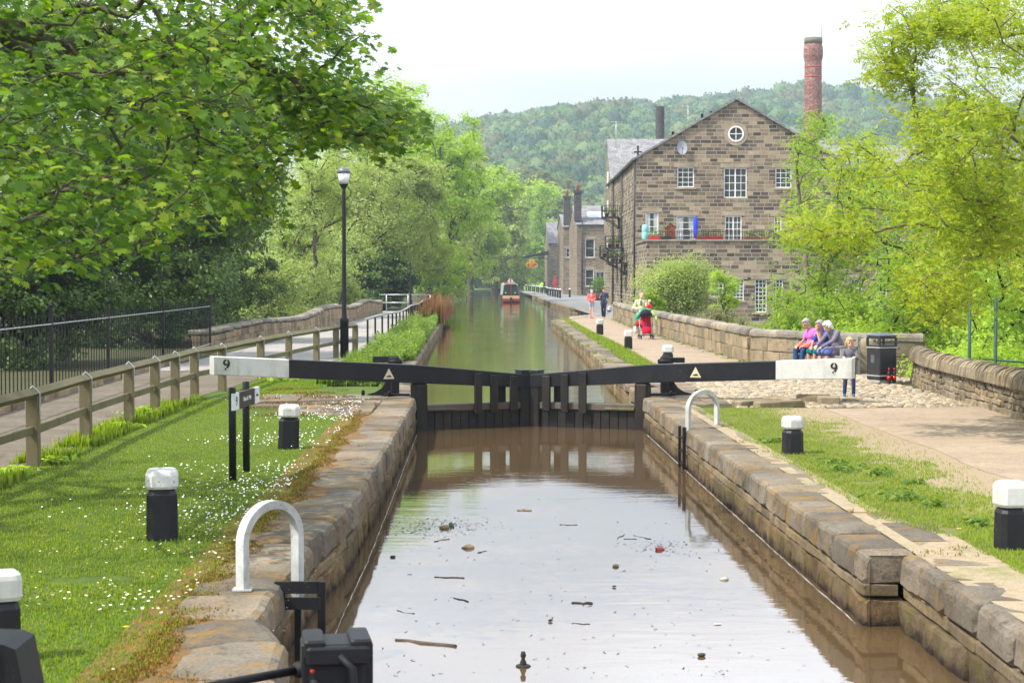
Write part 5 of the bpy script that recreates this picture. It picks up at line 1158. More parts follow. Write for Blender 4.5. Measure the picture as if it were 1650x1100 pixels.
mb = MB(); p = at(843, 1073, WL); mb.lathe(p+Vector((0, 0, -.02)), [(.02, 0), (.025, .05), (.012, .08), (.022, .10), (.016, .13), (.001, .135)], 10); mb.lathe(p+Vector((0, 0, .0)), [(.06, 0), (.05, .012), (.001, .014)], 9); tag(mb.build('duckling', flat('dark duckling', (.03, .025, .02), .8)), 'tiny dark upright float bobbing near the bottom of the picture', 'float'); bpy.data.objects['duckling'].name = 'float'
# scattered flecks of debris
n = 2000; C = []
while len(C) < n:
    u = random.random()
    if u < .4: x, y = random.gauss(700, 42), random.gauss(847, 8)
    elif u < .5: x, y = random.gauss(1070, 25), random.gauss(880, 6)
    elif u < .72: t_ = random.random(); x, y = 1120+t_*280+random.gauss(0, 18)-20, 790+t_*240+random.gauss(0, 10)
    else: x, y = random.uniform(600, 1300), 790+300*random.random()**.8
    p = at(x, y, WL+.004)
    if -1.1 < p.x < 3.05: C.append(p)
tag(inst_mesh('debris', [(-.5, -.12, 0), (.5, -.16, .0), (.4, .15, .05), (-.45, .1, .02)], [(0, 1, 2, 3)], np.array(C), rots(n, np.array([[0, 0, 6]])), (.010+.038*RNG.random(n)**3), M['wetstick']), 'flecks of leaf and bark drifting on the brown water', 'debris', kind='stuff')
# scum lines along the waterline
M['foam'] = flat('scum foam', (.62, .62, .60), .7, .3, .3, 30)
def scum(name, path, label):
    f, L = path_pts(path); mb = MB(); pts = []; k = 0
    while k*.12 < L: p = f(k*.12); pts.append((p.x+random.uniform(-.006, .006), p.y, WL+.006)); k += 1
    mb.tube(pts, [random.uniform(.0008, .0035) for _ in pts], 4); tag(mb.build(name, M['foam']), label, 'foam', kind='stuff')
scum('foam_line', [(-1.14, 32), (-1.13, 24), (-1.13, 17.5), (-1.16, 15), (-1.16, 11), (-1.09, 6)], 'thin white scum line along the left chamber wall')
scum('foam_line', [(3.11, 32), (3.11, 25), (3.13, 18), (3.15, 14.3)], 'faint white scum line along the right chamber wall')
# ------------------------------------------------------------------ trees
LQ = ([(-.5, 0, 0), (0, -.27, .07), (.5, 0, -.02), (0, .27, .07)], [(0, 1, 2, 3)])
_mp = [(0, -.5), (.16, -.38), (.42, -.42), (.30, -.18), (.56, .02), (.30, .06), (.34, .34), (.14, .24), (0, .60), (-.14, .24), (-.34, .34), (-.30, .06), (-.56, .02), (-.30, -.18), (-.42, -.42), (-.16, -.38)]
LM = ([(x, y, -.35*(x*x+max(0, y)**2)) for x, y in _mp], [tuple(range(16))])
def pinn(k, dr=.25):        # leaf of several leaflets along a stalk
    V, Fs = [], []
    for i in range(k):
        s = i//2; last = (i == k-1)
        if last: c, a = (0, .15+.32*s+.12), math.pi/2
        else: c, a = (0, .05+.30*s), (math.radians(35) if i % 2 else math.radians(145))
        d = (math.cos(a), math.sin(a)); n = (-d[1], d[0]); L = .52; w_ = .13; b = len(V)
        for q, r in ((0, 0), (.5, -w_), (1, 0), (.5, w_)):
            x, y = c[0]+d[0]*q*L+n[0]*r, c[1]+d[1]*q*L+n[1]*r; V.append((x, y, -dr*(x*x*1.5+y*y*.6)))
        Fs.append((b, b+1, b+2, b+3))
    return V, Fs
LP = pinn(7); L5 = pinn(5, .5)
def LC3():
    V, Fs = [], []
    rr = random.Random(4)
    for i in range(4):
        e = Euler((rr.uniform(-1, 1), rr.uniform(-1, 1), rr.uniform(0, 6))).to_matrix(); o = Vector((rr.uniform(-.4, .4), rr.uniform(-.4, .4), rr.uniform(-.25, .25))); b = len(V)
        for p in LQ[0]: V.append(tuple(e@(Vector(p)*.75)+o))
        Fs.append((b, b+1, b+2, b+3))
    return V, Fs
LC = LC3()
def bark(name, c): return stone_mat(name, tuple(x*.6 for x in c), c, tuple(min(1, x*1.4) for x in c), moss=.35, dark=.4, sc=2.2, mosscol=(.06, .08, .02), isl=False)
M['bark'] = bark('grey brown bark', (.10, .08, .06)); M['barkdark'] = bark('dark bark', (.04, .033, .028)); M['barklight'] = bark('pale bark', (.19, .15, .11))
def grow(trunk, targets, rng, step=.6, wander=.16, pen=.30, sag=.0):
    pos = [np.array(p, float) for p in trunk]; par = [-1]+list(range(len(trunk)-1)); pl = [0.0]
    for i in range(1, len(pos)): pl.append(pl[-1]+np.linalg.norm(pos[i]-pos[i-1]))
    tp = np.array(trunk, float)
    d0 = np.array([np.min(np.linalg.norm(tp-t_, axis=1)) for t_ in targets]); order = np.argsort(d0)
    tips = []
    for k in order:
        t_ = targets[k]; P = np.array(pos); d = np.linalg.norm(P-t_, axis=1); cost = d+pen*np.array(pl)+np.where(P[:, 2] > t_[2]+.25*d, .5*d, 0); cost[0] += 2
        j = int(np.argmin(cost)); a = pos[j]; L = d[j]; n = max(2, int(L/step)); prev = j
        # leave along the parent's direction, then bend to the target
        pd = (a-pos[par[j]]) if par[j] >= 0 else np.array([0, 0, 1.0]); pd = pd/(np.linalg.norm(pd)+1e-9)
        c1 = a+pd*L*.30+np.array([0, 0, .12*L]); off = rng.normal(size=3)*wander*L*.5
        for i in range(1, n+1):
            s = i/n; b = (1-s)**2*a+2*s*(1-s)*(c1+off)+s*s*t_; b = b+rng.normal(size=3)*wander*L/n*.5*(i < n)
            b[2] -= sag*L*s*s*0
            pos.append(b); par.append(prev); pl.append(pl[prev]+np.linalg.norm(b-pos[prev])); prev = len(pos)-1
        tips.append(prev)
    return np.array(pos), np.array(par), tips
def branch_mesh(name, pos, par, tips, rtip, mat, parent, power=.5, rmax=9, sides=5):
    n = len(pos); cnt = np.zeros(n)
    for t_ in tips: cnt[t_] += 1
    for i in range(n-1, 0, -1): cnt[par[i]] += cnt[i]
    r = np.minimum(rtip*np.maximum(cnt, .6)**power, rmax)
    e = np.arange(1, n); A = pos[par[e]]; B = pos[e]; ra = r[par[e]]; rb = r[e]; ra = np.minimum(ra, rb*1.5)
    d = B-A; L = np.linalg.norm(d, axis=1, keepdims=True)+1e-9; d /= L; h = np.where(np.abs(d[:, 2:3]) < .9, np.array([[0, 0, 1.]]), np.array([[1., 0, 0]]))
    u = np.cross(d, h); u /= np.linalg.norm(u, axis=1, keepdims=True); v = np.cross(d, u)
    V = np.zeros((len(e), 2, sides, 3))
    for k in range(sides):
        a = 2*math.pi*k/sides; o = u*math.cos(a)+v*math.sin(a)
        V[:, 0, k] = A-d*ra[:, None]*.3+o*ra[:, None]; V[:, 1, k] = B+d*rb[:, None]*.3+o*rb[:, None]
    base = np.array([(k, (k+1) % sides, sides+(k+1) % sides, sides+k) for k in range(sides)])
    V = V.reshape(-1, 3)
    if parent is not None: o_ = ORG[parent.name]; V = V-np.array([o_.x, o_.y, o_.z])
    FI = (base[None]+(np.arange(len(e))*2*sides)[:, None, None]).reshape(-1)
    me = bpy.data.meshes.new(name); me.vertices.add(len(V)); me.vertices.foreach_set('co', V.astype('f').ravel()); me.loops.add(len(FI)); me.loops.foreach_set('vertex_index', FI.astype('i'))
    nf = len(FI)//4; me.polygons.add(nf); me.polygons.foreach_set('loop_start', (np.arange(nf)*4).astype('i')); me.polygons.foreach_set('use_smooth', np.ones(nf, bool)); me.materials.append(mat); me.update(calc_edges=True); me.validate()
    o = bpy.data.objects.new(name, me); COL.objects.link(o); o.parent = parent; ORG[o.name] = ORG[parent.name]; return o
def shell(rng, lobes, n, inner=.55):
    """targets spread over the volume of ellipsoids (cx,cy,cz,rx,ry,rz), weighted to the outside"""
    w_ = np.array([l[3]*l[4]+l[3]*l[5] for l in lobes]); w_ = w_/w_.sum(); out = []
    while len(out) < n:
        l = lobes[rng.choice(len(lobes), p=w_)]; v = rng.normal(size=3); v /= np.linalg.norm(v); r = inner+(1-inner)*rng.random()**.7
        out.append((l[0]+v[0]*l[3]*r, l[1]+v[1]*l[4]*r, l[2]+v[2]*l[5]*r))
    return np.array(out)
def tree(label, base, trunk_h, lobes, ntar, nleaf, lsize, lmat, bmat='bark', seed=1, tmpl=LQ, group=None, name='tree', cat='tree', clr=.9, rtip=.02, up=.5, stems=1, lean=(0, 0), wander=.16, step=.6, power=.5, inner=.5, flatc=.7, cull=None, along=0.0, pen=.3):
    rng = np.random.default_rng(seed); T = thing(name, tuple(base), label, cat, group); b = np.array(base, float)
    trunk = [b+np.array([lean[0]*k/5, lean[1]*k/5, trunk_h*k/5])+rng.normal(size=3)*.06*trunk_h/5 for k in range(6)]; trunk[0] = b-np.array([0, 0, .3])
    targets = shell(rng, lobes, ntar, inner)
    if cull: targets = np.array([t_ for t_ in targets if cull(t_)])
    pos, par, tips = grow(trunk, targets, rng, step, wander, pen)
    branch_mesh('trunk', pos, par, tips, rtip, M[bmat], T, power)
    m = max(1, nleaf//len(targets)); cen = np.repeat(targets, m, axis=0)
    if along > 0:      # part of the leaves sit back along the twig
        k = rng.random(len(cen)) < along; P0 = pos[par[par[np.array(tips)]]]; 
        tt = pos[np.array(tips)]; idx = np.argsort(np.argsort(np.zeros(len(tt)))) 
        Pm = np.repeat(P0, m, axis=0); Tm = np.repeat(tt, m, axis=0); cen = Tm.copy(); s = rng.random((len(cen), 1)); cen[k] = (Pm*s+Tm*(1-s))[k]
    off = rng.normal(size=cen.shape)*np.array([1, 1, flatc])*clr*(.35+.65*np.repeat(rng.random((len(targets), 1)), m, axis=0)); C = cen+off
    cc = np.array([np.mean([l[0] for l in lobes]), np.mean([l[1] for l in lobes]), np.mean([l[2] for l in lobes])-1.5]); outw = C-cc; outw /= np.linalg.norm(outw, axis=1, keepdims=True)+1e-9
    nrm = outw*.8+np.array([0, 0, up])
    if cull: kp = np.array([cull(c) for c in C]); C = C[kp]; nrm = nrm[kp]
    inst_mesh('crown', tmpl[0], tmpl[1], C, rots(len(C), nrm, .45, rng), lsize*(.6+.7*rng.random(len(C))), lmat if not isinstance(lmat, str) else M[lmat], T)
    return T
M['lf_willow'] = leafmat('grey green willow leaf', [(.25, .32, .11), (.33, .41, .15), (.41, .49, .20), (.27, .36, .11)], .46, tint=(1.15, 1.25, .55), rough=.45)
M['lf_fresh'] = leafmat('fresh green leaf', [(.26, .39, .055), (.34, .48, .075), (.42, .55, .10), (.27, .40, .055)], .52)
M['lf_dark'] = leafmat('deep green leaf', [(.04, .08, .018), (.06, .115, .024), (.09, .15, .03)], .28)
M['lf_mid'] = leafmat('mid green leaf', [(.06, .12, .02), (.09, .165, .03), (.13, .22, .04), (.07, .13, .02)], .36)
M['lf_syc'] = leafmat('sycamore leaf', [(.06, .13, .016), (.10, .20, .02), (.20, .32, .03), (.08, .16, .018), (.15, .26, .025), (.32, .38, .045), (.07, .14, .02)], .50, tint=(1.2, 1.45, .3), gloss=.3, big=.6)
M['lf_gold'] = leafmat('golden ash leaf', [(.26, .37, .025), (.33, .42, .03), (.21, .33, .025), (.42, .44, .05), (.17, .28, .02)], .52, tint=(1.25, 1.2, .4))
M['lf_lime'] = leafmat('lime green leaf', [(.17, .30, .028), (.23, .37, .035), (.30, .42, .045), (.12, .22, .02)], .52, tint=(1.3, 1.3, .35))
M['lf_olive'] = leafmat('olive leaf', [(.16, .16, .05), (.20, .20, .07), (.13, .15, .05)], .35)
def rowtree(label, x, yb, ytop, px_r, Y, ntar, nleaf, ls, lm, sd, base_z=0.0, xb=None, tmpl=LQ, low=1.0, bm='bark', group='trees lining the left bank', clr=.9, inner=.55):
    """dense bankside tree: x picture column of the crown centre at distance Y, crown radius px_r"""
    S = F/Y; X = (x-771)/S; ntar = int(ntar*1.7); ls *= 1.2; r = px_r/S; zt = H+(449-ytop)/S; rz = (zt-low)/2; cz = low+rz; rng = random.Random(sd)
    lobes = [(X, Y, cz, r*.72, r*.72, rz*.92)]
    for k in range(7):
        a = rng.uniform(0, 6.28); q = rng.uniform(.4, .7); zz = low+rz*2*rng.uniform(.12, .86); lobes.append((X+math.cos(a)*r*q, Y+math.sin(a)*r*q, zz, r*rng.uniform(.32, .5), r*rng.uniform(.32, .5), rz*rng.uniform(.2, .36)))
    return tree(label, (X if xb is None else xb, Y+.5, base_z), low+rz*.5, lobes, ntar, nleaf, ls, lm, bm, sd, tmpl, group, clr=.52*r/5, rtip=.018*r/4, inner=inner, up=.35)
rowtree('grey green willow filling the gap behind the lamp post', 455, 545, 205, 130, 100, 170, 42000, .13, 'lf_willow', 11, low=-.5)
rowtree('broad grey willow just beyond the lamp post', 575, 520, 185, 120, 130, 190, 46000, .16, 'lf_willow', 12, low=.2)
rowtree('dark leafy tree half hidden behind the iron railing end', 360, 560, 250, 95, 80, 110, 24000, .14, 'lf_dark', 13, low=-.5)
rowtree('tall fresh green tree behind the two willows', 560, 500, 95, 135, 150, 180, 42000, .20, 'lf_fresh', 14, low=2)
rowtree('rounded pale tree overhanging the weedy canal bank', 640, 500, 235, 95, 142, 150, 36000, .20, 'lf_willow', 15, low=.6)
rowtree('high light green tree at the shoulder of the wooded bank', 640, 495, 105, 105, 170, 180, 42000, .25, 'lf_fresh', 16, low=2)
rowtree('bright green tree stepping down towards the boat', 692, 490, 158, 92, 180, 170, 36000, .28, 'lf_fresh', 17, low=.5)
rowtree('mid green tree leaning over the bend of the canal', 722, 480, 198, 84, 215, 150, 30000, .33, 'lf_willow', 18, low=.6)
rowtree('light green tree above the narrowboat stern', 758, 476, 232, 74, 262, 140, 26000, .38, 'lf_fresh', 19, low=.4)
rowtree('pale tree dipping to the water behind the narrowboat', 795, 474, 268, 66, 320, 130, 24000, .45, 'lf_willow', 20, low=.4)
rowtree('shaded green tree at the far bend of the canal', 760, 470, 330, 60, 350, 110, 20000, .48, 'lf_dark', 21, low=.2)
rowtree('wide green tree closing the view over the boat', 840, 470, 290, 62, 400, 130, 24000, .55, 'lf_fresh', 22, low=.3)
rowtree('far pale tree behind the house with the canopy', 885, 468, 292, 50, 450, 110, 20000, .6, 'lf_willow', 23, low=.3)
rowtree('yellow topped tree rising behind the narrow house', 880, 460, 283, 34, 480, 90, 13000, .55, 'lf_gold', 24, low=12)
rowtree('olive spring tree standing above the rest near the hill foot', 866, 440, 258, 42, 520, 90, 9000, .6, 'lf_olive', 25, low=12)
rowtree('thin brownish tree between the hill foot and the houses', 905, 440, 272, 34, 540, 70, 6000, .6, 'lf_olive', 26, low=10)
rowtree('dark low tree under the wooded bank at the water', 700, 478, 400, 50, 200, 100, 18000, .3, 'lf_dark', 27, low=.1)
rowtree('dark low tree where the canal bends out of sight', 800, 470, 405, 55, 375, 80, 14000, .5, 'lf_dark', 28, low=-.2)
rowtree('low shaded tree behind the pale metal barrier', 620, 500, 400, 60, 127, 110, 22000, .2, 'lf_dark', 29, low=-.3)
rowtree('shaded tree behind the climbing stone parapet', 500, 540, 380, 90, 112, 120, 24000, .14, 'lf_willow', 30, low=-.6)
# dark trees behind the iron railing
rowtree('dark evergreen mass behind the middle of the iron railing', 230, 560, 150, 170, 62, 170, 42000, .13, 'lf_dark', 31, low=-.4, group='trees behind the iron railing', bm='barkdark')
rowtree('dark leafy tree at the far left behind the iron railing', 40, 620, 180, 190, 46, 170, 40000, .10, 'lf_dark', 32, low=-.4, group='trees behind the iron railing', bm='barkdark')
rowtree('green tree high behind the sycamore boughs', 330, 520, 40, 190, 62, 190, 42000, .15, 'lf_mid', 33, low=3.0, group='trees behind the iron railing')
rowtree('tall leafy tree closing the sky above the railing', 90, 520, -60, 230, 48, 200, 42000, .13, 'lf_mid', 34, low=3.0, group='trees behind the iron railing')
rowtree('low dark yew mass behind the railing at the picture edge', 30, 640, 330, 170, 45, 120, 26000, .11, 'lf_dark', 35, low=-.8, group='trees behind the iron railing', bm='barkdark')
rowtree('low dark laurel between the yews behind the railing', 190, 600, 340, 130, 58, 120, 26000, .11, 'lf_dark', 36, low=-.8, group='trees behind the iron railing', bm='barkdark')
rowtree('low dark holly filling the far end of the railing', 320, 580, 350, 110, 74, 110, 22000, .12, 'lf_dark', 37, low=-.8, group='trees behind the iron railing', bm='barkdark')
rowtree('low grey green thicket behind the start of the stone parapet', 415, 545, 400, 120, 96, 110, 20000, .15, 'lf_willow', 38, low=-.8)
# ---- sycamore with big leaves reaching in over the grass
def sycamore():
    rng = np.random.default_rng(5); base = Vector((-8.6, 14.5, 0)); T = thing('sycamore_tree', tuple(base), 'big leaved sycamore whose boughs reach in over the grass and the sky', 'tree')
    tg = []
    def region(n, xr, yr, Yr, f=None):
        k = 0
        while k < n:
            x, y, Y = rng.uniform(*xr), rng.uniform(*yr), rng.uniform(*Yr)
            if f and not f(x, y): continue
            tg.append(tuple(atd(x, y, Y))); k += 1
    edge = lambda x, y: y < 75+ (x-0)*0+ 0 or True
    low = lambda x, y: y < 480-.35*x if x < 330 else y < 365-1.0*(x-330)
    region(340, (-140, 420), (-160, 440), (13, 19), low)
    region(110, (250, 560), (-160, 130), (16, 22), lambda x, y: x < 560-.1*max(0, y))
    region(95, (430, 655), (95, 225), (17, 22), lambda x, y: abs(y-(32+.27*x)) < 48)
    region(34, (500, 590), (-60, 95), (17, 21), lambda x, y: x < 560+.4*max(0, y))
    region(14, (600, 690), (190, 235), (18, 20)); region(8, (470, 520), (200, 270), (18, 21)); region(6, (600, 650), (200, 250), (18, 21))
    region(50, (300, 430), (220, 350), (18, 22))
    for _ in range(230):      # unseen boughs of the crown, added to dapple the left lawn with shade
        tg.append((rng.uniform(-16, -9.5), rng.uniform(2, 20), rng.uniform(6.5, 11)))
    targets = np.array(tg)
    b = np.array(base); trunk = [b+np.array([.10*k, .35*k, .95*k]) for k in range(6)]; trunk[0] = trunk[0]-np.array([0, 0, .3])
    pos, par, tips = grow(trunk, targets, rng, .35, .12, .22)
    branch_mesh('trunk', pos, par, tips, .0052, M['bark'], T, .52, sides=6)
    m = 30; tt = pos[np.array(tips)]; pp = pos[par[par[par[np.array(tips)]]]]; s = rng.random((len(tt)*m, 1))**1.3; cen = np.repeat(tt, m, 0)*(1-s*.8)+np.repeat(pp, m, 0)*s*.8
    C = cen+rng.normal(size=cen.shape)*np.array([.20, .20, .13]); px = 771+C[:, 0]*F/C[:, 1]; py = 449-(C[:, 2]-H)*F/C[:, 1]; C = C[~((px > 515) & (px < 600) & (py > 240)) & ~((px > 605+.45*np.clip(py, 0, 200)) & (px < 1500)) & ~((px > 0) & (py > 480))]; n = len(C)
    inst_mesh('crown', LM[0], LM[1], C, rots(n, np.array([[.25, -.35, 1.0]]), .42, rng), (.055+.085*rng.random(n)**1.6), M['lf_syc'], T)
sycamore()
# ---- right hand trees
def spray(label, base, regions, seed, m, ls, tmpl, lm, bm, rtip, trunk, jit=(.18, .18, .12), step=.45, wander=.12, pen=.2, group=None, nrm=(0, -.4, 1.0), power=.5, sp=.45):
    rng = np.random.default_rng(seed); T = thing('tree', tuple(base), label, 'tree', group); tg = []
    for n, xr, yr, Yr, f in regions:
        k = 0
        while k < n:
            x, y, Y = rng.uniform(*xr), rng.uniform(*yr), rng.uniform(*Yr)
            if f and not f(x, y): continue
            tg.append(tuple(atd(x, y, Y))); k += 1
    pos, par, tips = grow([np.array(p, float) for p in trunk], np.array(tg), rng, step, wander, pen)
    branch_mesh('trunk', pos, par, tips, rtip, M[bm], T, power, sides=6)
    tt = pos[np.array(tips)]; pp = pos[par[par[par[np.array(tips)]]]]; s = rng.random((len(tt)*m, 1))**1.2; cen = np.repeat(tt, m, 0)*(1-s*.8)+np.repeat(pp, m, 0)*s*.8
    C = cen+rng.normal(size=cen.shape)*np.array(jit); n = len(C)
    inst_mesh('crown', tmpl[0], tmpl[1], C, rots(n, np.array([nrm]), sp, rng), ls*(.6+.7*rng.random(n)), M[lm], T)
    return T
def tr(x, y, Y, dz=0): p = atd(x, y, Y); return (p.x, p.y, p.z+dz)
b1_ = atd(1330, 560, 58)
spray('many stemmed lime green sycamore behind the seated people', (b1_.x, b1_.y, -4), [
    (95, (1235, 1420), (330, 545), (54, 63), lambda x, y: ((x-1330)/105)**2+((y-440)/115)**2 < 1), (60, (1262, 1450), (215, 400), (55, 63), lambda x, y: x > 1262+(abs(y-330))*.25),
    (9, (1290, 1350), (165, 240), (56, 60), lambda x, y: abs(x-1322) < 14 or y > 205), (40, (1245, 1400), (480, 560), (53, 58), None)], 41, 42, .20, L5, 'lf_lime', 'barklight', .016,
    [(b1_.x, b1_.y, -4.5), (b1_.x, b1_.y, -2), tr(1331, 540, 58), tr(1330, 500, 58.2), tr(1327, 450, 58), tr(1324, 400, 58)], jit=(.32, .32, .16), step=.6, group='trees beyond the right parapet')
b2_ = atd(1490, 570, 50)
spray('yellow green tree with dark leaning stems behind the litter bin', (b2_.x, b2_.y, -4), [
    (120, (1400, 1600), (260, 540), (46, 55), None), (60, (1420, 1560), (430, 590), (44, 52), None)], 42, 44, .20, L5, 'lf_lime', 'barkdark', .015,
    [(b2_.x, b2_.y, -4.5), tr(1480, 570, 50), tr(1490, 520, 50), tr(1502, 470, 50), tr(1510, 420, 50)], jit=(.3, .3, .16), step=.6, group='trees beyond the right parapet')
b3_ = atd(1640, 600, 44)
spray('shaded green tree behind the green fence posts at the picture edge', (b3_.x, b3_.y, -4), [
    (150, (1530, 1720), (330, 600), (40, 50), None)], 43, 46, .2, L5, 'lf_fresh', 'barkdark', .012, [(b3_.x, b3_.y, -4.5), tr(1640, 600, 44), tr(1645, 500, 44), tr(1650, 440, 44)], jit=(.3, .3, .2), step=.6, group='trees beyond the right parapet')
# golden ash close by on the right, boughs sweeping to the left over the scene
be = (11.8, 27.5, -1.5)
T_ASH = spray('golden leaved ash whose long boughs sweep in over the rubble wall', be, [
    (200, (1500, 1760), (-80, 480), (22, 31), lambda x, y: x > 1500+.12*abs(y-230)), (85, (1420, 1640), (170, 420), (23, 29), lambda x, y: x > 1425+.4*abs(y-290)), (24, (1412, 1500), (40, 130), (25, 27), lambda x, y: abs(y-(95+(1500-x)*.02)) < 40),
    (40, (1430, 1600), (0, 60), (24, 28), None), (24, (1390, 1560), (420, 500), (23, 27), lambda x, y: x > 1450), (12, (1270, 1400), (345, 400), (24, 26), lambda x, y: abs(y-(352+(x-1270)*.3)) < 14),
    (10, (1280, 1400), (230, 340), (25, 27), lambda x, y: x > 1340)], 44, 36, .12, LP, 'lf_gold', 'barklight', .0062,
    [be, (11.4, 27.3, 0), (11, 27, 1.5), (10.7, 26.8, 3), (10.4, 26.6, 4.6), (10.2, 26.5, 6)], jit=(.20, .20, .13), step=.35, wander=.10)
# ---- bushes beyond the right parapet
def bush(label, x, ybase, ytop, wpx, Y, n, ls, lm, sd, nt=70, base_z=-3.5, tmpl=LQ):
    S = F/Y; X = (x-771)/S; zt = H+(449-ytop)/S; zb = H+(449-ybase)/S; r = wpx/2/S; rz = (zt-zb)/2; rng = random.Random(sd)
    lobes = [(X, Y, zb+rz, r*.8, r*.7, rz*.9)]+[(X+rng.uniform(-.6, .6)*r, Y+rng.uniform(-.4, .4)*r, zb+rz*rng.uniform(.5, 1.5), r*.4, r*.4, rz*.45) for _ in range(5)]
    return tree(label, (X, Y, base_z), zb-base_z+rz*.6, lobes, nt, n, ls, lm, 'bark', sd, tmpl, None, name='bush', cat='bush', clr=.22*r, rtip=.01, inner=.4)
bush('round grey green willow bush over the parapet below the terrace', 1082, 540, 412, 150, 86, 42000, .10, 'lf_willow', 51, 220)
bush('bright green sapling leaves poking over the parapet by the mother', 1045, 540, 462, 60, 80, 5000, .10, 'lf_lime', 52, 40)
bush('leafy sapling climbing before the lower mill windows', 1172, 545, 425, 60, 84, 2300, .14, 'lf_fresh', 53, 40, tmpl=L5)
bush('yellowish low shrub peeping over the parapet corner', 1165, 545, 498, 90, 70, 5200, .09, 'lf_olive', 54, 40)
bush('low green shrub between the sapling and the seated people', 1215, 545, 522, 70, 66, 2200, .10, 'lf_lime', 55, 40)
bush('green undergrowth shrub behind the parapet coping and bin', 1400, 590, 530, 240, 50, 4500, .12, 'lf_fresh', 56, 80, tmpl=L5)
bush('dense green shrub behind the rubble wall', 1580, 640, 560, 240, 40, 7000, .11, 'lf_fresh', 57, 90, tmpl=L5)
# green posts and rail beyond the rubble wall
gp = flat('dark green post paint', (.02, .07, .04), .5); T = thing('mesh_fence', (10.4, 30, 0), 'green metal posts and dark rails of a fence beyond the rubble wall', 'fence')
for x, yt, Y in ((1563, 468, 33), (1605, 480, 31)):
    p = atd(x, yt, Y); mb = MB(); mb.tube([(p.x, p.y, -1.5), tuple(p)], .035, 6); mb.build('post', gp, T)
for yy in (580, 590): a, b = atd(1585, yy-2, 32), atd(1680, yy+6, 28); mb = MB(); mb.tube([a, b], .02, 5); mb.build('rail', gp, T)
# ------------------------------------------------------------------ hill and far wood
rp_px = np.array([300, 560, 640, 730, 800, 850, 900, 1000, 1100, 1200, 1300, 1400, 1480, 1560, 1650, 1900, 2400]); rp_py = np.array([345, 280, 252, 222, 208, 202, 196, 195, 197, 192, 187, 184, 190, 194, 190, 208, 280])
def hill_h(X, Y):
    px = 771+X*F/Y; yr = np.interp(px, rp_px, rp_py); top = (449-yr)/(F/1100.0)+H
    u = np.clip((Y-430)/670.0, 0, 1.25); s = np.where(u < 1, 1-(1-np.minimum(u, 1))**1.35, 1-(u-1)*.8)
    return -5+(top+5)*s + (7*np.sin(X*.021+Y*.008)*np.sin(Y*.017+1.3)+3*np.sin(X*.05+2)*np.sin(Y*.045))*np.clip(u*3, 0, 1)*np.clip((1.0-u)*4, 0, 1)
nx, ny = 90, 60; xs = np.linspace(-420, 900, nx); ys = np.linspace(425, 1320, ny); mb = MB(); G = [[(x, y, float(hill_h(x, y))) for x in xs] for y in ys]
mb.grid(G, close=False, cap=False, sm=True); tag(mb.build('hill', M['field']), 'far hillside with pasture along its crest', kind='structure')
def dome(seed, n=130):
    rng = np.random.default_rng(seed); V, Fs = [], []
    sides = 9
    for k, (r, z) in enumerate(((.86, -.5), (.9, .0), (.78, .42), (.45, .72), (.05, .84))):
        for j in range(sides): a = 2*math.pi*j/sides; q = r*rng.uniform(.88, 1.08); V.append((q*math.cos(a), q*math.sin(a), z*rng.uniform(.9, 1.08)))
    for k in range(4):
        for j in range(sides): a = k*sides+j; b = k*sides+(j+1) % sides; Fs.append((a, b, b+sides, a+sides))
    for _ in range(n):
        v = rng.normal(size=3); v[2] = abs(v[2])*.9-.25; v /= np.linalg.norm(v); c = v*np.array([.95, .95, .85])*rng.uniform(.86, 1.14); e = Euler(tuple(rng.uniform(0, 6, 3))).to_matrix(); s = rng.uniform(.14, .26); b = len(V)
        for p in LQ[0]: V.append(tuple(Vector(c)+e@Vector(p)*s*1.4))
        Fs.append((b, b+1, b+2, b+3))
    return V, Fs
hc = {'pale': [(.12, .185, .10), (.15, .215, .115)], 'mid': [(.085, .14, .085), (.105, .165, .095)], 'blue': [(.06, .105, .085), (.075, .125, .095)], 'brown': [(.115, .135, .09), (.14, .155, .10)]}  # leaf tones shifted to blue: part of the distance haze is in the colour
rng = np.random.default_rng(77); N_ = 7500; px = rng.uniform(640, 1720, N_*2); Yp = 455+650*rng.random(N_*2)**.75; Xp = (px-771)*Yp/F
pts = []
cell = {}
for X, Y in zip(Xp, Yp):
    pxx = 771+X*F/Y
    if Y > 1010 and pxx < 860 and (Y < 1085 or rng.random() < .9): continue
    k = (int(X//6), int(Y//7))
    if k in cell: continue
    cell[k] = 1; pts.append((X, Y))
pts = np.array(pts); zh = hill_h(pts[:, 0], pts[:, 1]); kn = list(hc)
cid = np.array([int((mnoise.noise(Vector((x*.012, y*.012, 3)))*1.6+.5+rng.normal()*.45)*4) % 4 for x, y in pts])
for ci, k in enumerate(kn):
    m_ = cid == ci; P = pts[m_]; r = rng.uniform(3.2, 6.6, m_.sum()); r *= np.where(P[:, 1] > 1000, .8, 1); C = np.stack([P[:, 0], P[:, 1], zh[m_]+r*.75], 1)
    a = rng.uniform(0, 6.28, len(P)); Rz = np.zeros((len(P), 3, 3)); Rz[:, 0, 0] = np.cos(a); Rz[:, 0, 1] = -np.sin(a); Rz[:, 1, 0] = np.sin(a); Rz[:, 1, 1] = np.cos(a); Rz[:, 2, 2] = 1
    d = dome(ci+5); o = inst_mesh('woodland', d[0], d[1], C, Rz, np.stack([r, r, r*rng.uniform(.9, 1.3, len(P))], 1), leafmat('far '+k+' wood leaf', hc[k], .25, 0, rough=.8, big=.05)); tag(o, 'far hillside wood in %s spring green with haze tint in its colour' % k, kind='stuff')
    print('woodland', k, len(P))
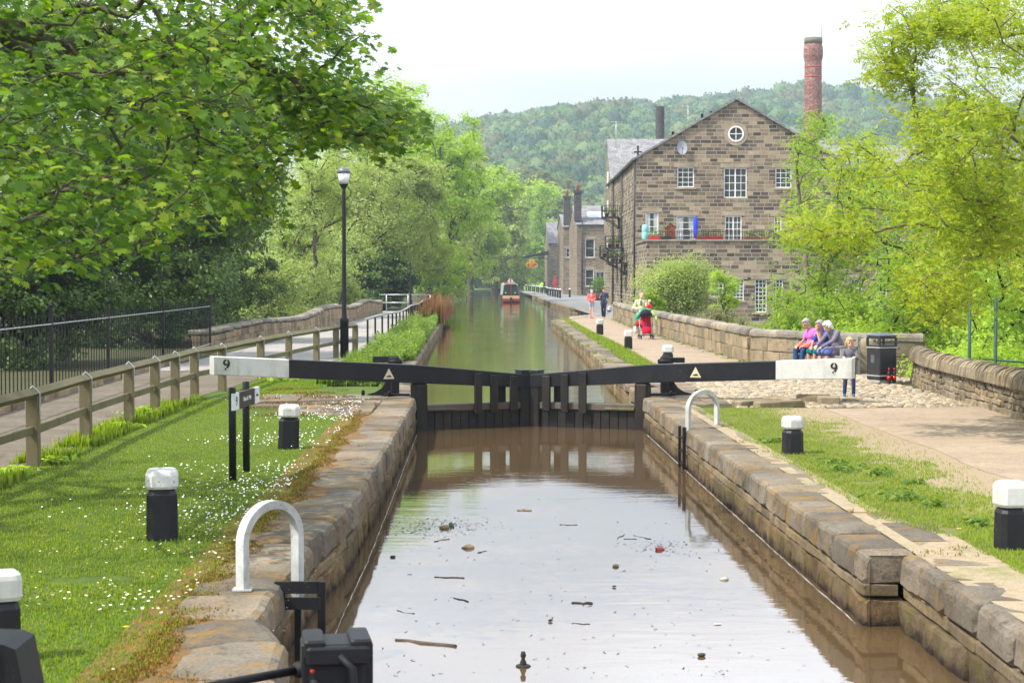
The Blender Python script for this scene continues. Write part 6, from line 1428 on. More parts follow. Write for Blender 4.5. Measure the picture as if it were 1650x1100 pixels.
# skyline details: poplar pair and far farm roofs
for x, yb, yt, Y, lb in ((815, 190, 176, 1095, 'tiny dark pointed tree on the far pasture crest'), (776, 202, 194, 1095, 'small round dark tree alone on the far pasture crest')):
    p = atd(x, yb, Y); hgt = (yb-yt)/(F/Y); T = thing('tree', tuple(p), lb, 'tree'); r = hgt*.3 if x == 815 else hgt*.6
    mb = MB(); mb.tube([p-UPV*3, p+UPV*hgt*.5], .3, 5); mb.build('trunk', M['bark'], T); rg = np.random.default_rng(3); C = rg.normal(size=(300, 3)); C /= np.linalg.norm(C, axis=1, keepdims=True); C = C*np.array([r, r, hgt*.5])*rg.random((300, 1))**.3+np.array(p)+np.array([0, 0, hgt*.5]); inst_mesh('crown', LQ[0], LQ[1], C, rots(300), 1.2*np.ones(300), M['lf_dark'], T)
p = atd(862, 176, 1100)
# ------------------------------------------------------------------ grass
M['grass_l'] = leafmat('lawn grass blade', [(.14, .23, .018), (.19, .29, .025), (.25, .34, .035), (.33, .36, .06), (.10, .18, .016)], .4, .15, tint=(1.2, 1.3, .3), big=.9, rough=.6)
M['grass_r'] = leafmat('dry lawn grass blade', [(.16, .25, .025), (.20, .31, .035), (.25, .34, .05), (.31, .33, .09), (.13, .22, .02)], .4, .15, tint=(1.2, 1.2, .35), big=.9, rough=.6)
M['moss'] = leafmat('orange moss', [(.20, .11, .035), (.17, .12, .03), (.25, .13, .04), (.13, .12, .025), (.12, .07, .03)], .2, .1, big=.8)
BL = ([(-.5, 0, 0), (.5, 0, 0), (.22, .12, .6), (0, .38, 1.0)], [(0, 1, 2), (0, 2, 3)])
def blades(name, P, h, wr, mat, label, lean=.5, kind='stuff', rng=RNG):
    n = len(P); a = rng.uniform(0, 6.28, n); c, s = np.cos(a), np.sin(a); l = rng.normal(size=(n, 2))*lean*.5
    Rm = np.zeros((n, 3, 3)); Rm[:, 0, 0] = c; Rm[:, 0, 1] = -s; Rm[:, 1, 0] = s; Rm[:, 1, 1] = c; Rm[:, 2, 2] = 1; Rm[:, 0, 2] = l[:, 0]; Rm[:, 1, 2] = l[:, 1]
    hh = h*(.5+rng.random(n)); o = inst_mesh(name, BL[0], BL[1], P, Rm, np.stack([hh*wr*1.0, hh, hh], 1), mat)
    V = None
    return tag(o, label, None, None, kind)
def scatter(n, xr, y0, y1, pw=1.0, rng=RNG):
    u = rng.random(n); y = y0*(y1/y0)**(u**pw); lo = np.array([xr(v)[0] for v in y]); hi = np.array([xr(v)[1] for v in y]); x = lo+(hi-lo)*rng.random(n)
    return np.stack([x, y], 1)
def nz2(x, y, s, o=0): return mnoise.noise(Vector((x*s+o, y*s, o)))
P = scatter(150000, lambda y: (-5.6 if y < 33 else -4.9+(y-33)*.0, -1.88 if y < 29.5 else -3.3), 9.3, 39, 1.0)
keep = []
for x, y in P:
    e = -1.93-.22*nz2(0, y, .9, 2)-.12*nz2(0, y, 3.1, 5); 
    if 28.8 < y < 33.7 and x > -4.3: keep.append(False); continue
    keep.append(x < e-.05+.1*random.random() and nz2(x, y, 1.1, 9)+.25*nz2(x, y, 5, 3) > -.62 if y < 29 else x < -4.2 or y > 33.8)
P = P[np.array(keep)]; P3 = np.concatenate([P, np.full((len(P), 1), -.02)], 1)
blades('grass', P3, .025, .24, M['grass_l'], 'soft green lawn grass on the shaded bank', .6)
# taller tufts along the fence foot and around posts
P = scatter(9000, lambda y: (-5.75, -5.15), 12, 33); P = P[[nz2(x, y, .8, 4) > -.05 for x, y in P]]; blades('grass', np.concatenate([P, np.full((len(P), 1), -.02)], 1), .11, .10, M['grass_l'], 'longer grass along the timber fence foot', .8)
P = scatter(115000, lambda y: (3.66, 5.95), 9.3, 30.35)
keep = []
for x, y in P:
    e = 3.78+.10*nz2(0, y, 1.3, 12)+(.40*min(1, max(0, (16.2-y)/1.2)) if y > 12.6 else .3); f_ = 5.3+.4*nz2(0, y, .5, 31)+.35*nz2(x, y, 2.5, 7)
    keep.append(x > e and (x < f_ or random.random() < .22*max(0, 1-(x-f_)/.8)) and not (x > f_+.9) and nz2(x, y, 2, 15)+.3*nz2(x, y, 7, 3) > -.58)
P = P[np.array(keep)]; blades('grass', np.concatenate([P, np.full((len(P), 1), -.02)], 1), .036, .17, M['grass_r'], 'thin sunny lawn grass on the gravel side', .7)
P = np.array([(gi_[0]-.9+.95*random.random()-.02, gi_[1]) for gi_ in [((gi[k][0]*(1-s)+gi[k+1][0]*s), (gi[k][1]*(1-s)+gi[k+1][1]*s)) for k in range(len(gi)-1) for s in np.random.default_rng(k).random(5000)]]); P = P[[x > 3.98+.012*(y-40)+.1*nz2(x, y, 1) for x, y in P]]
blades('grass', np.concatenate([P, np.full((len(P), 1), -.015)], 1), .07, .2, M['grass_r'], 'narrow grass strip beside the upper gravel path', .7)
# orange moss along the left coping
P = scatter(34000, lambda y: (-2.35, -1.72), 9.3, 29.5)
P = P[[abs(x+1.97+.16*nz2(0, y, .9, 2)) < .11+.13*nz2(x, y, 1.6, 8)+.06*nz2(x, y, 6, 1) for x, y in P]]; blades('moss', np.concatenate([P, np.full((len(P), 1), -.012)], 1), .015, .9, M['moss'], 'orange brown moss creeping over the left coping edge', .9)
P = scatter(9000, lambda y: (-4.3, -2.0), 28.6, 36); P = P[[nz2(x, y, 1.1, 21) > .12 for x, y in P]]; blades('moss', np.concatenate([P, np.full((len(P), 1), .0)], 1), .03, .5, M['moss'], 'mossy patches between the flagstones by the gate', .9)
P = scatter(2600, lambda y: (3.55, 4.1), 12, 30); P = P[[nz2(x, y, 1.3, 41) > .28 for x, y in P]]; blades('moss', np.concatenate([P, np.full((len(P), 1), .0)], 1), .022, .5, M['moss'], 'dry orange moss along the right coping edge', .9)
# moss on the coping stones of the near left
P = scatter(3500, lambda y: (-1.85, -1.5), 9.3, 24); P = P[[nz2(x, y, 1.9, 61) > .34 for x, y in P]]; blades('moss', np.concatenate([P, np.full((len(P), 1), .004)], 1), .014, .7, M['moss'], 'thin moss cushions on the left coping stones', .9)
# daisies
wht = flat('daisy petals', (.85, .85, .82), .6, .2, .03); yel = flat('daisy centre', (.75, .5, .02), .6)
def daisy_proto(x, y, s=.011, c=None, label='small white daisy open in the left lawn', nm='daisy', grp='daisies in the left lawn', cat='daisy'):
    T = thing(nm, (x, y, -.02), label, cat, grp); z = .048; mb = MB()
    n = 9
    for k in range(n): a = 2*math.pi*k/n; d = Vector((math.cos(a), math.sin(a), .12)); t_ = Vector((-math.sin(a), math.cos(a), 0)); o = Vector((x, y, z)); mb.face([o+d*s*.3-t_*s*.15, o+d*s*.8-t_*s*.32, o+d*s*1.15, o+d*s*.8+t_*s*.32, o+d*s*.3+t_*s*.15])
    mb.build('petals', c or wht, T); mb = MB(); mb.lathe((x, y, z), [(s*.4, 0), (s*.3, .003), (.001, .005)], 6); mb.build('flower_centre', yel, T); mb = MB(); mb.tube([(x, y, -.02), (x+.004, y, z)], .0012, 3); mb.build('stem', M['grass_l'], T)
    return T
dz = []
while len(dz) < 1100:
    u = random.random(); y = 9.8*(34/9.8)**random.random(); x = -2.05-abs(random.gauss(0, .85))
    if x < -5.2: continue
    d = nz2(x, y, .55, 71)+.35*nz2(x, y, 2.2, 3); w_ = .22+d*1.3+(.35 if 14 < y < 21 and x > -3.6 else 0)-(.25 if x < -3.8 else 0)
    if random.random() < w_: dz.append((x, y))
dz.sort(key=lambda p: p[1]); pr = None
for x, y in dz[:300]:
    if pr is None: pr = daisy_proto(x, y, .0095)
    else: c = copy_tree(pr); c.location = (x, y, -.02+random.uniform(-.01, .006)); c.rotation_euler = (random.uniform(-.5, .2), random.uniform(-.3, .3), random.uniform(0, 6)); s = random.uniform(.75, 1.25); c.scale = (s, s, 1)
R_ = np.array(dz[300:]); n = len(R_); Tm = [(math.cos(a), math.sin(a), .1) for a in np.linspace(0, 2*math.pi, 7, endpoint=False)]
tag(inst_mesh('daisies', Tm, [tuple(range(7))], np.concatenate([R_, .02+.02*RNG.random((n, 1))], 1), rots(n, np.array([[0, -1.2, 3.]]), .5), .0078*(.8+.7*RNG.random(n)), wht), 'drift of white daisies farther up the left lawn', kind='stuff')
p = at(203, 1021); daisy_proto(p.x, p.y, .02, yel, 'single yellow dandelion low in the left lawn', 'dandelion', None, 'dandelion'); p = at(1545, 860); daisy_proto(p.x, p.y, .022, yel, 'single yellow dandelion in the right lawn near the big bollard', 'dandelion', None, 'dandelion')
M['litter'] = leafmat('dry leaf litter', [(.16, .10, .05), (.10, .07, .04), (.24, .17, .09), (.34, .27, .17)], .1, .1)
def litter(n, x0, x1, y0, y1, s, lb, z=.002):
    P = scatter(n, lambda y: (x0, x1), y0, y1); tag(inst_mesh('leaf_litter', LQ[0], LQ[1], np.concatenate([P, np.full((n, 1), z)], 1), rots(n, np.array([[0, 0, 5.]])), s*(.4+.9*RNG.random(n)), M['litter']), lb, kind='stuff')
litter(900, 5.2, 8.8, 12, 37, .022, 'dry bits of leaf and grit on the gravel towpath'); litter(900, -8.0, -5.5, 12, 40, .035, 'dry leaves on the brown towpath'); litter(1300, -2.1, -1.25, 9.5, 33, .016, 'crumbs of bark and leaf on the left coping'); litter(900, 3.2, 3.9, 9.5, 33, .014, 'crumbs of soil on the right coping'); litter(900, 4, 9, 31, 42, .03, 'grit between the cobbles', .0)
# broad leaved weeds in the right lawn and along edges
def weed(x, y, r, n, ls, lb, mat='leaf_plant', z=-.02):
    C = np.concatenate([RNG.normal(size=(n, 2))*r*.5, RNG.random((n, 1))*r*.25], 1)+np.array([x, y, z+.03]); d = C-np.array([x, y, z-.05]); d /= np.linalg.norm(d, axis=1, keepdims=True)
    o = inst_mesh('weed', [(-.5, 0, 0), (0, -.24, .1), (.5, 0, -.08), (0, .24, .1)], [(0, 1, 2, 3)], C, rots(n, d*.6+np.array([[0, 0, 1.2]]), .35), ls*(.6+.7*RNG.random(n)), M[mat]); tag(o, lb, 'weed', 'broad leaved weeds in the grass')
for px_, py_, r, n, lb in ((1365, 757, .26, 90, 'broad leaved weed patch in the middle of the sunny lawn'), (1340, 745, .2, 50, 'small weed patch just past the short bollard'), (1415, 765, .2, 50, 'weed patch on the bare side of the sunny lawn'), (1455, 803, .28, 90, 'weed patch with long leaves beside the coping flags'),
        (1500, 815, .16, 40, 'pale leafed weed next to the coping flag corner'), (1575, 845, .18, 50, 'weed rosette close to the big bollard'), (1470, 779, .12, 30, 'tiny weed near the worn verge'), (1240, 712, .18, 50, 'weed patch beside the short bollard on the coping side')):
    p = at(px_, py_); weed(p.x, p.y, r, n, .085, lb)
for px_, py_, r, n, lb in ((240, 665, .35, 120, 'leafy weed clump at the fence foot'), (455, 612, .45, 260, 'dark fern like clump under the balance beam'), (195, 688, .25, 70, 'low weed by the third fence post'), (20, 762, .25, 70, 'low weed at the picture edge by the fence'), (86, 745, .2, 60, 'weed beside the near fence post')):
    p = at(px_, py_); weed(p.x, p.y, r, n, .11, lb, 'lf_fresh')
# weedy canal bank on the left
M['lf_weed'] = leafmat('bank weed leaf', [(.14, .23, .04), (.19, .29, .05), (.24, .33, .07), (.12, .20, .05)], .4, .2)
def bankx(y): return (-3.35+.05*math.sin(y), -1.72-.006*(y-40)) if y > 48 else (-3.5, -2.05)
P = scatter(60000, bankx, 36.8, 120, 1.0); hgt = np.array([(.06+.62*min(1, max(0, (y-37)/18)))*(.35+1.1*abs(nz2(x, y, .8, 4))+.5*abs(nz2(x, y, 2.2, 9)))*(1 if x > -3.1 else .6) for x, y in P]); C = np.concatenate([P, (-.02+hgt*RNG.random(len(P))**.6)[:, None]], 1)
tag(inst_mesh('undergrowth', LQ[0], LQ[1], C, rots(len(C), np.array([[.1, -.3, .8]]), .6), .085*(.5+RNG.random(len(C))), M['lf_weed']), 'tall weeds and grasses covering the left canal bank', kind='stuff')
blades('grass', np.concatenate([P[::6], np.full((len(P[::6]), 1), -.02)], 1), .30, .045, M['lf_weed'], 'long grass stems in the bank weeds', 1.2)
M['deadstem'] = leafmat('red dead stem', [(.22, .09, .05), (.28, .13, .08), (.18, .07, .05), (.33, .22, .13)], .2)
P = np.stack([RNG.normal(-2.6, .4, 700), RNG.uniform(84, 116, 700)], 1); P = P[[nz2(x, y, .3, 3) > -.2 for x, y in P]]; blades('dead_stems', np.concatenate([P, np.full((len(P), 1), 0)], 1), 1.05, .035, M['deadstem'], 'red brown dead dock stems at the far end of the weedy bank', .3)
P = np.stack([RNG.uniform(-2.4, -1.7, 500), RNG.uniform(88, 112, 500)], 1); blades('dead_stems', np.concatenate([P, np.full((len(P), 1), 0)], 1), .9, .04, M['deadstem'], 'straw coloured stems leaning over the water edge', .9)
# weeds on wall feet (right)
for k in range(24):
    y = 47+k*2.1; f_ = np.interp(y, [46, 52, 62, 76, 88, 100], [7.2, 7.15, 7.12, 7.08, 7.25, 7.6]); weed(f_-.05, y, .18, 26, .09, 'little weed tuft at the foot of the long parapet', 'leaf_plant')
for k in range(10): y = 42+k*5.2; weed(3.45+.008*(y-42), y, .22, 30, .1, 'little weed tuft in the upper canal coping', 'leaf_plant')
# ------------------------------------------------------------------ air
mb = MB(); mb.box((200, 640, 85), (1500, 1500, 184)); hz = mb.build('haze', [], uv=False); tag(hz, 'thin blue spring haze', kind='stuff')
hm = bpy.data.materials.new('haze air'); hm.use_nodes = True; t = hm.node_tree; t.nodes.remove(t.nodes['Principled BSDF']); v = t.nodes.new('ShaderNodeVolumePrincipled'); v.inputs['Density'].default_value = .0003; v.inputs['Color'].default_value = (.70, .84, 1.0, 1); v.inputs['Anisotropy'].default_value = .2
t.links.new(v.outputs[0], t.nodes['Material Output'].inputs['Volume']); hz.data.materials.append(hm)
# ------------------------------------------------------------------ people
M['skin'] = flat('skin', (.50, .27, .19), .55, .35, .08); M['skinpale'] = flat('pale skin', (.58, .36, .27), .55, .35, .06)
def cloth(name, c, var=.15, sc=14): return flat(name, c, .9, .1, var, sc)
def cap_(mb, a, b, ra, rb, n=10):
    a, b = Vector(a), Vector(b); mb.ball(a, ra, n); mb.ball(b, rb, n)
    if (b-a).length > 1e-4: mb.tube([a, b], [ra, rb], n)
def remesh(mb, name, mat, T, vox, sm=2):
    o = mb.build(name, mat, T, uv=False); m = o.modifiers.new('r', 'REMESH'); m.mode = 'VOXEL'; m.voxel_size = vox; m.use_smooth_shade = True
    if sm: k = o.modifiers.new('s', 'SMOOTH'); k.iterations = sm; k.factor = .5
    return o
def person(label, loc, rz, s, J=None, top=None, bottom=None, shoes=None, hair=None, skin='skin', girth=1.0, bare_legs=False, group=None, curl=.6, cat='person', grip=None):
    P = dict(pel=(0, 0, .95), che=(0, 0, 1.28), nec=(0, 0, 1.46), hea=(0, -.02, 1.60), look=(0, -1, 0), shL=(.18, 0, 1.40), shR=(-.18, 0, 1.40), elL=(.24, .02, 1.12), elR=(-.24, .02, 1.12), wrL=(.25, -.06, .88), wrR=(-.25, -.06, .88), haL=None, haR=None,
             hiL=(.09, 0, .92), hiR=(-.09, 0, .92), knL=(.10, -.02, .50), knR=(-.10, -.02, .50), anL=(.10, .02, .09), anR=(-.10, .02, .09), toL=(0, -1), toR=(0, -1))
    if J: P.update(J)
    V = {k: Vector(v)*s if v is not None and k not in ('look', 'toL', 'toR', 'haL', 'haR') else v for k, v in P.items()}
    T = thing('person', loc, label, cat, group, rz=rz); ORG[T.name] = Vector((0, 0, 0))
    g = girth
    def ell(mb, c, r, M_=None, k=1.0): mb.ball(c, tuple(x*s*k for x in r), 14, M=M_)
    def axes(up, fwd=(0, -1, 0)):
        u = Vector(up).normalized(); f = Vector(fwd); f = (f-u*f.dot(u)); f = f.normalized() if f.length > 1e-4 else Vector((0, -1, 0)); x = f.cross(u)
        return Matrix((x, -f, u)).transposed()
    tor = axes(V['che']-V['pel']); shd = (V['shL']-V['shR']).normalized(); tor2 = Matrix((shd, (V['nec']-V['che']).normalized().cross(shd), (V['nec']-V['pel']).normalized())).transposed()
    def torso(mb, d, low=True):
        cc, pe = V['che'], V['pel']; mid = cc.lerp(pe, .5)
        ell(mb, cc+(V['nec']-cc)*.15, (.165+d, (.105+d)*g, .17+d), tor2); ell(mb, mid, ((.135+d)*g, (.105+d)*g*g, .17+d), tor2)
        if low: ell(mb, pe, ((.155+d), (.115+d)*g, .12+d), tor2)
        for q in ('shL', 'shR'): cap_(mb, V[q], cc.lerp(V[q], .3)+(V['nec']-cc)*.3, (.055+d)*s, (.08+d)*s)
    def arm(mb, q, d, upto=2, r0=.047):
        cap_(mb, V['sh'+q], V['el'+q], (r0+d)*s, (.038+d)*s)
        if upto > 1: cap_(mb, V['el'+q], V['wr'+q], (.037+d)*s, (.026+d)*s)
    def leg(mb, q, d, upto=2, flare=0):
        cap_(mb, V['hi'+q], V['kn'+q], (.082+d)*s*g**.5, (.055+d)*s)
        if upto > 1: cap_(mb, V['kn'+q], V['kn'+q].lerp(V['an'+q], .35), (.052+d)*s, (.054+d)*s); cap_(mb, V['kn'+q].lerp(V['an'+q], .35), V['an'+q], (.054+d)*s, (.036+d+flare)*s)
    # body
    mb = MB(); torso(mb, -.012); cap_(mb, V['che'].lerp(V['nec'], .7), V['hea']-(V['hea']-V['nec'])*.35, .058*s, .05*s)
    L = Vector(V['look']).normalized(); hu = (V['hea']-V['nec']).normalized(); hu = (hu-L*hu.dot(L)); hu = (hu.normalized() if hu.length > .1 else Vector((0, 0, 1))); hx = L.cross(hu); HM = Matrix((hx, -L, hu)).transposed()
    hp_ = lambda x, y, z: V['hea']+HM@Vector((x*s, y*s, z*s)); hs = 1.08 if s > .8 else 1.34; k = hs
    ell(mb, hp_(0, .012*k, .02*k), (.076*k, .094*k, .098*k), HM); ell(mb, hp_(0, -.022*k, -.045*k), (.055*k, .062*k, .065*k), HM); ell(mb, hp_(0, -.055*k, -.088*k), (.025*k, .022*k, .02*k), HM)
    cap_(mb, hp_(0, -.084*k, .012*k), hp_(0, -.104*k, -.022*k), .009*s*k, .014*s*k, 8)
    for e in (-1, 1): ell(mb, hp_(e*.077*k, .012*k, -.008*k), (.010*k, .018*k, .03*k), HM); ell(mb, hp_(e*.032*k, -.074*k, .033*k), (.024*k, .012*k, .008*k), HM)
    ell(mb, hp_(0, -.080*k, -.052*k), (.022*k, .012*k, .010*k), HM)
    for q in 'LR':
        arm(mb, q, -.004); leg(mb, q, -.006)
        w_ = V['wr'+q]; d = (w_-V['el'+q]).normalized() if P['ha'+q] is None else Vector(P['ha'+q]).normalized()
        pn = d.cross(Vector((0, 0, 1)) if abs(d.z) < .9 else Vector((1, 0, 0))).normalized(); side = pn; nrm = d.cross(side).normalized()   # side: across the palm
        sg = 1 if q == 'L' else -1; HMx = Matrix((side, nrm, d)).transposed(); hk = 1 if s > .8 else 1.1
        ell(mb, w_+d*.045*s*hk, (.040*hk, .018*hk, .052*hk), HMx)
        for i, (o, l) in enumerate(((-.030, .062), (-.010, .074), (.011, .070), (.030, .054))):
            b_ = w_+d*.085*s*hk+side*o*s*hk; c_ = b_+(d*math.cos(curl*.5)+nrm*math.sin(curl*.5))*l*.5*s*hk; e_ = c_+(d*math.cos(curl*1.6)+nrm*math.sin(curl*1.6))*l*.5*s*hk
            cap_(mb, b_, c_, .0098*s*hk, .0090*s*hk, 6); cap_(mb, c_, e_, .0090*s*hk, .0075*s*hk, 6)
        b_ = w_+d*.02*s-side*.034*s*sg*hk; c_ = b_+(d*.7-side*sg*.6+nrm*.25).normalized()*.035*s*hk; e_ = c_+(d*.95-side*sg*.1+nrm*.3).normalized()*.028*s*hk; cap_(mb, b_, c_, .013*s*hk, .011*s*hk, 6); cap_(mb, c_, e_, .011*s*hk, .009*s*hk, 6)
        if shoes is None or True:
            td = Vector((*P['to'+q], 0)).normalized(); a = V['an'+q]; cap_(mb, a+td*.02*s-Vector((0, 0, .04*s)), a+td*.13*s-Vector((0, 0, .062*s)), .035*s, .025*s)
    remesh(mb, 'body', M[skin], T, .0085*max(s, .6))
    mb = MB()
    for e in (-1, 1): ell(mb, hp_(e*.030*k, -.083*k, .012*k), (.012*k, .006*k, .007*k), HM)
    mb.build('eyes', M['letter'], T, uv=False)
    mb = MB(); ell(mb, hp_(0, -.088*k, -.053*k), (.020*k, .006*k, .005*k), HM); mb.build('mouth', LIP, T, uv=False)
    if top:
        mb = MB(); torso(mb, .010, top.get('low', True)); sl_ = top.get('sleeve', 1)
        if sl_: 
            for q in 'LR':
                if sl_ == 1: cap_(mb, V['sh'+q], V['sh'+q].lerp(V['el'+q], .75), .066*s, .060*s)
                else: arm(mb, q, .014)
        if top.get('hem'): 
            for q in 'LR': cap_(mb, V['hi'+q], V['hi'+q].lerp(V['kn'+q], top['hem']), .115*s*g, .12*s*g)
        if top.get('collar'): cap_(mb, V['nec']-Vector((0, 0, .03*s)), V['nec']+Vector((0, 0, .01*s)), .078*s, .07*s)
        remesh(mb, top.get('name', 'top'), top['mat'], T, .011*max(s, .6), 3)
        if top.get('inner'):
            mb = MB(); c = V['che'].lerp(V['nec'], .35); ell(mb, c+HM@Vector((0, 0, 0))+Vector((0, -.045*s, -.02*s)), (.075, .085, .14), tor2); remesh(mb, 'blouse', top['inner'], T, .011*s)
    if bottom:
        mb = MB(); kd = bottom['kind']; ell(mb, V['pel'], (.165, .125*g, .12), tor2)
        if kd == 'skirt':
            h0 = (V['hiL']+V['hiR'])/2; k0 = (V['knL']+V['knR'])/2
            for q in 'LR': cap_(mb, V['hi'+q], V['hi'+q].lerp(V['kn'+q], bottom.get('len', .95)), .11*s, .095*s)
            cap_(mb, h0, h0.lerp(k0, bottom.get('len', .95)), .11*s, .085*s)
        else:
            for q in 'LR':
                if kd == 'shorts': cap_(mb, V['hi'+q], V['hi'+q].lerp(V['kn'+q], .35), .10*s, .098*s)
                else: leg(mb, q, .012, flare=.008)
        remesh(mb, {'skirt': 'skirt', 'shorts': 'shorts', 'trousers': 'trousers'}[kd], bottom['mat'], T, .011*max(s, .6), 3)
    if shoes:
        for q in 'LR':
            mb = MB(); td = Vector((*P['to'+q], 0)).normalized(); a = V['an'+q]; fl = a.z-.09*s
            cap_(mb, a-Vector((0, 0, .03*s))-td*.02*s, a-Vector((0, 0, .05*s))-td*.025*s, .046*s, .042*s); cap_(mb, a+td*.03*s-Vector((0, 0, .045*s)), a+td*.155*s-Vector((0, 0, .058*s)), .044*s, .034*s); remesh(mb, 'shoe', shoes, T, .009*max(s, .6))
    if hair:
        mb = MB(); hm_, st_ = hair
        ell(mb, hp_(0, .026*k, .040*k), (.085*k, .094*k, .094*k), HM)
        if st_ in ('bob', 'long', 'curly'):
            for e in (-1, 1): cap_(mb, hp_(e*.070*k, .02*k, .02*k), hp_(e*.076*k, .03*k, -.07*k if st_ != 'long' else -.12*k), .030*s*k, .026*s*k, 8)
            cap_(mb, hp_(0, .075*k, .0), hp_(0, .075*k, -.08*k), .055*s*k, .05*s*k)
            ell(mb, hp_(0, -.045*k, .088*k), (.062*k, .045*k, .03*k), HM)
        elif st_ == 'tied': ell(mb, hp_(0, .10*k, .03*k), (.035, .035, .035), HM)
        elif st_ == 'short': ell(mb, hp_(0, -.02*k, .088*k), (.068*k, .07*k, .03*k), HM)
        if st_ == 'curly': 
            for i in range(26): v = Vector((random.gauss(0, 1), random.gauss(.4, 1), random.gauss(.5, .8))).normalized(); ell(mb, hp_(v.x*.085*k, v.y*.09*k+.02, v.z*.09*k+.03), (.024, .024, .024))
        remesh(mb, 'hair', hm_, T, .008*max(s, .6), 1)
    return T, hp_, V
LIP = flat('lips', (.36, .10, .08), .5)
def prop(T, mb, name, mat, vox=None):
    if vox: return remesh(mb, name, mat, T, vox)
    return mb.build(name, mat, T, uv=False)
FZ = math.atan2(bf.y, bf.x)+math.pi/2      # seated people face along bf (-.8,-.6)
seat_ = dict(pel=(0, .02, .56), che=(0, -.05, .89), nec=(0, -.12, 1.07), hea=(0, -.19, 1.19), shL=(.18, -.03, 1.02), shR=(-.18, -.03, 1.02), hiL=(.09, 0, .53), hiR=(-.09, 0, .53), knL=(.14, -.45, .53), knR=(-.14, -.45, .53), anL=(.12, -.47, .09), anR=(-.13, -.43, .09),
             elL=(.25, -.14, .78), elR=(-.25, -.14, .78), wrL=(.14, -.36, .68), wrR=(-.14, -.36, .68))
def sat(off, fwd=0): p = bc+bu*off+bf*(fwd-.0); return (p.x, p.y, 0)
grey = cloth('grey hair', (.30, .28, .26), .3, 40); white_h = cloth('white hair', (.62, .60, .56), .2, 40)
# man in pink
J = dict(seat_); J.update(che=(0, -.07, .89), nec=(0, -.16, 1.07), hea=(0, -.25, 1.18), look=(.1, -.95, -.45), shL=(.20, -.06, 1.02), shR=(-.20, -.06, 1.02), wrL=(.16, -.42, .66), wrR=(-.10, -.42, .66), knL=(.17, -.46, .54), knR=(-.18, -.44, .54))
person('heavy seated man in pink shirt and jeans with a red jacket over his lap', sat(-.52), FZ, .99, J, top=dict(mat=cloth('pink shirt', (.56, .17, .50)), sleeve=1, name='shirt'), bottom=dict(kind='trousers', mat=cloth('blue jeans', (.03, .08, .20))), shoes=cloth('dark shoe', (.03, .03, .03)), hair=(grey, 'short'), girth=1.28)
c = bc+bu*(-.50)+bf*.28; mb = MB(); 
for k in range(6): cap_(mb, Vector((c.x, c.y, .66))+bu*(-.18+.08*k), Vector((c.x, c.y, .63))+bu*(-.14+.09*k)+bf*.16, .045, .035)
o = mb.build('jacket', cloth('red jacket cloth', (.62, .10, .09)), None, uv=False); m_ = o.modifiers.new('r', 'REMESH'); m_.mode = 'VOXEL'; m_.voxel_size = .012; m_.use_smooth_shade = True
tag(o, 'folded red jacket lying across the knees of the man in pink', 'jacket')
mb = MB(); cap_(mb, Vector((c.x, c.y, .585))+bu*(-.22)+bf*.1, Vector((c.x, c.y, .585))+bu*.30+bf*.12, .04, .04); o = mb.build('handbag', cloth('black bag', (.02, .02, .025)), None, uv=False); tag(o, 'slim black bag under the red jacket', 'bag')
# woman in the middle, hand at her face
J = dict(seat_); J.update(che=(0, -.08, .88), nec=(0, -.16, 1.05), hea=(.02, -.24, 1.17), look=(.15, -.9, -.3), shL=(.17, -.10, 1.0), shR=(-.17, -.10, 1.0), elL=(.20, -.34, .76), wrL=(.08, -.36, 1.02), haL=(-.1, .1, 1), elR=(-.22, -.26, .76), wrR=(-.02, -.44, .66))
person('woman in a blue cardigan and dark teal skirt resting her chin on one hand', sat(0), FZ, .98, J, top=dict(mat=cloth('blue cardigan', (.04, .07, .36)), sleeve=1, name='cardigan', inner=cloth('orange scarf', (.62, .24, .05))), bottom=dict(kind='skirt', mat=cloth('teal skirt', (.01, .13, .14)), len=.92), shoes=cloth('black shoe', (.02, .02, .02)), hair=(grey, 'bob'))
# old woman with white hair
J = dict(seat_); J.update(che=(0, -.12, .86), nec=(0, -.24, 1.03), hea=(.0, -.34, 1.13), look=(.05, -.85, -.5), shL=(.18, -.17, 1.0), shR=(-.18, -.17, 1.0), elL=(.24, -.36, .80), wrL=(.12, -.58, .66), elR=(-.22, -.36, .78), wrR=(-.06, -.60, .68))
person('white haired woman in a speckled grey coat leaning forward on the bench', sat(.50), FZ, 1.0, J, top=dict(mat=cloth('speckled grey coat', (.17, .15, .19), .6, 60), sleeve=2, name='coat', hem=.6, collar=True), bottom=dict(kind='skirt', mat=cloth('blue flowered skirt', (.10, .13, .33), .8, 30), len=1.0), shoes=cloth('black low shoe', (.02, .02, .02)), hair=(white_h, 'curly'), skin='skinpale', girth=1.12)
# child at the beam end
cp = at(1368, 640)
J = dict(elL=(.23, -.17, 1.16), wrL=(.10, -.36, 1.22), elR=(-.24, -.17, 1.16), wrR=(-.20, -.37, 1.22), haL=(-.3, -1, -.1), haR=(-.1, -1, -.1), look=(.15, -1, -.25), anL=(.13, 0, .09), anR=(-.14, .03, .09), knL=(.12, -.03, .5), knR=(-.12, 0, .5), hea=(0, -.03, 1.64))
person('small blond child in grey top and navy trousers holding the white beam end', (cp.x+.0, cp.y-.02, .02), R(-6), .625, J, top=dict(mat=cloth('grey knit top', (.14, .14, .16)), sleeve=2, name='jumper'), bottom=dict(kind='trousers', mat=cloth('navy trousers', (.035, .045, .11))), shoes=cloth('blue shoe', (.02, .12, .35)), hair=(cloth('blond hair', (.52, .34, .15), .3, 30), 'bob'), skin='skinpale', girth=1.1)
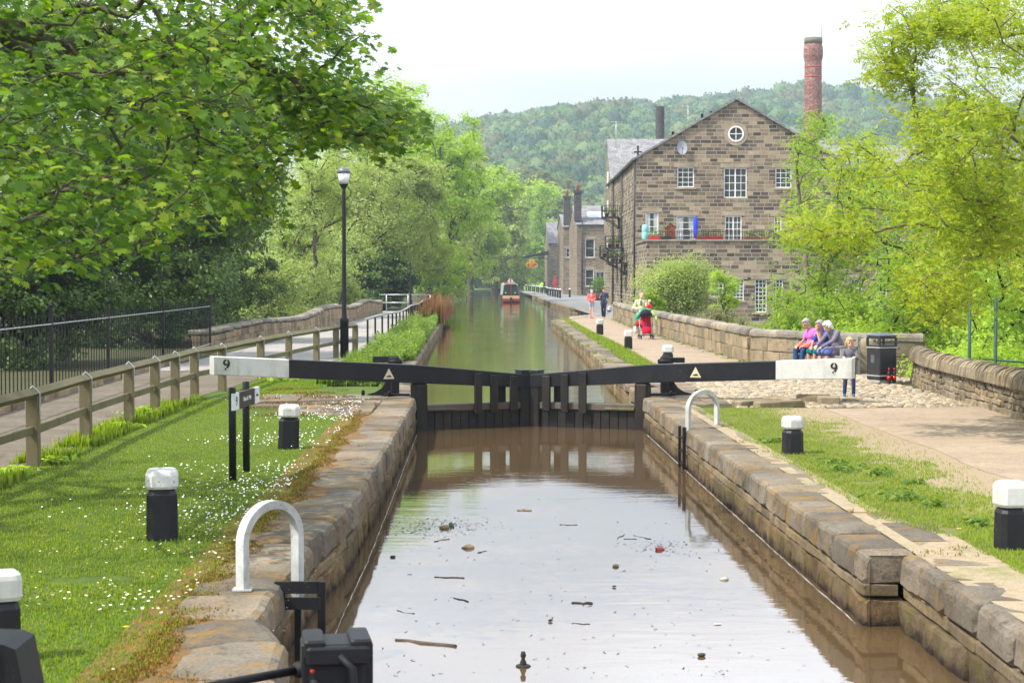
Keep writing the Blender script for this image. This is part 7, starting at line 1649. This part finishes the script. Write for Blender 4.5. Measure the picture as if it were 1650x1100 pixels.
# mother with toddler behind the pushchair
mp_ = at(1037, 543)
J = dict(elL=(.24, -.06, 1.14), wrL=(.30, -.34, 1.02), elR=(-.30, -.06, 1.14), wrR=(-.16, -.26, 1.10), haR=(.5, -.3, .2), look=(.1, -1, 0), hea=(.03, -.02, 1.61))
MT, hpm, Vm = person('mother in a pale green cardigan behind the pushchair with a toddler on her arm', (mp_.x-.02, mp_.y+.9, 0), R(0), .985, J, top=dict(mat=cloth('pale green cardigan', (.55, .58, .36)), sleeve=2, name='cardigan', inner=cloth('grey patterned top', (.16, .15, .15), .8, 30)), bottom=dict(kind='trousers', mat=cloth('pale trousers', (.45, .36, .30))), shoes=cloth('tan shoe', (.3, .2, .12)), hair=(cloth('ash blond tied hair', (.38, .27, .18), .3, 30), 'tied'), skin='skinpale')
J = dict(seat_); J.update(knL=(.16, -.25, .42), knR=(-.16, -.25, .42), anL=(.15, -.22, .12), anR=(-.15, -.25, .12), elL=(.22, -.16, .86), wrL=(.12, -.34, .92), elR=(-.22, -.16, .86), wrR=(-.1, -.32, .9), look=(-.75, -.6, -.1), hea=(0, -.04, 1.28))
person('toddler in a bright red suit with fair hair carried on the mother arm', (mp_.x+.30, mp_.y+.72, .72), R(-50), .50, J, top=dict(mat=cloth('bright red suit', (.62, .01, .05)), sleeve=2, name='jacket'), bottom=dict(kind='trousers', mat=cloth('red trousers', (.60, .01, .06))), shoes=cloth('pink shoe', (.6, .1, .15)), hair=(cloth('fair hair', (.62, .46, .26), .3, 30), 'short'), skin='skinpale', girth=1.2)
# pushchair
pp = at(1041, 546); px_, py_ = pp.x, pp.y; T = thing('pushchair', (px_, py_, 0), 'red and black pushchair with hood, draped with a green coat, pushed towards the camera', 'pushchair')
met = flat('pushchair metal', (.35, .35, .36), .35, .5); rd = cloth('red pushchair seat', (.52, .01, .04)); bk = cloth('black pushchair cloth', (.02, .02, .03))
for s in (-1, 1):
    mb = MB(); mb.tube([(px_+s*.23, py_-.28, .09), (px_+s*.24, py_-.05, .45), (px_+s*.25, py_+.35, .98), (px_+s*.25, py_+.45, 1.04)], .014, 6); mb.tube([(px_+s*.22, py_+.38, .09), (px_+s*.24, py_+.05, .5), (px_+s*.24, py_-.2, .62)], .013, 6); mb.build('frame', met, T)
    mb = MB(); mb.tube([(px_+s*.25, py_+.42, 1.03), (px_+s*.25, py_+.56, 1.06)], .02, 8); mb.build('handle', bk, T)
    for y in (-.30, .40):
        for d in (-.03, .03):
            mb = MB(); Mx = Matrix.Rotation(R(90), 4, 'Y'); n0 = len(mb.v); mb.lathe((0, 0, 0), [(.03, -.014), (.075, -.014), (.085, 0), (.075, .014), (.03, .014)], 14); mb.v = [tuple((Mx@Vector(v))+Vector((px_+s*.23+d, py_+y, .085))) for v in mb.v]; w_ = mb.build('wheel', bk, T)
            mb = MB(); mb.lathe((0, 0, 0), [(.03, -.016), (.03, .016)], 8); mb.v = [tuple((Mx@Vector(v))+Vector((px_+s*.23+d, py_+y, .085))) for v in mb.v]; mb.build('hub', met, w_)
mb = MB(); seat = [[(px_-.17, py_+.22, .98), (px_+.17, py_+.22, .98)], [(px_-.19, py_+.12, .75), (px_+.19, py_+.12, .75)], [(px_-.19, py_+.02, .46), (px_+.19, py_+.02, .46)], [(px_-.18, py_-.22, .43), (px_+.18, py_-.22, .43)], [(px_-.16, py_-.30, .22), (px_+.16, py_-.30, .22)]]
mb.grid([[a, b, (b[0], b[1]+.03, b[2]-.02), (a[0], a[1]+.03, a[2]-.02)] for a, b in seat], sm=True); mb.build('seat', rd, T)
for s in (-1, 1): mb = MB(); mb.tube([(px_+s*.07, py_+.16, .88), (px_+s*.08, py_+.02, .62), (px_+s*.03, py_-.05, .47)], .014, 4); mb.build('strap', bk, T)
mb = MB(); rings = []
for k in range(8):
    a = R(-10+k*20); rings.append([(px_+.25*math.cos(b_)*(1-.0*k), py_+.12-.32*math.sin(a)*math.sin(b_)*1.0, .80+.32*max(.0, math.sin(b_))*(.55+.45*math.cos(a))) for b_ in np.linspace(0, math.pi, 11)])
mb.grid(rings, close=False, cap=False, sm=True); mb.build('hood', bk, T)
for s in (-1, 1): mb = MB(); mb.face([(px_+s*.22, py_-.1, .46), (px_+s*.24, py_+.25, .85), (px_+s*.23, py_+.1, .45)]); mb.face([(px_+s*.21, py_-.25, .45), (px_+s*.22, py_-.1, .62), (px_+s*.24, py_+.15, .60), (px_+s*.23, py_+.05, .42)]); mb.build('side_panel', bk, T)
mb = MB(); mb.box((px_, py_-.33, .16), (.36, .06, .03)); mb.build('footrest', bk, T)
gc = cloth('green coat', (.02, .30, .17)); mb = MB()
cap_(mb, (px_-.08, py_+.32, 1.08), (px_-.33, py_+.2, .80), .06, .08); cap_(mb, (px_-.33, py_+.2, .80), (px_-.42, py_+.15, .52), .07, .05); cap_(mb, (px_-.1, py_+.3, 1.10), (px_+.2, py_+.28, 1.08), .05, .05); o = mb.build('coat', gc, None, uv=False); m_ = o.modifiers.new('r', 'REMESH'); m_.mode = 'VOXEL'; m_.voxel_size = .02; m_.use_smooth_shade = True; tag(o, 'emerald green coat slung over the pushchair handles', 'coat')
mb = MB(); cap_(mb, (px_+.22, py_+.28, 1.05), (px_+.38, py_+.2, .85), .03, .035); cap_(mb, (px_+.38, py_+.2, .85), (px_+.42, py_+.2, .60), .035, .03); o = mb.build('blanket', cloth('lime blanket', (.42, .75, .10)), None, uv=False); tag(o, 'lime green blanket hanging on the right of the pushchair hood', 'blanket')
mb = MB(); mb.ball((px_-.34, py_+.3, .36), (.11, .09, .18), 10); cap_(mb, (px_-.34, py_+.3, .5), (px_-.30, py_+.35, .98), .012, .010); o = mb.build('carrier_bag', cloth('white plastic bag', (.62, .62, .60)), None, uv=False); tag(o, 'white carrier bag hanging from the pushchair handle', 'bag')
mb = MB(); mb.ball((px_-.32, py_+.12, .58), (.10, .06, .12), 10); o = mb.build('cloth_bag', cloth('red bag', (.6, .03, .02)), None, uv=False); tag(o, 'small red bag under the green coat on the pushchair', 'bag')
# two walkers
gp_ = at(953, 512.5)
J = dict(elL=(.24, -.04, 1.14), wrL=(.06, -.24, 1.06), elR=(-.24, -.04, 1.14), wrR=(-.06, -.24, 1.08), haL=(-.6, -.8, .2), haR=(.6, -.8, .2), look=(-.05, -.85, -.55), knL=(.06, -.04, .5), anL=(.05, -.12, .09), knR=(-.07, -.06, .5), anR=(-.03, .05, .09), hea=(0, -.05, 1.60))
GT, hpg, Vg = person('girl in coral jacket, white cap and denim shorts walking with her head down', tuple(gp_), R(4), .96, J, top=dict(mat=cloth('coral jacket', (.80, .14, .13)), sleeve=2, name='jacket', inner=cloth('grey vest', (.35, .34, .36))), bottom=dict(kind='shorts', mat=cloth('pale denim', (.25, .36, .48))), shoes=cloth('hot pink shoe', (.75, .04, .14)), hair=(cloth('dark hair', (.05, .03, .02)), 'bob'), skin='skinpale')
mb = MB(); mb.ball(hpg(0, .01, .055), (.088*.96, .10*.96, .075*.96), 12); cap_(mb, hpg(-.03, -.08, .05), hpg(-.03, -.14, .035), .03, .02); cap_(mb, hpg(.03, -.08, .05), hpg(.03, -.14, .035), .03, .02); remesh(mb, 'cap', cloth('white cap', (.78, .76, .78)), GT, .01)
wp = at(973, 512.5)
J = dict(elR=(-.26, -.10, 1.16), wrR=(-.20, -.30, 1.30), haR=(.2, -.4, .8), elL=(.24, .03, 1.12), wrL=(.26, .02, .86), knL=(.05, -.10, .51), anL=(.04, -.12, .09), knR=(-.09, -.03, .50), anR=(-.06, .12, .12), look=(.05, -1, -.05))
WT, hpw, Vw = person('dark haired walker in a navy patterned top holding a drink and a white carrier bag', (wp.x, wp.y, 0), R(-3), 1.0, J, top=dict(mat=cloth('navy patterned top', (.04, .05, .10), .9, 22), sleeve=1, name='shirt', hem=.15), bottom=dict(kind='trousers', mat=cloth('navy trousers plain', (.015, .02, .05))), shoes=cloth('pinkish shoe', (.45, .2, .2)), hair=(cloth('dark brown hair', (.07, .04, .025)), 'short'))
mb = MB(); mb.ball((wp.x+.30, wp.y-.02, .52), (.14, .09, .19), 12); cap_(mb, (wp.x+.29, wp.y-.02, .66), (wp.x+.27, wp.y-.01, .82), .014, .012); mb2 = MB(); mb2.ball((wp.x+.30, wp.y-.04, .43), (.12, .08, .09), 10)
Tb = thing('carrier_bag', (wp.x+.3, wp.y, .4), 'white carrier bag with blue red print swinging from the walker hand', 'bag'); mb.build('bag', cloth('white bag plastic', (.66, .66, .68)), Tb); mb2.build('print', cloth('blue red print', (.12, .18, .45), .9, 12), Tb)
# figure by the far house door
fp_ = at(877, 468); S_ = F/fp_.y
person('figure in dark clothes standing by the corner of the end house', (fp_.x, fp_.y, .2), R(10), 1.02, None, top=dict(mat=cloth('dark blue coat', (.02, .02, .06)), sleeve=2, name='coat'), bottom=dict(kind='trousers', mat=cloth('dark trousers', (.02, .02, .04))), hair=(cloth('dark hair far', (.04, .03, .02)), 'short'))
fp2 = at(871, 470); mb = MB(); cap_(mb, (fp2.x, fp2.y, .9), (fp2.x+.3, fp2.y, 1.4), .25, .2); tag(mb.build('rucksack', cloth('neon yellow green', (.45, .75, .03)), None, uv=False), 'neon yellow green rucksack on the quay beside the posts', 'bag')
